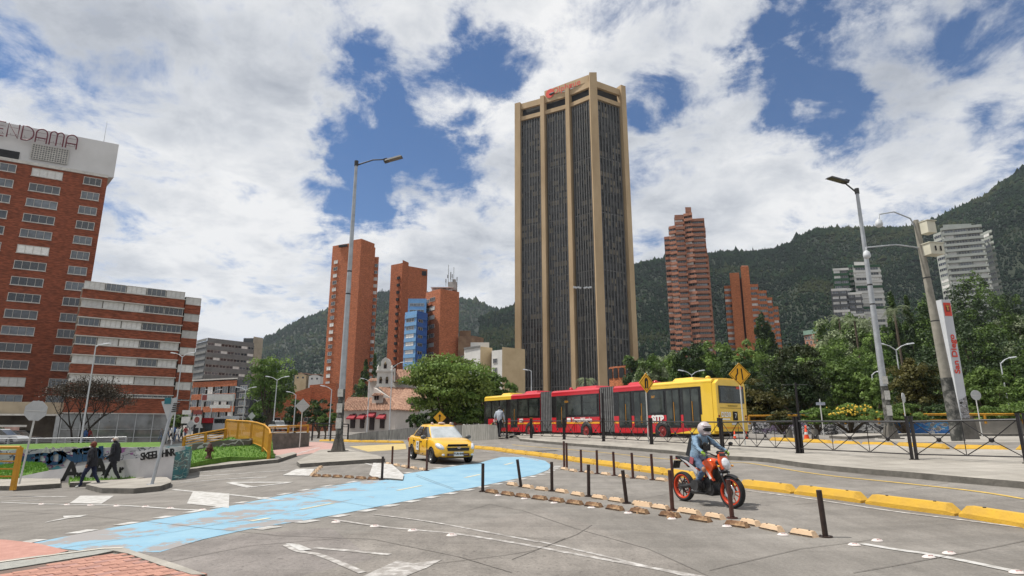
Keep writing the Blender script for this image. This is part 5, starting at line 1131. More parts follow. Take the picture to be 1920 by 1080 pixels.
near = [(2010,1003),(1920,986),(1796,966),(1622,942.5),(1487,924.6),(1386,912),(1256,891),(1200,883),(1157,876),(1107,869.5),(1065,863.5),(1022,857),(990,853),(957,849),(932,845),(902,842),(880,840),(850,838),(800,836.5),(760,835)]
lay(near, 1.72, .10, put_kerb('{} yellow kerb block from the right in the curved row before the median', 'yellow kerb blocks curving past the taxi', km))
km2 = kerb_mesh(1.9)
lay([(2050,848),(1905,845.5),(1813,843.5),(1801,842.8),(1721,841),(1638,837.5),(1567,833.5),(1500,829),(1435,826),(1386,824.5)], 1.9, .3, put_kerb('{} yellow kerb block from the right seen through the black fence', 'yellow kerb blocks behind the fence', km2))
lay([(756,831),(700,829.5),(650,828.5),(600,827.5)], 1.72, .1, put_kerb('{} yellow kerb block from the taxi along the far road edge', 'yellow kerb blocks left of the taxi', km))
CRS = mat('stop_cream', (.56,.39,.25), .8, col2=(.64,.47,.31), scale=3, bump=.4); CBR = mat('stop_brown', (.16,.085,.045), .85, col2=(.42,.27,.15), scale=5, bump=.5, thresh=(.45,.62))
def stop_mesh(m1):
    b = MB(); b.add([(-.21,-.08,-.01),(.21,-.08,-.01),(.21,.08,-.01),(-.21,.08,-.01),(-.16,-.045,.085),(.16,-.045,.085),(.16,.045,.085),(-.16,.045,.085)], [(3,2,1,0),(4,5,6,7),(0,1,5,4),(1,2,6,5),(2,3,7,6),(3,0,4,7)])
    for x in (-.10, .10): b.cyl((x, 0, .085), .014, .008, 8, 1)
    b.box((0, -.082, .02), (.40, .008, .012), mi=1); return b.mesh('lane_divider_block', [m1, BLK])
SM = {'c': stop_mesh(CRS), 'b': stop_mesh(CBR)}
def stops(pts, kind, text_, grp, deg=None):
    P = [G(*p) for p in pts]
    for i, p in enumerate(P):
        a = P[max(0, i-1)]; b = P[min(len(P)-1, i+1)]; o = put('lane_divider_block', SM[kind]); o.location = p; o.rotation_euler = (0, 0, math.atan2(b.y-a.y, b.x-a.x)+random.uniform(-.08, .08)); tag(o, text_.format(ORD[i]), 'lane divider block', grp)
z3 = lambda L: [(740+x/3.375, 760+y/3.375) for x, y in L]; z4 = lambda L: [(1200+x/2.667, 800+y/2.667) for x, y in L]; z5 = lambda L: [(400+x/3.2, 840+y/3.2) for x, y in L]
stops(z3([(745,508),(845,524),(932,538),(1058,553),(1160,572),(1295,592),(1405,610),(1558,633),(1685,656),(1850,680)])+z4([(20,397),(105,413),(255,437),(375,458),(553,490),(660,518),(820,545)]), 'c', '{} cream divider block from the blue lane in the back row of the front pair', 'cream divider blocks between the black posts')
stops(z3([(615,555),(715,569),(810,582),(918,596),(1027,610),(1140,626),(1260,641),(1395,661),(1548,682),(1745,706)])+z4([(-8,428),(150,450),(303,472),(485,499)]), 'b', '{} scuffed brown divider block from the blue lane in the front row', 'scuffed divider blocks in the front row')
stops(z3([(1075,408),(1130,419),(1230,430),(1335,441),(1450,455),(1565,466),(1690,478),(1790,490)]), 'c', '{} divider block from the blue lane in the far row beside the yellow kerb', 'divider blocks in the far row')
stops(z5([(1050,100),(1100,108),(1148,116),(1202,126),(1255,134)]), 'c', '{} divider block from the left, under the posts beside the taxi', 'divider blocks beside the taxi')
stops(z5([(620,172),(680,174),(745,177),(815,181),(885,187),(960,190)]), 'b', '{} divider block from the left along the corner island', 'divider blocks of the corner island')
stops(z5([(642,120),(630,130),(618,141),(607,152),(597,163)]), 'c', '{} divider block from the top of the curved stack at the corner island', 'curved divider blocks of the corner island')
STM = (MB().lathe([(0,.028),(.05,.026),(.075,.012),(.085,0)], 12, Matrix.Diagonal((1,.75,1,1))).box((0,-.03,.024), (.06,.012,.012), mi=1)).mesh('road_stud', [mat('stud_white', (.62,.56,.53), .6, var=.15), mat('stud_red', (.35,.05,.04), .4)])
studs = [(1602,1023),(1742,1046),(1780,1039),(1645,1015),(1907,1075),(1363,988),(1468,1004),(1260,974),(774,996),(847,1005),(934,930),(983,936),(1039,944),(1109,953),(1178,963),(630,980),(703,988),(78,946),(126,947),(170,948),(219,949.5),(273,951),(319,954),(380,957)]
studs.sort(key=lambda p: p[0])
for i, p in enumerate(studs):
    o = put('road_stud', STM); o.location = G(*p); o.location.z += .006; o.rotation_euler = (0, 0, random.uniform(-.3, .3)); tag(o, f'small white road stud, {ORD[i]} of the studs counted from the left', 'road stud', 'road studs')
PB = mat('post_black', (.034,.021,.017), .45, var=.4, scale=6); PR = mat('post_rust', (.10,.038,.028), .55, col2=(.05,.022,.018), scale=5)
def post_mesh(m, h=.78):
    b = MB().cyl((0,0,.02), .04, h, 14); b.cyl((0,0,h+.02), .034, .006, 14, 1); b.cyl((0,0,-.01), .10, .03, 14)
    for k in range(4): b.cyl((.075*math.cos(k*1.57+.7), .075*math.sin(k*1.57+.7), .02), .012, .012, 6)
    return b.mesh('bollard', [m, mat('post_cap', (.13,.12,.12), .5)])
PMs = {'k': post_mesh(PB), 'r': post_mesh(PR), 't': post_mesh(PR, .9)}
def posts(lst, fmt, grp):
    for i, (x, y, top, k, lean) in enumerate(lst):
        p = G(x, y); o = put('bollard', PMs[k]); o.location = p; hpx = zr(top, p.y)-p.z; o.scale = (1, 1, max(.5, min(1.5, hpx/.82))); o.rotation_euler = (random.uniform(-.02, .02), R(lean), 0); tag(o, fmt.format(ORD[i]), 'bollard', grp)
posts([(905,922,868,'k',0),(977,913,860,'k',-8),(1035,921,865,'k',0),(1104,931,870,'k',1),(1175,944,880,'k',-5),(1261,957,880,'r',-1),(1373,972,897,'r',-2),(1548,1007,917,'k',-2)], '{} dark post from the left in the front row beside the divider blocks', 'dark posts in the front row')
posts([(1058,880,833,'t',0),(1063,881,836,'t',0),(1090,885,842,'r',0),(1120,888.5,843,'r',0),(1152,892,846,'r',-1),(1187,897,848,'r',-1),(1224,900,850,'r',-1),(1262,905,853,'r',-1)], '{} rusty post from the left in the far row beside the yellow kerb', 'rusty posts in the far row')
posts([(716,900,855,'k',0),(735,871,836,'r',0),(766,878,837,'r',0),(800,883,842,'r',0)], '{} post from the left around the corner island near the taxi', 'posts between island and taxi')
# ================================================================== black fence on the median
FBM = mat('fence_black', (.015,.013,.014), .4, var=.3); FRL = mat('fence_rail', (.05,.05,.052), .35, metal=.3)
def MedG(px, py): p = G(px, py); p.z += .15; return p
line = [(2060,868),(1930,869),(1715,862),(1498,850),(1355,842),(1222,833),(1132,827.5),(1058,824),(996,821.5),(950,819.5),(917,818.5)]
FP = []
for (x, y) in line:
    q = G(x, y, .15); FP.append(q)
for i in range(len(FP)-1):
    A, B = FP[i], FP[i+1]; L = (B-A).length; t = (B-A).normalized(); th_ = thing('fence_panel', f'{ORD[i]} black crossed fence panel counted from the right along the median', 'fence', A, 0, 'black fence panels on the median')
    X = Matrix.Translation((0,0,0)) @ Matrix.Rotation(math.atan2(t.y, t.x), 4, 'Z')
    dz = B.z-A.z; hh_ = 1.18; Ld = math.hypot(B.x-A.x, B.y-A.y)
    def pp(x, z, y=0): return Vector((x, y, z+dz*x/Ld))
    for x, nm in ((.07, 'post'), (Ld-.07, 'post')):
        o = MB().box(pp(x, hh_/2+.04), (.075, .075, hh_+.2)).box(pp(x, hh_+.16), (.095, .095, .04)).cyl(pp(x, -.12), .09, .14, 10).build(nm, FBM, th_); o.matrix_basis = X
    MB().tube([pp(.1, hh_), pp(Ld-.1, hh_)], .032, 8).build('rail', FRL, th_).matrix_basis = X
    MB().tube([pp(.1, .17), pp(Ld-.1, .17)], .022, 6).build('rail', FBM, th_).matrix_basis = X
    nb_ = max(2, round(Ld/1.25)); w = (Ld-.2)/nb_
    for k in range(nb_):
        x0 = .1+k*w; xm = x0+w/2; x1 = x0+w; b = MB()
        for (a, c) in (((x0, .17), (xm, .62)), ((xm, .62), (x1, .17)), ((x0, hh_), (xm, .62)), ((xm, .62), (x1, hh_))): b.tube([pp(*a), pp(*c)], .015, 5, caps=False)
        b.build('diagonal_bar', FBM, th_).matrix_basis = X
        MB().ball(pp(xm, .62), (.075, .03, .075), 10).build('boss', FBM, th_).matrix_basis = X
        if k: MB().tube([pp(x0, .17), pp(x0, hh_)], .012, 5).build('bar', FBM, th_).matrix_basis = X
# tall dark mast standing in the fence
def pole(b, p0, p1, r0, r1, n=10): b.tube([p0, p0.lerp(p1, .5), p1], [r0, (r0+r1)/2, r1], n)
p = G(1505, 850, .15); h = zr(717, p.y)-p.z; mth_ = thing('slim_mast', 'tall slim black mast with two thin crossbars standing in the median fence', 'mast', p)
MB().box((0, 0, h*.5), (.09, .09, h), taper=(.6, .6)).build('pole', FBM, mth_)
for z, w in ((h-.08, .95), (h*.56, .82)): MB().tube([(-w*.52, 0, z-.02), (w*.5, 0, z)], .012, 5).build('crossbar', FRL, mth_)
for px, py, tp in ((1132,826,757),):
    p = G(px, py, .15); mth_ = thing('slim_mast', 'slim black mast with short crossbars in front of the rear bus bellows', 'mast', p); h = zr(tp-20, p.y)-p.z; MB().box((0,0,h/2), (.09,.09,h)).build('pole', FBM, mth_)
    for z in (h-.3, h*.6): MB().tube([(-.4,0,z),(.45,0,z)], .012, 5).build('crossbar', FRL, mth_)
# ================================================================== yellow railings
RY = mat('railing_yellow', (.55,.27,.02), .5, col2=(.42,.20,.02), scale=4)
def railing(label, pts, h, style, name='yellow_railing', m=RY, z=None):
    P = [Vector(q) for q in pts]; A = P[0]; r = thing(name, label, 'railing', A)
    top = [q-A+Vector((0,0,h)) for q in P]
    MB().tube(top, .05, 8).build('handrail', m, r)
    D = [0]
    for a, b in zip(P, P[1:]): D.append(D[-1]+(b-a).length)
    def pt(s): j = next((k for k in range(len(D)-1) if D[k+1] >= s), len(P)-2); return P[j].lerp(P[j+1], min(1, (s-D[j])/max(1e-6, D[j+1]-D[j])))-A
    if style == 'bars':
        MB().tube([q-A+Vector((0,0,.12)) for q in P], .03, 6).build('rail', m, r); n = int(D[-1]/.16)
        bm_ = MB().box((0,0,h/2+.05), (.10,.012,h-.12)).mesh('bar', m)
        for k in range(n+1):
            q = pt(k*D[-1]/n); q2 = pt(min(D[-1], k*D[-1]/n+.1)); put('bar', bm_, r, Matrix.Translation(q) @ Matrix.Rotation(math.atan2(q2.y-q.y, q2.x-q.x) if k < n else 0, 4, 'Z'))
        np_ = max(2, int(D[-1]/2))
    else:
        for z in np.linspace(h*.2, h*.82, style): MB().tube([q-A+Vector((0,0,z)) for q in P], .028, 6).build('rail', m, r)
        np_ = max(2, int(D[-1]/2.2))
    pm = MB().box((0,0,h/2-.1), (.12,.14,h+.2)).mesh('post', m)
    for k in range(np_+1): put('post', pm, r, Matrix.Translation(pt(k*D[-1]/np_)))
    return r
def up(px, py, D): return at(px, py, D)
railing('tall yellow railing of upright bars curving around the grass bank', [up(503,862,31), up(501,852,32), up(492,842,33.2), up(478,836,34.3), up(462,832,35.5), up(440,829,37), up(421,826,38.5)], 1.25, 'bars')
railing('low yellow railing with four horizontal rails leading down left', [up(421,828,38), up(400,832,37.4), up(370,838,36.8), up(343,844,36.2)], .75, 4)
railing('yellow railing on the low concrete wall behind the diamond sign', [up(497,816,44), up(540,813,46), up(577,811,48)], .55, 2)
railing('brown yellow railing end at the left border of the picture', [up(26,907,20.5), up(-30,907,20.5), up(-90,907,20.5)], 1.15, 4)
wall('low rough concrete wall behind the pink path', [(495,834,813,43.5),(540,833,812,45.5),(578,831,811,47.5)], KERB)
railing('long yellow railing on top of the right graffiti wall', [up(1405,791,50), up(1500,790.5,49), up(1600,790,48), up(1750,789,46.5), up(1920,789,45), up(2060,790,44)], .5, 2)
GRM = mat('galvanised', (.33,.34,.35), .4, metal=.5)
railing('grey metal guard rail in front of the hotel', [up(-40,840,52), up(60,839,52), up(150,838,52), up(235,836,52.5)], .72, 4, 'guard_rail', GRM)
wall('grey and purple graffiti wall behind the fence, left part', [(1413,820,792,50),(1500,818,791,49),(1600,815,790.5,48),(1672,813,790,47.3)], GF2)
wall('blue painted wall section behind the fence', [(1672.5,813,790,47.3),(1780,812,789.5,46.3)], GF3)
wall('bare stained concrete wall section at the right behind the pylon', [(1780.5,812,789.5,46.3),(1920,811,789,45),(2080,811,789,43.6)], mat('stained_wall', (.17,.16,.14), .9, col2=(.30,.28,.25), scale=.8, detail=9))
GWD = mat('board_marked_concrete', (.10,.10,.095), .95, col2=(.24,.235,.22), scale=1.6, stretch=(3.5, 3.5, .6), detail=8, bump=.5, bscale=6)
wall('grey board marked concrete wall between the taxi and the church', [(653,829,816,60),(672,829,812,59),(710,829,808,58),(760,829,803,56),(830,826,799,54),(865,824,797,52)], GWD)
wall('weathered concrete wall end in front of the bus nose', [(865.5,824,797,52),(910,826,795,48),(935,821,798,47)], mat('streaky_concrete', (.16,.155,.14), .95, col2=(.36,.35,.32), scale=1.8, stretch=(4,4,.5), detail=9))
# kerb islands on the bus road
slab('bus_island', [(1555,822),(1600,816),(1700,812),(1900,812),(2050,812),(2050,817),(1900,817.5),(1700,818),(1600,824)], .15, CONCP, KERB)
slab('lamp_island', [(1640,826),(1640,820),(1690,817),(1860,817.5),(1950,819),(1950,828),(1860,829.5),(1700,829)], .0045, CONCP)
railing('thin black fence left of the big lamp', [up(585,822,56), up(620,822,57), up(652,822,58)], 1.3, 2, 'black_railing', FBM)
# ================================================================== lamps and poles
GAL = mat('pole_galvanised', (.36,.38,.40), .45, metal=.3, var=.15, scale=3); GALW = mat('pole_white', (.50,.52,.54), .5, var=.1); HEADM = mat('lamp_head_dark', (.035,.035,.035), .5); LENS = mat('lamp_lens', (.10,.09,.06), .25, var=.2)
PAPER = mat('paste_paper', (.55,.54,.50), .9, var=.2, scale=9); DPOST = mat('pole_posters', (.05,.052,.048), .85, col2=(.20,.195,.18), scale=3.2, thresh=(.46,.62), detail=12)
def big_lamp(label, bx, by, tx, ty, hx, hy, lift=0):
    p = G(bx, by, lift); D = p.y; top = Vector((xh(bx, D), D, zr(ty, D)))-p; h = top.z; r = thing('street_lamp', label, 'street lamp', p)
    b = MB(); b.box((0,0,.03), (.95,.95,.07)); 
    for a in range(4): b.box((.2*math.cos(a*1.57), .2*math.sin(a*1.57), .38), (.36, .03, .7), rz=a*1.57, taper=(.3, 1))
    b.add([(-.33,-.33,.06),(.33,-.33,.06),(.33,.33,.06),(-.33,.33,.06),(-.15,-.15,.95),(.15,-.15,.95),(.15,.15,.95),(-.15,.15,.95)], [(0,1,5,4),(1,2,6,5),(2,3,7,6),(3,0,4,7)]); b.build('base', KERB, r)
    MB().tube([(0,0,.1),(0,0,h*.5),(0,0,h)], [.21,.155,.095], 12).build('pole', GAL, r); MB().tube([(0,0,.12),(0,0,h*.20)], [.222,.195], 12).build('poster_layer', DPOST, r)
    for z, s in ((2.2, .4), (1.3, .45), (3.1, .35)): MB().add([(-.18,-.235,z),(.14,-.235,z),(.14,-.235,z+s*1.3),(-.18,-.235,z+s*1.3)], [(0,1,2,3)]).build('poster', PAPER, r)
    for f in (.30, .42, .52, .60): MB().lathe([(.20-.1*f, h*f),(.205-.1*f, h*f+.02),(.205-.1*f, h*f+.1),(.2-.1*f, h*f+.12)], 12, mi=0).build('clamp', HEADM, r)
    e = at(hx, hy, D)-p; dx = e.x; s = 1 if dx > 0 else -1
    MB().cyl((0,0,h-.05), .13, .35, 10).build('pole_cap', HEADM, r)
    MB().tube([(0,0,h), (dx*.45, 0, h+.25+(e.z-h)*.3), (dx*.78, 0, e.z), (dx*.9, 0, e.z)], [.05,.045,.04,.04], 8).build('arm', HEADM, r)
    M_ = Matrix.Translation((dx*1.02, 0, e.z)) @ Matrix.Rotation(-s*.30, 4, 'Y') @ Matrix.Rotation(.25, 4, 'X')
    hd = MB().box((0,0,.04), (1.15,.85,.11), taper=(.85,.8)).box((-s*.5,0,.06), (.26,.62,.2)).build('lamp_head', HEADM, r); hd.matrix_basis = M_
    MB().box((s*.05,0,-.018), (.95,.7,.02)).build('lens', LENS, hd); return r
big_lamp('tall grey street lamp on the corner island, arm reaching right', 634, 847, 672, 310, 737, 299, .15)
big_lamp('tall grey street lamp right of the bus, arm reaching left', 1671, 823, 1608, 362, 1570, 338, 0)
def small_lamp(label, bx, by, ty, D, arms, aw=1.6, rise=.35, m=GALW, rad=.08):
    X = at(bx, by, D).x; zb = min(hz(X, D), zr(by, D)); h = zr(ty, D)-zb; r = thing('street_lamp', label, 'street lamp', (X, D, zb)); k = D/60
    MB().tube([(0,0,-.1),(0,0,h)], [rad*k**.5, rad*.6*k**.5], 8).build('pole', m, r)
    for s in arms:
        MB().tube([(0,0,h-.1),(s*aw*.5,0,h+rise*.6),(s*aw,0,h+rise)], [.05,.045,.04], 6).build('arm', m, r); MB().box((s*(aw+.3),0,h+rise+.04), (.7,.3,.12), ry=-s*.15, taper=(.8,.7)).build('lamp_head', m, r)
small_lamp('double armed pale lamp in front of the leafy green tree', 512, 800, 712, 92, (-1,1), 1.15, .45)
small_lamp('double armed pale lamp in front of the black building', 454, 800, 731, 100, (-1,1), 1.1, .4)
small_lamp('single armed pale lamp left of the big lamp, near the church', 617, 805, 730, 85, (-1,), 1.0, .45)
small_lamp('single armed pale lamp between the avenue trees', 550, 803, 740, 95, (-1,), .9, .4)
small_lamp('slender pale pole in front of the hotel glass lobby', 150, 838, 648, 50, (1,), .5, .1)
small_lamp('double armed pale lamp beside the hotel lobby corner', 324, 812, 668, 80, (-1,1), .95, .4)
small_lamp('pale lamp in front of the bell gable, arm reaching right', 730, 806, 690, 110, (1,), 1.5, 1.0)
small_lamp('thin pale lamp left of the bell gable, arm reaching left', 688, 806, 715, 115, (-1,), 1.1, .5)
small_lamp('short pale lamp in front of the central tower', 997, 800, 695, 80, (-1,), .5, .1)
small_lamp('double armed lamp rising from the park trees behind the camera pole', 1698, 780, 655, 56, (-1,1), 1.1, .5)
small_lamp('thin pale lamp among the trees left of the big right lamp', 1645, 780, 702, 62, (1,), .6, .3)
small_lamp('double armed pale lamp above the bus roof near the narrowing sign', 1302, 780, 702, 75, (-1,1), 1.0, .45)
small_lamp('pale lamp at the right edge reaching right', 1896, 790, 680, 60, (1,), 1.0, .5)
small_lamp('second double armed lamp further down the left avenue', 392, 806, 735, 130, (-1,1), 1.2, .5)
small_lamp('grey pole beside the black building', 478, 806, 752, 140, (1,-1), 1.0, .4, GAL)
# floodlight mast in front of the tower
D = 85; X = xh(1099, D); zb = hz(X, D); h = zr(540, D)-zb; r = thing('floodlight_mast', 'thin dark mast with four white floodlights in front of the central tower', 'floodlight mast', (X, D, zb)); MB().tube([(0,0,0),(0,0,h)], [.14,.06], 8).build('pole', BLK, r)
for x in (-1.05, -.45, .45, 1.05): MB().box((x, -.1, h+.05*abs(x)), (.55,.4,.22), ry=.25*(-1 if x > 0 else 1)).build('floodlight', GALW, r)
MB().tube([(-1.1,0,h-.05),(1.1,0,h-.05)], .04, 6).build('crossbar', BLK, r)
# concrete camera pole
p = G(1797, 827); D = p.y; h = zr(413, D)-p.z; CPM = mat('camera_pole_concrete', (.25,.235,.20), .9, var=.2, scale=3, bump=.3)
r = thing('camera_pole', 'leaning concrete pole carrying two cameras and two cream metal boxes', 'camera pole', p); r.rotation_euler = (0, R(-1.8), 0)
MB().tube([(0,0,-.1),(0,0,h*.5),(0,0,h)], [.26,.19,.12], 12).build('pole', CPM, r); MB().tube([(0,0,.0),(0,0,h*.27)], [.272,.235], 12).build('poster_layer', DPOST, r)
CB = mat('box_cream', (.55,.53,.43), .6, var=.1)
MB().box((.36,-.2,h*.955), (.55,.45,.58), rz=.3).build('equipment_box', CB, r); MB().box((.38,-.22,h*.955+.32), (.62,.52,.035), rz=.3).build('box_lid', CB, r)
bx = MB().box((.40,-.2,h*.85), (.82,.5,.55), rz=.25).build('equipment_box', CB, r); MB().box((.40,-.2,h*.85+.30), (.9,.58,.04), rz=.25).build('box_lid', CB, r)
for x in (.35, .65): MB().box((x, -.47+.25*(x-.5), h*.85), (.07,.02,.24), rz=.25).build('vent', BLK, r)
MB().tube([(0,0,h*.94),(-.25,0,h*1.01),(-1.0,0,h*1.045),(-1.75,0,h*1.035),(-1.85,0,h*1.0)], .035, 7).build('camera_arm', GAL, r); MB().tube([(0,0,h*.865),(-1.2,0,h*.885),(-2.7,0,h*.875),(-2.72,0,h*.85)], .035, 7).build('camera_arm', GAL, r)
for x, z in ((-1.85, h*.985), (-2.72, h*.835)): MB().ball((x,0,z), (.17,.17,.15), 12).lathe([(.17,0),(.14,.18),(.04,.26)], 12, Matrix.Translation((x,0,z+.02))).build('camera', GALW, r)
for z in (h*.18, h*.35, h*.52, h*.72): MB().cyl((0,0,z), .24-.1*z/h, .06, 12).build('clamp', HEADM, r)
# station pylon
p = G(1812, 824); D = p.y; h = zr(563, D)-p.z; r = thing('station_pylon', 'tall white station pylon with a red square and red letters, scrawled near the foot', 'pylon', p, R(8)); PW = mat('pylon_white', (.50,.51,.54), .45, var=.08); w = .52
MB().box((0,0,h/2+.5), (w,.34,h-1.0)).build('panel', PW, r); MB().box((-w/2-.02,.0,h/2+.5), (.05,.38,h-1.0)).build('edge_strip', GALW, r); MB().box((.12,.1,.55), (.95,.7,1.1), taper=(.8,.8)).build('base', KERB, r)
MB().add([(-w/2+.03,-.176,.9),(w/2-.01,-.176,.9),(w/2-.01,-.176,h*.3),(-w/2+.03,-.176,h*.27)], [(0,1,2,3)]).build('scrawl', graffiti('graffiti_scrawl', [((.03,.03,.03), 3, .06, 'line'), ((.25,.24,.24), 2, .55, 'blob')], 6, 1.5, (.40,.40,.42)), r)
VF = Matrix.Rotation(math.pi/2, 4, 'X')
MB().box((0,-.178,h-.55), (.44,.02,.75)).build('red_square', RED, r); MB().box((0,-.19,h-.5), (.24,.02,.38)).build('inner_square', mat('pylon_dark_red', (.20,.03,.02), .5), r); text('T', .38, mat('symbol_gold', (.7,.5,.1), .5), r, Matrix.Translation((0,-.205,h-.5)) @ VF)
text('San Diego', .46, RED, r, Matrix.Translation((-.02,-.19,h*.60)) @ VF @ Matrix.Rotation(math.pi/2, 4, 'Z'), sx=1.15, bold=.012)
# ================================================================== signs
SGB = mat('sign_back', (.42,.43,.43), .5, metal=.2, var=.12, scale=3); SGP = mat('sign_post', (.50,.50,.48), .5); SY = mat('sign_yellow', (.75,.38,.02), .55, var=.08)
def sign(label, bx, by, cy, D, shape, size, m=SGB, rz=0., lift=None, cat='road sign', group=None, top=None, post=.035, tilt=0.):
    X = at(bx, by, D).x; zb = zr(by, D) if lift is None else lift; zc = zr(cy, D)-zb; r = thing('road_sign', label, cat, (X, D, zb), rz, group); r.rotation_euler = (0, R(tilt), rz)
    MB().tube([(0,0,-.5),(0,0,zc+size*.5)], post, 8).build('post', SGP, r)
    s = size/2
    poly = {'diamond': [(0,-s),(s,0),(0,s),(-s,0)], 'round': [(s*math.cos(a*math.pi/12), s*math.sin(a*math.pi/12)) for a in range(24)], 'oct': [(s*1.05*math.cos((a+.5)*math.pi/4), s*1.05*math.sin((a+.5)*math.pi/4)) for a in range(8)], 'tri': [(-s,-s*.7),(s,-s*.7),(0,s)], 'rect': [(-s,-s*.3),(s,-s*.3),(s,s*.3),(-s,s*.3)]}[shape]
    f = MB().prism(poly, -.012, .012, axis='y').build('sign_face', m, r); f.location = (0,-.05,zc); 
    if m is SGB: MB().box((0,-.075,zc), (size*.86,.025,.04)).build('brace', SGP, r)
    return r, zc
p = G(1216, 829, .15); r, zc = sign('yellow diamond road sign with a black tunnel arch, in front of the bus', 1216, 829, 718, p.y, 'diamond', 1.12, SY, .55)
MB().prism([(-.13,-.3),(.13,-.3),(.13,.14),(.09,.24),(0,.30),(-.09,.24),(-.13,.14)], -.02, -.014, axis='y').build('arch_symbol', GBLK, r).location = (0,-.05,zc); MB().tube([(0,-.072,zc-.28),(0,-.072,zc+.1)], .022, 6).build('lane_line', SY, r)
b = MB(); [b.box((x*.47,-.065,zc+z*.47), (.66,.006,.022), ry=a) for x, z, a in ((.5,.5,R(45)),(-.5,.5,R(-45)),(.5,-.5,R(-45)),(-.5,-.5,R(45)))]; b.build('border', GBLK, r)
p = G(1397, 834, .15); r, zc = sign('yellow diamond road sign with two black lines narrowing, right of the bus tail', 1397, 834, 702, p.y, 'diamond', 1.12, SY, .1)
MB().tube([(-.20,-.07,zc-.27),(-.20,-.07,zc-.10),(-.10,-.07,zc+.05),(-.10,-.07,zc+.28)], .032, 4).build('left_line_symbol', GBLK, r); MB().tube([(.14,-.07,zc-.27),(.10,-.07,zc+.28)], .03, 4).build('right_line_symbol', GBLK, r)
b = MB(); [b.box((x*.5,-.065,zc+z*.5), (.72,.006,.022), ry=a) for x, z, a in ((.5,.5,R(45)),(-.5,.5,R(-45)),(.5,-.5,R(-45)),(-.5,-.5,R(45)))]; b.build('border', GBLK, r)
r, zc = sign('small orange diamond sign with a black arrow behind the taxi roof', 824, 812, 783, 55, 'diamond', 1.15, SY); MB().box((0,-.07,zc-.05), (.09,.01,.42)).prism([(-.14,.1),(.14,.1),(0,.32)], -.075, -.065, Matrix.Translation((0,0,zc)), axis='y').build('arrow_symbol', GBLK, r)
p = G(41, 880); sign('grey back of an eight sided sign on a leaning post at the left', 42, 882, 770, 24, 'oct', .78, rz=.25, tilt=3); 
sign('grey back of a diamond sign beside the pink path', 562, 831, 761, 45, 'diamond', 1.05, rz=.15)
sign('grey back of a small diamond sign far down the left avenue', 433, 812, 787, 80, 'diamond', 1.0); r, zc = sign('grey backs of a diamond and a round sign on one post on the avenue', 469, 812, 780, 80, 'diamond', 1.0)
f = MB().prism([(.36*math.cos(a*.5), .36*math.sin(a*.5)) for a in range(12)], -.012, .012, axis='y').build('sign_face', SGB, r); f.location = (0,-.05,zc-.85)
r, zc = sign('grey back of a diamond sign above a small white sign near the walkers', 355, 822, 795, 75, 'diamond', 1.0); MB().box((0,-.05,zc-.9), (.4,.03,.5)).build('sign_plate', SGB, r)
sign('grey back of a triangular sign near the billboard', 372, 815, 797, 78, 'tri', 1.0)
p = G(1702, 812); sign('grey back of a round sign between lamp and camera pole', 1702, 812, 746, 42, 'round', .68, rz=.7); sign('grey back of a round sign right of the pylon', 1841, 812, 741, 41, 'round', .68, rz=.0)
r, zc = sign('small blue and white street name sign behind the fence', 1545, 820, 757, 40, 'rect', .62, mat('street_name_face', (.35,.38,.45), .5, var=.3), .1)
# leaning sign post on the traffic island
p = G(284, 908, .17); D = p.y; r = thing('leaning_sign', 'leaning grey sign post with a worn turquoise edged panel on the traffic island', 'road sign', p); T0 = at(322, 750, D)-p; T0.y = .2
MB().tube([(0,0,-.1), T0*.5, T0], .055, 10).build('post', GAL, r); MB().cyl((0,0,-.02), .16, .03, 12).build('base_plate', GAL, r)
q = [at(299,753,D)-p, at(329,744,D)-p, at(326,772,D)-p, at(311,790,D)-p]; b = MB(); vs = [v+Vector((0, .12, 0)) for v in q]+[v+Vector((0, .15, 0)) for v in q]; b.add(vs, [(0,1,2,3),(7,6,5,4)]+[(i,(i+1)%4,4+(i+1)%4,4+i) for i in range(4)]); b.build('sign_face', SGB, r)
c = (q[0]+q[1]+q[2]+q[3])/4; MB().box((c.x-.12, .10, c.z+.25), (.22,.02,.22)).build('sticker', mat('sticker_teal', (.02,.14,.17), .6), r)
for k in range(5): MB().tube([(T0.x*(.93-k*.03)+.05,.1,T0.z*(.96-k*.025)), (T0.x*(.93-k*.03)+.28,.1,T0.z*(.97-k*.025))], .02, 5).build('bracket', HEADM, r)
# hydrant
p = G(391, 861); p = up(391, 860, 30.0); r = thing('fire_hydrant', 'old rusty fire hydrant standing on the grass bank', 'hydrant', p); HY = mat('hydrant_rust', (.10,.035,.025), .8, col2=(.05,.025,.02), scale=9)
MB().lathe([(0,-.3),(.16,-.3),(.16,.06),(.12,.10),(.10,.14),(.10,.42),(.15,.45),(.15,.52),(.11,.56),(.09,.66),(.04,.72),(0,.73)], 12).build('body', HY, r); MB().tube([(-.2,0,.38),(.2,0,.38)], .055, 8).build('nozzle', HY, r); MB().tube([(0,0,.38),(0,-.2,.38)], .07, 8).build('nozzle', HY, r)
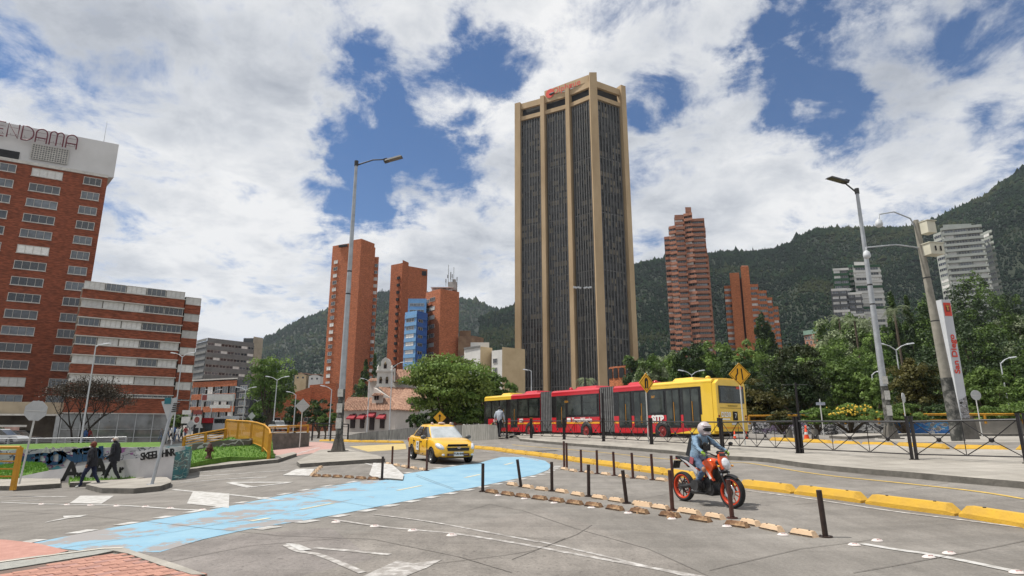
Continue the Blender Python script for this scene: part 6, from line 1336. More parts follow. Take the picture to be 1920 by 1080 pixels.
# cones
CO = mat('cone_orange', (.75,.07,.015), .6); 
def cone(label, px, py, h, D):
    r = thing('traffic_cone', label, 'traffic cone', up(px, py, D), 0, 'traffic cones'); MB().lathe([(.19*h,.03),(.11*h,.45*h),(.05*h,h),(0,h)], 14).build('cone', CO, r); MB().box((0,0,.015), (.42*h,.42*h,.03)).build('base', BLK if h < 1 else CO, r); MB().lathe([(.135*h,.38*h),(.105*h,.55*h)], 14).build('stripe', mat('cone_stripe', (.6,.6,.58), .4), r) if h < 1 else None
cone('tall slim orange traffic cone behind the fence, right of the mast', 1513, 825, .78, 34); cone('low orange cone left of the narrowing sign behind the bus', 1378, 823, .42, 33); cone('low orange cone right of the narrowing sign behind the bus', 1400, 823, .42, 33.5)
for px in (1481, 1529): 
    r = tag(MB().cyl((0,0,0), .2, .55, 12, r2=.15).build('concrete_stub', KERB), f'short grey concrete stub {"left" if px < 1500 else "right"} of the tall orange cone', 'bollard', 'concrete stubs'); r.location = up(px, 824, 34)
# billboard, posters, far shopfront, kiosk things on the avenue
r = thing('billboard', 'white billboard on two posts in front of the brick office', 'billboard', up(402, 812, 92)); b = r.location
for x in (-2.3, 2.3): MB().box((x, 0, 2.6), (.12,.12,6.4)).build('post', SGP, r)
MB().box((0,0,5.2), (5.0,.2,1.1)).build('panel', SGB, r); MB().box((0,-.12,5.2), (4.7,.04,.85)).build('poster', CURT, r); MB().box((.4,0,3.9), (3.0,.1,.5)).build('panel', CURT, r); MB().box((-2.0,-.15,5.2), (.7,.03,.8)).build('picture', mat('poster_red', (.25,.06,.05), .6), r)
r = thing('poster_stand', 'group of small white and red posters under the hotel corner', 'poster stand', up(360, 812, 88)); [MB().box((x,0,z), (1.25,.1,h_)).build('poster', m_, r) for x, z, h_, m_ in ((-1.1,2.9,.6,CURT), (.5,2.9,.6,MATS['poster_red']), (-1.1,1.8,.9,CURT), (.5,1.8,1.2,CURT))]; [MB().box((x,.08,1.5), (.1,.1,3.6)).build('post', BLK, r) for x in (-1.5, -.3, 1.1)]; MB().ball((.5,-.05,1.85), (.4,.05,.45), 10).build('picture', MATS['poster_red'], r)
r = thing('shopfront', 'low shop with a bright red sign board below the brick office', 'shop', up(400, 812, 120)); MB().box((0,2,1.2), (8,4,3.0)).build('wall', mat('shop_wall', (.10,.09,.08), .8), r); MB().box((-.6,-.2,2.4), (5.2,.3,.95)).build('sign_board', mat('shop_red', (.50,.02,.03), .6), r)
for x in (-3, -1, 1, 3): MB().box((x,-.1,.9), (1.3,.2,1.6)).build('window', GLS2, r)

FILL = [(1200,650,60,150,'dark'),(1270,665,70,120,'green'),(1318,640,60,130,'dark'),(1372,648,70,125,'green'),(1402,650,60,90,'bright'),(1462,655,70,105,'green'),(1475,690,60,70,'green'),(1528,640,70,120,'bright'),(1545,690,70,72,'dark'),(1580,625,60,120,'silver'),(1622,645,70,100,'bright'),
 (1660,650,70,80,'green'),(1668,590,60,150,'dark'),(1750,640,80,75,'dark'),(1790,690,70,60,'green'),(1815,620,80,110,'green'),(1862,610,70,120,'silver'),(1895,680,70,62,'green'),(1920,620,80,95,'silver'),(1775,580,70,170,'dark'),(1640,700,50,58,'bright'),(1690,700,60,64,'dark')]
KN = {'dark': 'dark crown', 'green': 'mid green crown', 'bright': 'light green crown', 'silver': 'pale silvery crown'}
for i, (px, yt, w, D, k) in enumerate(FILL):
    T(f'{KN[k]}, {ORD[i]} from the left in the dense tree belt of the park', px, 780, yt, w*1.25, D, k, 'round', K=64, per=130, trunk=.1, s=max(.1, D*.0022))
# ================================================================== vehicles
TY = mat('taxi_yellow', (.74,.41,.015), .30, var=.05, spec=.5, coat=.7); TYRE = mat('tyre', (.018,.018,.019), .8, var=.3); RIM = mat('rim_silver', (.30,.30,.30), .35, metal=.8); CHR = mat('chrome', (.6,.6,.6), .15, metal=1, var=.05)
LGT = mat('headlight', (.55,.57,.6), .08, var=.4, scale=14, spec=1, coat=1); WS = mat('windscreen', (.30,.33,.34), .05, col2=(.50,.53,.55), scale=2.2, spec=1, coat=1); GD = mat('car_glass', (.035,.038,.038), .08, spec=1., var=.5, scale=2, coat=.6)
PLT = mat('plate_white', (.62,.62,.60), .5, var=.05); PINK = mat('roof_light_pink', (.55,.42,.38), .4)
def apply_mods(o):
    dg = bpy.context.evaluated_depsgraph_get(); me = bpy.data.meshes.new_from_object(o.evaluated_get(dg)); o.modifiers.clear(); old = o.data; o.data = me; return o
def sgn(x): return -1 if x < 0 else 1
def wheel(parent, x, y, r, w, side, spokes=7, rimm=RIM, tyre=TYRE, name='wheel'):
    M_ = Matrix.Translation((x, y, r)) @ Matrix.Rotation(-side*math.pi/2, 4, 'X')
    t = MB().lathe([(r*.62,-w/2),(r*.93,-w/2),(r,-w*.32),(r,w*.32),(r*.93,w/2),(r*.62,w/2)], 28, close=True).build(name, tyre, parent); t.matrix_basis = M_
    b = MB().lathe([(0,w*.12),(r*.16,w*.14),(r*.18,w*.05)], 16).lathe([(r*.56,-w*.3),(r*.58,w*.3),(r*.66,w*.48),(r*.66,-w*.4)], 28, close=True)
    for k in range(spokes): a = 2*math.pi*k/spokes; b.box((r*.36*math.cos(a), r*.36*math.sin(a), w*.12), (r*.56, r*.13, w*.16), rz=a)
    b.build('rim', rimm, t); MB().cyl((0,0,-w*.25), r*.6, .02, 20).build('hub_disc', BLK, t); return t
def taxi(label, loc, rz):
    r = thing('taxi', label, 'taxi', loc, rz); L = 2.13
    ST = [(-2.14,.60,.42,.70,.80),(-2.09,.76,.33,.84,.97),(-1.85,.82,.27,.90,1.03),(-1.45,.845,.23,.93,1.035),(-.9,.855,.20,.93,1.0),(0,.86,.20,.92,.97),(.7,.86,.20,.90,.97),(.95,.855,.20,.885,.985),(1.25,.85,.21,.86,.965),(1.6,.83,.22,.79,.90),(1.86,.79,.24,.71,.815),(2.03,.71,.27,.62,.72),(2.11,.60,.31,.54,.61),(2.15,.50,.36,.46,.50)]
    def ring(s):
        x, w, zb, zs, zt = s
        return [(0,zb),(w*.86,zb),(w*.97,zb+.07),(w*1.0,zb+(zs-zb)*.40),(w*1.012,zb+(zs-zb)*.68),(w*.985,zs),(w*.90,zt-.012),(w*.55,zt+.015),(0,zt+.025)]
    def body():
        b = MB(); vs = []; n = 9
        for s in ST:
            h = ring(s); full = h+[(-y, z) for y, z in h[-2:0:-1]]; vs += [(s[0], y, z) for y, z in full]
        m = 16; fs = [(i*m+k, i*m+(k+1) % m, (i+1)*m+(k+1) % m, (i+1)*m+k) for i in range(len(ST)-1) for k in range(m)]+[tuple(range(m-1,-1,-1)), tuple((len(ST)-1)*m+k for k in range(m))]
        b.add(vs, fs, 0, True); return b
    o = body().build('body', [TY, BLK], r); md = o.modifiers.new('s', 'SUBSURF'); md.levels = 2; md.render_levels = 2; apply_mods(o)
    cut = MB()
    for x in (-1.30, 1.30): cut.cyl((0,0,-1.2), .355, 2.4, 32, M=Matrix.Translation((x,0,.30)) @ Matrix.Rotation(math.pi/2,4,'X') @ Matrix.Translation((0,0,-1.2)))
    co_ = cut.build('c', BLK); co_.parent = r
    bpy.context.view_layer.update()
    m2 = o.modifiers.new('b', 'BOOLEAN'); m2.object = co_; m2.operation = 'DIFFERENCE'; m2.solver = 'EXACT'; bpy.context.view_layer.update(); apply_mods(o); bpy.data.objects.remove(co_)
    for p in o.data.polygons: p.use_smooth = True
    MB().box((0,0,.42), (3.9,1.40,.40)).build('underbody', BLK, r)
    # greenhouse
    z0, z1 = .93, 1.475
    def prm(t):
        e = t**1.0; xf = 1.16-.72*e-.24*e*e; xr = -1.93+.58*e+.40*e*e; w = .805-.12*e-.085*e*e; return xf, xr, w
    def gp(th, t):
        xf, xr, w = prm(t); cx = (xf+xr)/2; a = (xf-xr)/2; c, s = math.cos(th), math.sin(th); p = 2/4.2
        return Vector((cx+a*sgn(c)*abs(c)**p, w*sgn(s)*abs(s)**p, z0+(z1-z0)*t))
    b = MB(); b.grid(lambda i, j: gp(2*math.pi*i/64, [0,.12,.3,.5,.7,.86,.95,1][j]), 65, 8)
    xf, xr, w = prm(1); cx, a = (xf+xr)/2, (xf-xr)/2
    b.grid(lambda i, j: Vector((cx+(gp(2*math.pi*i/64, 1).x-cx)*[1,.86,.5,.01][j], gp(2*math.pi*i/64, 1).y*[1,.86,.5,.01][j], z1+[0,.020,.038,.045][j])), 65, 4)
    b.build('roof', TY, r)
    def side(x, t, s): xf, xr, w = prm(t); cx, a = (xf+xr)/2, (xf-xr)/2; q = max(0, 1-abs((x-cx)/a)**4.2)**(1/4.2); return Vector((x, s*(w*q+.006), z0+(z1-z0)*t))
    def front(y, t, f=1): xf, xr, w = prm(t); cx, a = (xf+xr)/2, (xf-xr)/2; q = max(0, 1-abs(y/w)**4.2)**(1/4.2); return Vector((cx+f*(a*q+.008), y, z0+(z1-z0)*t+.006))
    MB().grid(lambda i, j: front((-1+i/7)*(.86*prm(.06+.80*j/6)[2]), .08+.80*j/6), 15, 7).build('windscreen', WS, r)
    MB().grid(lambda i, j: front((-1+i/5)*(.80*prm(.1+.74*j/6)[2]), .14+.72*j/6, -1), 11, 7).build('rear_window', GD, r)
    for s in (1, -1):
        for (xa0, xa1, xb0, xb1) in ((.80,.18,-.13,-.13), (-.21,-.21,-1.22,-.84)):
            MB().grid(lambda i, j: side((xa0+(xa1-xa0)*j/6)*(1-i/6)+(xb0+(xb1-xb0)*j/6)*i/6, .12+.74*j/6, s), 7, 7).build('side_window', GD, r)
        MB().box((-.17, s*.755, 1.2), (.05,.03,.42), rx=s*.33).build('door_pillar', BLK, r)
        m_ = MB().ball((.72, s*.99, 1.0), (.09,.13,.085), 12).box((.76, s*.86, .96), (.06,.12,.04)).build('mirror', mat('mirror_grey', (.10,.10,.10), .35), r)
        for x in (.02, -.92): MB().box((x, s*.872, .80), (.19,.03,.035)).build('handle', BLK, r)
        for x in (.78, -.17, -1.02):
            MB().tube([(x, s*.868, .30 if x > -1 else .62), (x+.015, s*.874, .62 if x > -1 else .75), (x, s*.862, .90)], .006, 4).build('door_seam', BLK, r)
        MB().ball((1.86, s*.675, .675), (.27,.125,.105), 18, M=Matrix.Rotation(-s*.42,4,'Z') @ Matrix.Rotation(.36,4,'Y')).build('headlight', LGT, r)
        MB().ball((1.98, s*.655, .65), (.075,.07,.05), 12).build('lamp_ring', CHR, r)
        MB().ball((2.085, s*.60, .37), (.05,.075,.05), 10).build('fog_lamp', LGT, r); MB().ball((-2.06, s*.70, .78), (.08,.10,.13), 10).build('tail_lamp', mat('tail_red', (.25,.01,.01), .3), r)
        MB().ball((.1, s*.42, 1.545), (.06,.06,.05), 10).build('roof_lamp', PINK, r)
        wheel(r, 1.30, s*.76, .305, .20, s); wheel(r, -1.30, s*.76, .305, .20, s)
    MB().ball((.1,0,1.545), (.07,.17,.055), 10).build('roof_lamp', PINK, r)
    MB().box((2.12,0,.60), (.10,.86,.17), taper=(.9,1.12), ry=-.25).build('grille', BLK, r); MB().box((2.145,0,.655), (.06,.98,.035), ry=-.3).build('grille_bar', TY, r); MB().box((2.07,0,.735), (.07,.84,.035), ry=-.9).build('upper_slot', BLK, r)
    bm_ = MB().box((2.19,0,.645), (.02,.17,.045)).box((2.192,0,.645), (.02,.08,.085)).build('badge', CHR, r)
    MB().box((2.145,0,.37), (.06,.92,.10)).build('bumper_slot', mat('slot_dark', (.06,.02,.015), .6), r); MB().box((2.175,0,.37), (.02,.8,.012)).build('slot_bar', CHR, r)
    pl = MB().box((2.185,0,.40), (.02,.40,.17)).build('number_plate', PLT, r); text('TUN·846', .11, GBLK, pl, Matrix.Translation((2.197,0,.405)) @ Matrix.Rotation(math.pi/2,4,'Z') @ VF, .001, bold=.004)
    MB().tube([(1.02,-.5,.985),(.75,.0,1.02),(.98,.1,.99)], .008, 4).tube([(1.05,.15,.985),(.80,.62,1.03)], .008, 4).build('wiper', BLK, r)
    st = MB().box((-.35,-.884,.62), (.36,.012,.36)).build('door_sticker', PLT, r); text('TSP\n144', .13, GBLK, st, Matrix.Translation((-.35,-.892,.63)) @ VF, .001, bold=.004)
    text('EXX', .09, mat('sticker_red', (.35,.03,.02), .6), r, Matrix.Translation((.35,-.885,.62)) @ VF, .001); text('TAXI', .07, GBLK, r, Matrix.Translation((-.38,-.882,.34)) @ VF, .001); text('LIBRES', .07, GBLK, r, Matrix.Translation((.35,-.882,.33)) @ VF, .001)
    return r
pf = G(811, 869); pr_ = Vector((pf.x-1.16, pf.y+2.33, 0)); hd = math.atan2(pf.y-pr_.y, pf.x-pr_.x); c = Vector(((pf.x+pr_.x)/2, (pf.y+pr_.y)/2, 0)); lat = Vector((-math.sin(hd), math.cos(hd), 0)); c += lat*.76
tx = taxi('yellow saloon taxi with a roof lamp turning across the blue lane', (c.x, c.y, hz(c.x, c.y)+.0), hd)
tx.rotation_euler = (0, R(1.2), hd)
# ---------------------------------------------------------------- articulated bus
BR_ = mat('bus_red', (.50,.012,.022), .28, var=.06, coat=.6); BY_ = mat('bus_yellow', (.76,.50,.045), .3, var=.05, coat=.6); BG_ = mat('bus_glass', (.012,.013,.013), .12, spec=.5, var=.6, scale=1.2); BGL = mat('bus_window_pane', (.02,.026,.023), .08, col2=(.06,.07,.06), spec=.6, scale=1.1, thresh=(.45,.7)); BLW = mat('bellows_grey', (.085,.088,.09), .8, col2=(.17,.17,.17), scale=3); ORG = mat('stripe_orange', (.75,.33,.02), .5)
rc = Vector((11.05, 33.6, 0)); dB = Vector((-.54,.84,0)).normalized(); an = math.atan2(dB.y, dB.x); zg = hz(10, 35)+.02
bus = thing('articulated_bus', 'long red and yellow articulated bus with two grey bellows standing behind the fence', 'bus', (rc.x, rc.y, zg), an)
def bxm(s0, s1, y0, y1, z0, z1): return ((s0+s1)/2, (y0+y1)/2, (z0+z1)/2), (s1-s0, abs(y1-y0), z1-z0)
# local frame: x towards the bus front, y>0 is the side facing the camera? (left of travel)
sd = 1 if Vector((-dB.y, dB.x, 0)).dot(Vector((rc.x, rc.y, 0))) < 0 else -1
W = 2.55; Hh = zr(709, 33.8)-zg; Hh = min(max(Hh, 3.1), 3.7)
def Y(v): return -sd*v        # distance from the camera side plane inwards
def sect(s0, s1, skin_top, skin_low, roofm):
    b = MB().box(*bxm(s0, s1, Y(0), Y(W), .38, Hh-.22)); b.build('body', skin_low, bus)
    prof = [(0,0),(.0,.10),(.12,.21),(.35,.26),(W/2,.29),(W-.35,.26),(W-.12,.21),(W,.10),(W,0)]
    MB().prism([(Y(a), Hh-.25+z) for a, z in prof], s0, s1, axis='x').build('roof', roofm, bus)
def panel(name, s0, s1, z0, z1, m, proud=.02, par=None): return MB().box(*bxm(s0, s1, Y(-proud), Y(.05), z0, z1)).build(name, m, par or bus)
LB = 25.0; secs = [(0.0, 8.0), (9.45, 14.9), (16.4, 25.0)]
sect(.0, 1.9, None, BY_, BY_); sect(1.9, 4.6, None, BY_, BY_); sect(4.6, 8.0, None, BR_, BR_); sect(9.45, 14.9, None, BR_, BR_); sect(16.4, 20.6, None, BR_, BR_); sect(20.6, 25.0, None, BY_, BY_)
for s0, s1 in ((8.0, 9.45), (14.9, 16.4)):
    b = MB(); n = 14
    for k in range(n):
        a = s0+(s1-s0)*k/n; bb = s0+(s1-s0)*(k+.72)/n; e = .02 if k % 2 else -.02; b.box(*bxm(a, bb, Y(.04+e), Y(W-.04), .45, Hh-.04+e))
    b.build('bellows', BLW, bus); MB().box(*bxm(s0, s1, Y(.12), Y(W-.1), .5, Hh-.1)).build('bellows_core', BLK, bus)
zb0, zb1 = 1.45, Hh-.42
def win(s0, s1, z0=1.55, z1=None, m=BGL, name='window'):
    z1 = z1 or zb1-.06; f = panel(name, s0, s1, z0, z1, BG_, .035); MB().box(*bxm(s0+.06, s1-.06, Y(-.045), Y(0), z0+.06, z1-.05)).build('pane', m, f); MB().box(*bxm(s0+.06, s1-.06, Y(-.05), Y(0), z0+(z1-z0)*.62, z0+(z1-z0)*.62+.03)).build('window_bar', BLK, f)
def door(s0, s1):
    f = panel('door', s0, s1, .72, zb1, BLK, .03); m_ = (s0+s1)/2
    for a, b_ in ((s0+.07, m_-.04), (m_+.04, s1-.07)): MB().box(*bxm(a, b_, Y(-.042), Y(0), .85, zb1-.12)).build('pane', BGL, f)
    MB().tube([(m_-.1, Y(-.06), 1.0), (m_-.1, Y(-.06), 2.2)], .015, 5).build('handle', ORG, f)
# upper dark glass bands
panel('window_band', .75, 8.0, zb0, zb1, BG_, .012); panel('window_band', 9.45, 14.9, zb0, zb1, BG_, .012); panel('window_band', 16.4, 24.9, zb0, zb1, BG_, .012)
panel('red_side', 1.6, 8.0, .42, zb0, BR_, .014); panel('red_side', 20.6, 24.3, .40, zb0, BR_, .008)
for s_ in (2.2, 4.9, 6.2, 10.4, 12.2, 13.9, 17.0, 18.9, 20.9, 22.4): panel('panel_seam', s_-.008, s_+.008, .44, .95, BLK, .022)
for a_s, b_s in ((2.6,3.3),(5.6,6.6),(12.4,13.6),(19.2,20.2)): panel('service_flap', a_s, b_s, .50, .88, mat('bus_red_dusty', (.36,.016,.02), .5, col2=(.46,.03,.03), scale=3), .02)
for s0, s1 in ((.85, 2.1), (2.3, 3.4), (4.9, 6.1), (6.35, 7.5), (13.1, 14.3), (19.6, 20.6), (21.3, 22.3)): door(s0, s1)
for s0, s1 in ((3.5, 4.75), (9.6, 11.15), (11.3, 12.9), (16.6, 17.9), (18.0, 19.4), (22.45, 23.6), (23.7, 24.7)): win(s0, s1)
for s0, s1 in ((2.15,2.28),(3.45,4.85),(6.14,6.31),(7.55,8.0),(9.45,13.05),(14.35,14.9),(16.4,19.55),(20.65,21.25)): panel('orange_stripe', s0, s1, .98, 1.10, ORG, .02)
tri_ = MB().add([(.0,Y(-.018),.42),(2.6,Y(-.018),.42),(.0,Y(-.018),.8)], [(0,1,2)]).build('yellow_wedge', BY_, bus)
MB().add([(24.9,Y(-.02),.42),(24.2,Y(-.02),.42),(22.4,Y(-.02),1.42),(22.65,Y(-.02),1.42),(24.9,Y(-.02),.6)], [(0,1,2,3,4)]).build('yellow_wedge', BY_, bus)
panel('front_dark', 24.3, 25.0, .9, zb1, BG_, .016); MB().box(*bxm(24.95, 25.02, Y(.0), Y(.08), .5, Hh-.3)).build('front_pillar', BY_, bus)
def bt(body, s, z, size, m, bold=.0, sx=1.): 
    M_ = Matrix.Translation((s, Y(-.045), z)) @ (Matrix.Rotation(math.pi, 4, 'Z') if sd > 0 else Matrix()) @ VF; return text(body, size, m, bus, M_, .002, bold=bold, sx=sx)
WT = mat('letter_white', (.72,.72,.70), .5, var=.03)
bt('TransMilenio', 11.3, 1.24, .42, WT, .014); bt('SiTP', 4.1, 1.22, .55, WT, .03); bt('SiTP', 19.0, 1.25, .36, WT, .02, .8); bt('TransMilenio', 22.6, 1.24, .30, WT, .01); bt('D231', 13.0, 2.55, .2, ORG); bt('207', 4.4, 2.55, .2, ORG)
panel('notice', 12.6, 13.0, 1.12, 1.4, WT, .03); 
for s_, z in ((5.35+.1-.1, 1.25), (17.6, 1.25)): f = panel('line_badge', s_-.18, s_+.18, 1.02, 1.46, ORG, .03); MB().box(*bxm(s_-.13, s_+.13, Y(-.036), Y(0), 1.07, 1.36)).build('badge_face', GBLK, f)
for s_ in (3.75, 10.85, 17.8, 23.3):
    MB().lathe([(0,-.02),(.62,-.02),(.62,.012),(0,.012)], 26, Matrix.Translation((s_, Y(-.01), .50)) @ Matrix.Rotation(math.pi/2,4,'X')).build('wheel_arch', BLK, bus)
    wheel(bus, s_, Y(.10), .50, .30, sd, 8, mat('rim_red', (.20,.02,.02), .5))
    wheel(bus, s_, Y(W-.14), .50, .30, -sd, 8, MATS['rim_red'])
    MB().lathe([(0,.05),(.10,.05),(.12,.0),(.20,-.01),(.27,.012),(.31,.012)], 20, Matrix.Translation((s_, Y(-.055), .50)) @ Matrix.Rotation(-sd*math.pi/2,4,'X')).build('wheel_disc', MATS['rim_red'], bus)
MB().box(*bxm(.5, 24.6, Y(.15), Y(W-.15), .22, .45)).build('underbody', BLK, bus)
for s_, L_ in ((2.5,1.6),(6.3,1.8),(11.5,2.4),(18.5,1.8),(22.3,1.4)): MB().box((s_, Y(W/2), Hh+.10), (L_, 1.5, .18), taper=(.85,.8)).build('roof_unit', BR_ if 3 < s_ < 21 else BY_, bus)
for s_ in (.9, 5.0, 13.6): MB().ball((s_, Y(W/2-.4), Hh+.1), (.16,.16,.12), 10).build('roof_vent', BY_ if s_ < 2 else BR_, bus)
# rear face (local -x)
MB().prism([(Y(.02), .55), (Y(.25), .42), (Y(W-.25), .42), (Y(W-.02), .55), (Y(W-.02), Hh-.3), (Y(W-.3), Hh-.08), (Y(.3), Hh-.08), (Y(.02), Hh-.3)], -.28, .02, axis='x').build('rear_panel', BY_, bus)
def rear(name, y0, y1, z0, z1, m, d=.02): return MB().box(((-.28-d/2), (Y(y0)+Y(y1))/2, (z0+z1)/2), (d+.02, abs(y1-y0), z1-z0)).build(name, m, bus)
rw = rear('rear_window', .22, 2.36, 2.05, Hh-.42, BG_, .02); rear('rear_pane', .32, 2.26, 2.12, Hh-.5, BGL, .035)
rear('destination_sign', 1.7, 2.2, 2.85, 2.98, mat('led_red', (.5,.06,.03), .5), .045)
MR = Matrix.Rotation(-math.pi/2, 4, 'Z') @ VF
text('D230', .36, WT, bus, Matrix.Translation((-.315, Y(.68), 1.42)) @ MR, .002, bold=.015); rear('notice', .32, 1.0, 1.14, 1.22, WT)
rear('line_badge', 1.30, 1.68, 1.12, 1.6, GBLK, .02); text('7', .36, WT, bus, Matrix.Translation((-.325, Y(1.49), 1.36)) @ MR, .002)
text('TRANSMILENIO', .10, GBLK, bus, Matrix.Translation((-.315, Y(1.3), 1.9)) @ MR, .002, sx=1.2); rear('orange_stripe', .3, 2.2, .68, .76, ORG); rear('rear_bumper', .1, 2.45, .40, .52, BLK, .05); rear('engine_seam', .25, 2.3, 1.78, 1.795, GBLK, .008)
for y in (.14, 2.42):
    for z in (1.35, 1.2, 1.05): MB().ball((-.29, Y(y), z), (.03,.07,.06), 8).build('tail_lamp', MATS['tail_red'] if z > 1.1 else ORG, bus)
rear('number_plate', 1.15, 1.55, .88, 1.0, PLT); MB().box((-.30, Y(.02), 1.0), (.1,.14,.5)).build('rear_corner_light', BLK, bus)
# ---------------------------------------------------------------- distant vehicles
def far_car(label, px, py, D, m, rz=0, van=False):
    r = thing('parked_car' if not van else 'minibus', label, 'car' if not van else 'bus', up(px, py, D), rz)
    if van:
        MB().box((0,0,1.5), (5.2,2.1,2.3), taper=(.97,.92)).build('body', m, r); MB().box((0,-1.03,1.95), (4.6,.08,.75), rx=.04).build('side_window', GD, r); MB().box((2.58,0,1.95), (.08,1.7,.8)).build('windscreen', GD, r); MB().box((0,0,2.75), (3,1.2,.2)).build('roof_unit', m, r)
    else:
        MB().prism([(-2.1,.3),(2.1,.3),(2.15,.6),(1.9,.8),(1.0,.9),(-1.5,.95),(-2.1,.85)], -.82, .82, axis='y').build('body', m, r)
        MB().prism([(-1.6,.93),(1.05,.9),(.3,1.42),(-.9,1.45)], -.70, .70, axis='y').build('cabin', GD, r); MB().prism([(-.95,1.44),(.35,1.41),(.2,1.49),(-.8,1.5)], -.66, .66, axis='y').build('roof', m, r)
    for x in (-1.35, 1.35):
        for s in (-1, 1): MB().cyl((0,0,-.1), .33, .2, 14, M=Matrix.Translation((x, s*.78, .33)) @ Matrix.Rotation(math.pi/2,4,'X') @ Matrix.Translation((0,0,-.1))).build('wheel', TYRE, r)
    return r
WP = mat('white_car_paint', (.55,.56,.57), .3, coat=.5, var=.05); DP = mat('dark_car_paint', (.03,.032,.035), .3, coat=.5)
far_car('white car parked at the left border before the hotel entrance', 0, 833, 62, WP, .1); far_car('dark car parked beside the white one at the left border', 30, 834, 66, DP, .1)
far_car('white car on the avenue right of the distant yellow bus', 521, 808, 92, WP, -.9); far_car('grey car behind the white car on the avenue', 537, 806, 105, mat('grey_car_paint', (.25,.26,.27), .3, coat=.5), -.9)
far_car('distant yellow minibus on the avenue beneath the leafy tree', 489, 808, 125, BY_, -1.2, True); far_car('white van beside the red shop sign on the avenue', 428, 810, 112, WP, -.2, True)
# ================================================================== people
SKN = mat('skin', (.36,.19,.12), .6, var=.08, scale=20); NVY = mat('cloth_navy', (.014,.020,.048), .85, var=.3, scale=10, bump=.5); BKC = mat('cloth_black', (.016,.017,.022), .85, var=.3, scale=10, bump=.5); DEN = mat('cloth_denim', (.11,.19,.29), .9, col2=(.26,.37,.48), scale=9, bump=.9, bscale=35); JEAN = mat('cloth_jeans', (.035,.06,.12), .9, col2=(.11,.16,.24), scale=8, bump=.9, bscale=35)
SHOE = mat('shoe_white', (.5,.5,.48), .7); SHOEB = mat('shoe_black', (.02,.02,.02), .6); HAIRR = mat('hair_auburn', (.13,.035,.02), .8, var=.3, scale=30); HAIRG = mat('hair_grey', (.42,.38,.34), .8, var=.2, scale=30); HAIRB = mat('hair_dark', (.02,.015,.012), .7); MASK = mat('mask_white', (.6,.6,.6), .8); GLV = mat('glove_green', (.28,.45,.04), .7)
def person(label, loc, rz, J, mats, parts=None, bulk=1., female=False, hand='skin', scale=1., extra=(0,0), group=None, hidehead=False):
    """J: joint name -> (x forward, y left, z up). mats: skin, top, legs, shoes"""
    r = thing('person', label, 'person', loc, rz, group, scale); r.rotation_euler = (extra[0], extra[1], rz)
    ch = [('pelvis','spine'),('spine','chest'),('chest','neck'),('neck','head'),('head','crown')]
    for s in 'lr': ch += [('chest','sh'+s),('sh'+s,'el'+s),('el'+s,'wr'+s),('wr'+s,'pa'+s),('pelvis','hip'+s),('hip'+s,'kn'+s),('kn'+s,'an'+s),('an'+s,'toe'+s)]
    rad = dict(pelvis=.135*bulk, spine=.125*bulk, chest=.135*bulk, neck=.058, head=.088, crown=.080)
    for s in 'lr': rad.update({'sh'+s:.072*bulk,'el'+s:.048*bulk,'wr'+s:.032,'pa'+s:.034,'hip'+s:.098*bulk,'kn'+s:.064*bulk,'an'+s:.045,'toe'+s:.038})
    names = list(rad); idx = {n: i for i, n in enumerate(names)}; me = bpy.data.meshes.new('body'); me.from_pydata([J[n] for n in names], [(idx[a], idx[b]) for a, b in ch], [])
    o = put('body', me, r); sk = o.modifiers.new('s', 'SKIN'); sk.use_smooth_shade = True
    for n, i in idx.items():
        v = me.skin_vertices[0].data[i]; q = rad[n]; wide = 1.28 if n in ('pelvis','spine','chest') else 1; v.radius = (q, q*wide) if n in ('pelvis','spine','chest') else (q, q); v.use_root = n == 'pelvis'
    sb = o.modifiers.new('u', 'SUBSURF'); sb.levels = 3; sb.render_levels = 3; bpy.context.view_layer.update(); apply_mods(o)
    P = {n: Vector(J[n]) for n in names}; bones = ch; grp_ = {}
    for a, b in ch:
        k = a+b; grp_[(a, b)] = 0 if ('head' in (a, b) and a != 'chest') or 'pa' in b or b == 'crown' else 3 if b.startswith('toe') else 2 if a[:3] in ('hip',) or a[:2] in ('kn',) or b.startswith('hip') else 1
    m_ = o.data; m_.materials.clear(); [m_.materials.append(x) for x in mats]; pal = 4 if len(mats) > 4 else 0
    for f in m_.polygons:
        c = Vector(f.center); best = None
        for (a, b) in ch:
            A, B = P[a], P[b]; t = max(0, min(1, (c-A).dot(B-A)/max(1e-9, (B-A).length_squared))); d = (c-A.lerp(B, t)).length/(.5*(rad[a]+rad[b]))
            if best is None or d < best[0]: best = (d, a, b)
        g = grp_[(best[1], best[2])]
        if best[2].startswith('pa') and pal: g = 4
        f.material_index = g; f.use_smooth = True
    cl = {v for f in m_.polygons if f.material_index in (1, 2) for v in f.vertices}; nrm = [v.normal.copy() for v in m_.vertices]
    for i in cl:
        v = m_.vertices[i]; q = v.co; v.co = q + nrm[i]*(.014*mnoise.noise(Vector((q.x*9, q.y*9, q.z*22))) + .006*mnoise.noise(q*38))
    # fingers and face joined into the same body mesh
    b = MB()
    for s in 'lr':
        W_, A_ = P['wr'+s], P['pa'+s]; d = (A_-W_).normalized(); up_ = Vector((0,0,1)); sd_ = d.cross(up_); sd_ = sd_.normalized() if sd_.length > .1 else Vector((1,0,0)); dn = d.cross(sd_).normalized()
        if dn.z > 0: dn = -dn
        for k, L in enumerate((.066,.075,.072,.056)):
            st = A_+sd_*(k-1.5)*.017; b.tube([st, st+d*L*.5, st+d*L*.8+dn*L*.35, st+d*L*.75+dn*L*.8], [.0095,.009,.008,.006], 6, 4 if pal else 0)
        st = W_.lerp(A_, .5)+sd_*.03; b.tube([st, st+sd_*.025+d*.03, st+sd_*.02+d*.06+dn*.015], [.011,.010,.007], 6, 4 if pal else 0)
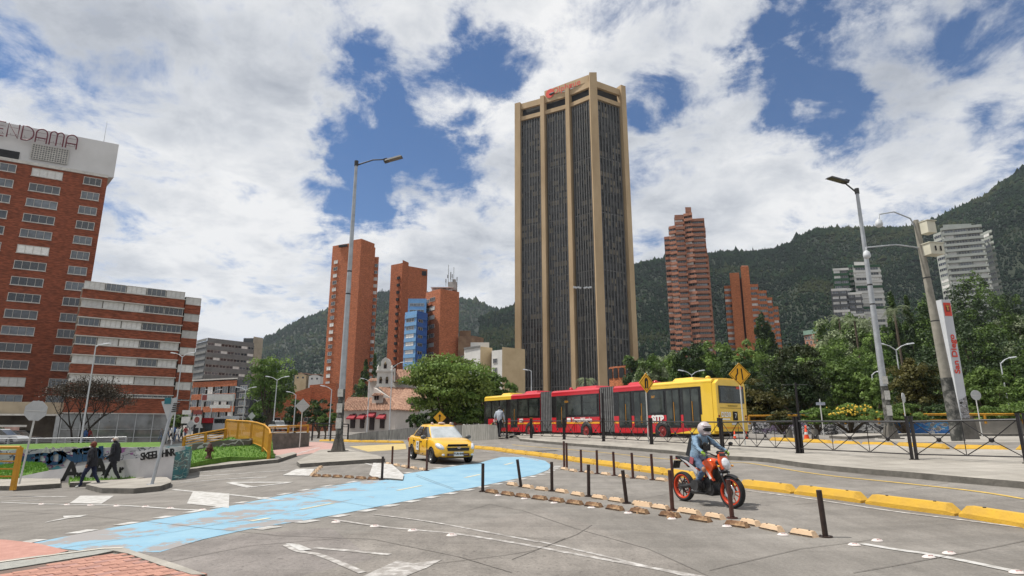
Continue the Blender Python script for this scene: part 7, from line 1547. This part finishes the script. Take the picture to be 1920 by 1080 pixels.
    H = P['head']; C = P['crown']; ax = (C-H).normalized(); fw = Vector(J.get('face', (1,0,0))).normalized(); lf = ax.cross(fw).normalized()
    if not hidehead:
        b.ball(H+fw*.085+ax*.02, (.018,.014,.024), 8, 0)
        for s in (-1, 1): b.ball(H+lf*.085*s+ax*.02, (.012,.010,.03), 8, 0)
    sub = b.mesh('x', mats); bm = bmesh.new(); bm.from_mesh(m_); bm.from_mesh(sub); bm.to_mesh(m_); bm.free()
    if not hidehead:
        MB().ball(H+fw*.078+lf*.03+ax*.045, .009, 6).ball(H+fw*.078-lf*.03+ax*.045, .009, 6).build('eyes', BLK, r)
    o.data.name = 'body'
    r['_p'] = 1; del r['_p']; return r, P, fw, ax, lf
def walkJ(h=1.7, step=.32, fl=1, arm=.3, lean=.03):
    k = h/1.72; J = dict(pelvis=(0,0,.94), spine=(lean*.5,0,1.12), chest=(lean,0,1.32), neck=(lean+.02,0,1.48), head=(lean+.05,0,1.585), crown=(lean+.04,0,1.655))
    for s, y in (('l',1),('r',-1)):
        f = step*(1 if y*fl > 0 else -1)
        J.update({'sh'+s:(lean,.185*y,1.40),'el'+s:(lean-f*arm-.03,.25*y,1.13),'wr'+s:(lean-f*arm+.10,.25*y,.90),'pa'+s:(lean-f*arm+.13,.25*y,.84),'hip'+s:(0,.09*y,.90),'kn'+s:(f*.55+.05,.10*y,.50),'an'+s:(f*1.05-.02,.10*y,.09+(.05 if f < 0 else 0)),'toe'+s:(f*1.05+.13,.12*y,.045)})
    return {a: tuple(c*k for c in v) for a, v in J.items()}
def cap(H, ax, fw, R_, m, r, name='hair', off=.02, low=.0, sc_=(1,1,1)):
    bm = MB().ball(H-fw*off+ax*.045, (R_*sc_[0], R_*sc_[1], R_*sc_[2]), 16); o = bm.build(name, m, r); return o
# man
J = walkJ(1.72, .30, -1, .2); J.update(wrl=(.22,.12,.93), pal=(.28,.08,.92), ell=(-.06,.27,1.10), face=(1,.65,-.05))
pm = G(208, 907); mn, P, fw, ax, lf = person('bald old man in black with a white mask and a walking stick, on the left', pm, R(188), J, [SKN, BKC, BKC, SHOEB], bulk=1.12, scale=1.09)
MB().ball(P['head']-fw*.030+ax*.020, (.082,.098,.075), 14).build('hair', HAIRG, mn); MB().ball(P['head']+fw*.065-ax*.035, (.045,.070,.055), 12).build('mask', MASK, mn)
MB().tube([P['pal']+Vector((.02,.02,.03)), P['pal']+Vector((.07,-.0,.10)), P['pal']+Vector((.12,.03,.04)), P['pal']+Vector((.0,.02,.0)), P['pal']+Vector((-.42,-.05,-.16))], .014, 6).build('walking_stick', SHOEB, mn)
MB().lathe([(.20,.80),(.205,.95),(.19,1.1)], 16, Matrix.Diagonal((.85,1.1,1,1)), smooth=True).build('jacket_hem', BKC, mn); MB().tube([P['chest']+Vector((.06,-.09,.10)), P['neck']+Vector((-.05,0,.02)), P['chest']+Vector((.06,.09,.10))], .035, 7).build('collar', BKC, mn)
J = walkJ(1.60, .27, 1, .25, .03); J['face'] = (1,.7,0)
wm, P, fw, ax, lf = person('woman with auburn hair and lowered white mask, in navy, left of the old man', G(166, 915), R(192), J, [SKN, BKC, NVY, SHOE], bulk=1.08, scale=1.07)
MB().ball(P['head']-fw*.03+ax*.03, (.10,.115,.105), 14).ball(P['head']-fw*.05-ax*.05, (.06,.10,.08), 10).build('hair', HAIRR, wm); MB().ball(P['head']+fw*.05-ax*.06, (.05,.065,.035), 12).build('mask', MASK, wm)
MB().ball(P['chest']+Vector((.06,0,-.10)), (.115,.13,.24), 12).build('blouse', NVY, wm); MB().lathe([(.19,.74),(.20,.9),(.17,1.05)], 16, Matrix.Diagonal((.85,1.05,1,1))).build('jacket_hem', BKC, wm)
# man by the bus nose
bp2 = G(936, 821, .15); J = walkJ(1.72, .22, 1, .3); pj, P, fw, ax, lf = person('man in a pale shirt and dark trousers walking past the bus nose', (xh(936, bp2.y), bp2.y, bp2.z), R(70), J, [SKN, mat('cloth_pale_blue', (.42,.46,.52), .9), BKC, SHOEB]); MB().ball(P['head']-fw*.02+ax*.03, (.095,.098,.085), 12).build('hair', HAIRB, pj)
pj.scale = (1.05*bp2.y/36,)*3 if bp2.y > 38 else (1,)*3
# pedestrians on the far left avenue
tops = [mat('cloth_'+n, c, .9) for n, c in (('red', (.25,.04,.04)), ('white', (.5,.5,.5)), ('blue', (.04,.09,.22)), ('grey', (.16,.16,.17)), ('green', (.05,.12,.08)))]
walkers = [(312, 826, 72, 3, 'in a grey top nearest the lobby corner', 80), (320, 828, 70, 1, 'in a white top beside the lobby corner', 200), (331, 829, 71, 1, 'in a white shirt walking before the ramp', 260), (338, 828, 73, 4, 'in a green top right of the white shirted one', 20), (346, 826, 76, 0, 'in a red top left of the small diamond sign', 150), (325, 823, 84, 2, 'in a blue top behind the others', 100),
           (157, 834, 66, 2, 'in a blue jacket standing before the glass lobby', 90), (164, 834, 67, 0, 'in a red jacket beside the blue jacket before the lobby', 100), (300, 826, 88, 3, 'in grey at the far end of the lobby glass', 10)]
for i, (px, py, D, tc_, what, a) in enumerate(walkers):
    J = walkJ(1.7, .2 if i % 2 else .3, 1 if i % 2 else -1, .3); q, P, fw, ax, lf = person('small distant pedestrian '+what, up(px, py, D), R(a), J, [SKN, tops[tc_], [JEAN, BKC][i % 2], SHOEB], group='distant pedestrians'); MB().ball(P['head']-fw*.02+ax*.03, (.095,.098,.085), 10).build('hair', HAIRB, q)
# ================================================================== motorcycle and rider
OR = mat('moto_orange', (.72,.085,.01), .3, var=.05, coat=.7); ORF = mat('moto_frame_orange', (.55,.07,.01), .4); MBK = mat('moto_black', (.018,.018,.019), .4, var=.2); ENG = mat('engine_grey', (.07,.07,.072), .4, metal=.6, var=.3, scale=9); RW = mat('rim_orange', (.48,.045,.012), .4)
fr_ = G(1376, 953.5); rr_ = G(1283, 939.5); hd = math.atan2(fr_.y-rr_.y, fr_.x-rr_.x); mc = (fr_+rr_)/2
mo = thing('motorcycle', 'orange and black motorcycle ridden toward the camera beside the divider blocks', 'motorcycle', (mc.x, mc.y, hz(mc.x, mc.y)), hd)
WB = .68; WR = .31
def mw(x):
    M_ = Matrix.Translation((x,0,WR)) @ Matrix.Rotation(math.pi/2,4,'X'); w = .125
    t = MB().lathe([(WR*.80,-w*.42),(WR*.9,-w*.5),(WR*.97,-w*.34),(WR,0),(WR*.97,w*.34),(WR*.9,w*.5),(WR*.80,w*.42)], 36, close=True).build('wheel', TYRE, mo); t.matrix_basis = M_
    MB().lathe([(WR*.70,-.045),(WR*.83,-.055),(WR*.83,.055),(WR*.70,.045)], 36, close=True).build('rim', RW, t)
    b = MB().cyl((0,0,-.06), .045, .12, 14)
    for k in range(10): a = k*math.pi/5+(.12 if k % 2 else 0); b.tube([(.04*math.cos(a),.04*math.sin(a),0),(WR*.72*math.cos(a+.1),WR*.72*math.sin(a+.1),0)], [.014,.010], 6)
    b.build('spokes', ORF if x > 0 else MBK, t); MB().lathe([(.075,-.004),(.15,-.004),(.15,.004),(.075,.004)], 28, Matrix.Translation((0,0,.075 if x > 0 else -.07)), close=True).build('brake_disc', CHR, t); return t
mw(WB); mw(-WB)
st = (.40,0,.93)
for s in (-1, 1): MB().tube([(WB,s*.10,WR),(.535,s*.10,.62)], [.03,.026], 8).build('fork_leg', MBK, mo); MB().tube([(.535,s*.10,.62),(.42,s*.10,.90)], .022, 8).build('fork_tube', mat('fork_gold', (.3,.3,.3), .25, metal=.8), mo)
MB().box((.45,0,.86), (.06,.26,.04), ry=.4).box((.51,0,.68), (.06,.26,.04), ry=.4).build('fork_yoke', MBK, mo)
MB().grid(lambda i, j: Vector((WB+(WR+.035)*math.sin(R(-62+95*i/10)), (-.075+.15*j/4), WR+(WR+.035)*math.cos(R(-62+95*i/10))-.03*abs(j-2)/2)), 11, 5).build('front_fender', MBK, mo)
MB().ball((.575,0,.84), (.075,.10,.13), 14, M=Matrix.Rotation(-.35,4,'Y')).build('headlight', LGT, mo); MB().prism([(-.11,-.14),(.11,-.14),(.13,.02),(.07,.20),(-.07,.20),(-.13,.02)], .0, .05, Matrix.Translation((.50,0,.86)) @ Matrix.Rotation(-.35,4,'Y'), axis='x').build('headlight_mask', OR, mo)
MB().box((.46,0,1.03), (.06,.16,.12), ry=-.6).build('dashboard', MBK, mo)
MB().tube([(.30,.36,1.03),(.37,.24,1.05),(.41,.08,.98),(.41,-.08,.98),(.37,-.24,1.05),(.30,-.36,1.03)], .014, 8).build('handlebar', MBK, mo)
for s in (-1, 1):
    MB().tube([(.30,s*.37,1.03),(.34,s*.26,1.045)], .022, 8).build('grip', MBK, mo); m_ = MB().tube([(.36,s*.27,1.05),(.40,s*.33,1.20)], .008, 5).build('mirror_stalk', MBK, mo); MB().ball((.40,s*.36,1.23), (.022,.07,.04), 10).build('mirror', MBK, m_)
    MB().tube([(.42,s*.27,1.04),(.30,s*.42,1.02)], .006, 5).build('lever', CHR, mo)
    MB().ball((.56,s*.19,.80), (.04,.02,.02), 8).build('indicator', ORG, mo)
    # tank shroud
    pf_ = [(.40,.80),(.33,.90),(.12,.87),(.02,.76),(.22,.58),(.36,.50),(.30,.66)]
    MB().prism(pf_, s*.10, s*.165, axis='y').build('shroud', OR, mo); text('DUKE' if False else '', .1, WT, mo, Matrix()) if False else None
    MB().prism([(.33,.55),(.12,.80),(.09,.76),(.28,.53)], s*.166, s*.172, axis='y').build('shroud_stripe', WT, mo)
    MB().prism([(-.05,.66),(-.42,.86),(-.60,.90),(-.40,.80),(-.10,.58)], s*.09, s*.125, axis='y').build('side_panel', mat('moto_white', (.5,.5,.52), .4), mo)
    MB().tube([(-.68,s*.075,WR),(-.12,s*.09,.40)], [.032,.038], 8).build('swingarm', ENG, mo)
    MB().tube([(.36,s*.07,.78),(.05,s*.13,.50),(-.12,s*.12,.42)], .017, 7).build('frame_tube', ORF, mo); MB().tube([(.34,s*.07,.84),(.0,s*.12,.68),(-.14,s*.12,.45)], .017, 7).build('frame_tube', ORF, mo); MB().tube([(.05,s*.13,.50),(.0,s*.12,.68),(-.5,s*.09,.80)], .015, 7).build('frame_tube', ORF, mo)
    MB().tube([(-.12,s*.12,.34),(-.12,s*.24,.34)], .014, 6).build('footpeg', MBK, mo)
def tank():
    S = [(-.02,.10,.74,.83),(.08,.14,.72,.92),(.20,.155,.70,.95),(.30,.14,.72,.93),(.39,.08,.78,.88)]; b = MB(); vs = []
    for x, w, z0, z1 in S:
        for a in range(12): t = 2*math.pi*a/12; c, s = math.cos(t), math.sin(t); vs.append((x, w*sgn(c)*abs(c)**.7, (z0+z1)/2+(z1-z0)/2*sgn(s)*abs(s)**.8))
    b.add(vs, [(i*12+k,i*12+(k+1)%12,(i+1)*12+(k+1)%12,(i+1)*12+k) for i in range(4) for k in range(12)]+[tuple(range(12)), tuple(48+k for k in range(12))], 0, True); return b
tank().build('tank', OR, mo)
MB().prism([(.0,.80),(.02,.74),(-.25,.74),(-.55,.84),(-.62,.93),(-.56,.93),(-.30,.84),(-.22,.80)], -.12, .12, axis='y').build('seat', MBK, mo)
MB().prism([(-.40,.80),(-.62,.92),(-.80,.95),(-.82,.92),(-.60,.84),(-.44,.72)], -.07, .07, axis='y').build('tail', MBK, mo); MB().box((-.80,0,.90), (.05,.12,.05)).build('tail_lamp', MATS['tail_red'], mo)
MB().box((-.86,0,.76), (.02,.19,.17), ry=.35).tube([(-.62,0,.86),(-.84,0,.80)], .02, 6).build('plate_holder', MBK, mo)
MB().box((.10,0,.42), (.34,.28,.26)).box((.16,0,.60), (.16,.20,.22), ry=.35).cyl((0,0,-.17), .11, .34, 16, M=Matrix.Translation((0,0,.40)) @ Matrix.Rotation(math.pi/2,4,'X')).build('engine', ENG, mo)
for s in (-1, 1): MB().cyl((0,0,0), .085, .03, 14, M=Matrix.Translation((.06,s*.17,.40)) @ Matrix.Rotation(-s*math.pi/2,4,'X')).build('engine_cover', ENG, mo)
b = MB(); [b.box((.17,0,.52+.028*k), (.19,.225,.008), ry=.35) for k in range(6)]; b.build('cooling_fins', MBK, mo)
MB().prism([(.34,.30),(.30,.42),(-.02,.30),(-.14,.22),(.26,.20)], -.13, .13, axis='y').build('belly_pan', MBK, mo); MB().box((.33,0,.60), (.05,.26,.26), ry=.25).build('radiator', MBK, mo)
MB().tube([(.24,-.06,.52),(.30,-.08,.36),(.1,-.13,.24),(-.25,-.16,.25)], [.024,.024,.03,.05], 8).build('exhaust', ENG, mo); MB().tube([(-.68,-.08,WR+.04),(-.1,-.1,.43)], .008, 5).tube([(-.68,-.08,WR-.04),(-.1,-.1,.36)], .008, 5).cyl((0,0,0), .07, .01, 20, M=Matrix.Translation((-.68,-.085,WR)) @ Matrix.Rotation(math.pi/2,4,'X')).build('chain', ENG, mo)
MB().tube([(-.20,0,.45),(-.36,0,.74)], .035, 8).build('shock', WT, mo); MB().tube([(.28,.05,.98),(.45,.10,1.18),(.40,-.12,1.17)], .006, 5).build('cable', MBK, mo)
J = dict(pelvis=(-.18,0,.92), spine=(-.15,0,1.06), chest=(-.07,0,1.27), neck=(-.01,0,1.40), head=(.05,0,1.50), crown=(.05,0,1.575), face=(1,-.15,-.05))
for s, y in (('l',1),('r',-1)): J.update({'sh'+s:(-.06,.175*y,1.33),'el'+s:(.10,.31*y,1.17),'wr'+s:(.27,.34*y,1.08),'pa'+s:(.31,.335*y,1.06),'hip'+s:(-.16,.10*y,.89),'kn'+s:(.17,.21*y,.70),'an'+s:(-.10,.21*y,.40),'toe'+s:(.04,.24*y,.335)})
rd, P, fw, ax, lf = person('helmeted motorcyclist in a denim jacket with green gloves and ripped jeans', (mc.x, mc.y, hz(mc.x, mc.y)), hd, J, [SKN, DEN, JEAN, SHOE, GLV], bulk=1.02, hidehead=True)
H = P['head']+ax*.035; HEL = mat('helmet_pearl', (.42,.33,.34), .3, col2=(.52,.50,.50), scale=9, coat=.6)
b = MB(); b.ball(H, (.155,.135,.148), 20); hm = b.build('helmet', HEL, rd); MB().ball(H+fw*.060-ax*.012, (.112,.108,.066), 18).build('visor_opening', BLK, hm); MB().ball(H+fw*.100-ax*.012, (.07,.068,.034), 14).build('face', SKN, hm); MB().ball(H+fw*.080-ax*.095, (.08,.088,.036), 14).build('chin_guard', HEL, hm)
MB().ball(H+fw*.09+ax*.062, (.085,.11,.018), 12).build('peak', HEL, hm)
MB().box((-.29,0,1.15), (.16,.27,.40), ry=.25, taper=(.7,.85)).build('backpack', MBK, rd)
for s in (-1, 1): MB().tube([(-.20,s*.12,1.36),(-.05,s*.12,1.41),(.06,s*.12,1.28),(.03,s*.13,1.08)], .018, 6).build('backpack_strap', MBK, rd)
MB().box((.05,.0,1.14), (.06,.20,.12)).build('pouch', MBK, rd); MB().ball((.175,-.215,.715), (.05,.05,.06), 10).build('bare_knee', SKN, rd); MB().box((-.14,-.235,.88), (.10,.02,.13), ry=.3).build('red_cloth', mat('cloth_pink', (.40,.10,.12), .9), rd)
MB().lathe([(.175,.90),(.185,.98),(.165,1.08)], 16, Matrix.Translation((-.17,0,0)) @ Matrix.Diagonal((.85,1.1,1,1))).build('jacket_hem', DEN, rd)
print('duplicate labels:', [k for k, v in LABELS.items() if v > 1])

# ================================================================== air
hm_ = bpy.data.materials.new('haze'); hm_.use_nodes = True; t = hm_.node_tree; t.nodes.clear(); pv = t.nodes.new('ShaderNodeVolumePrincipled'); pv.inputs['Density'].default_value = .00007; pv.inputs['Color'].default_value = (.80,.88,1,1); pv.inputs['Anisotropy'].default_value = .1
t.links.new(pv.outputs[0], t.nodes.new('ShaderNodeOutputMaterial').inputs['Volume'])
hz_ = MB().box((0, 3000, 498), (9600, 7000, 1004)).build('haze', hm_); hz_['kind'] = 'stuff'
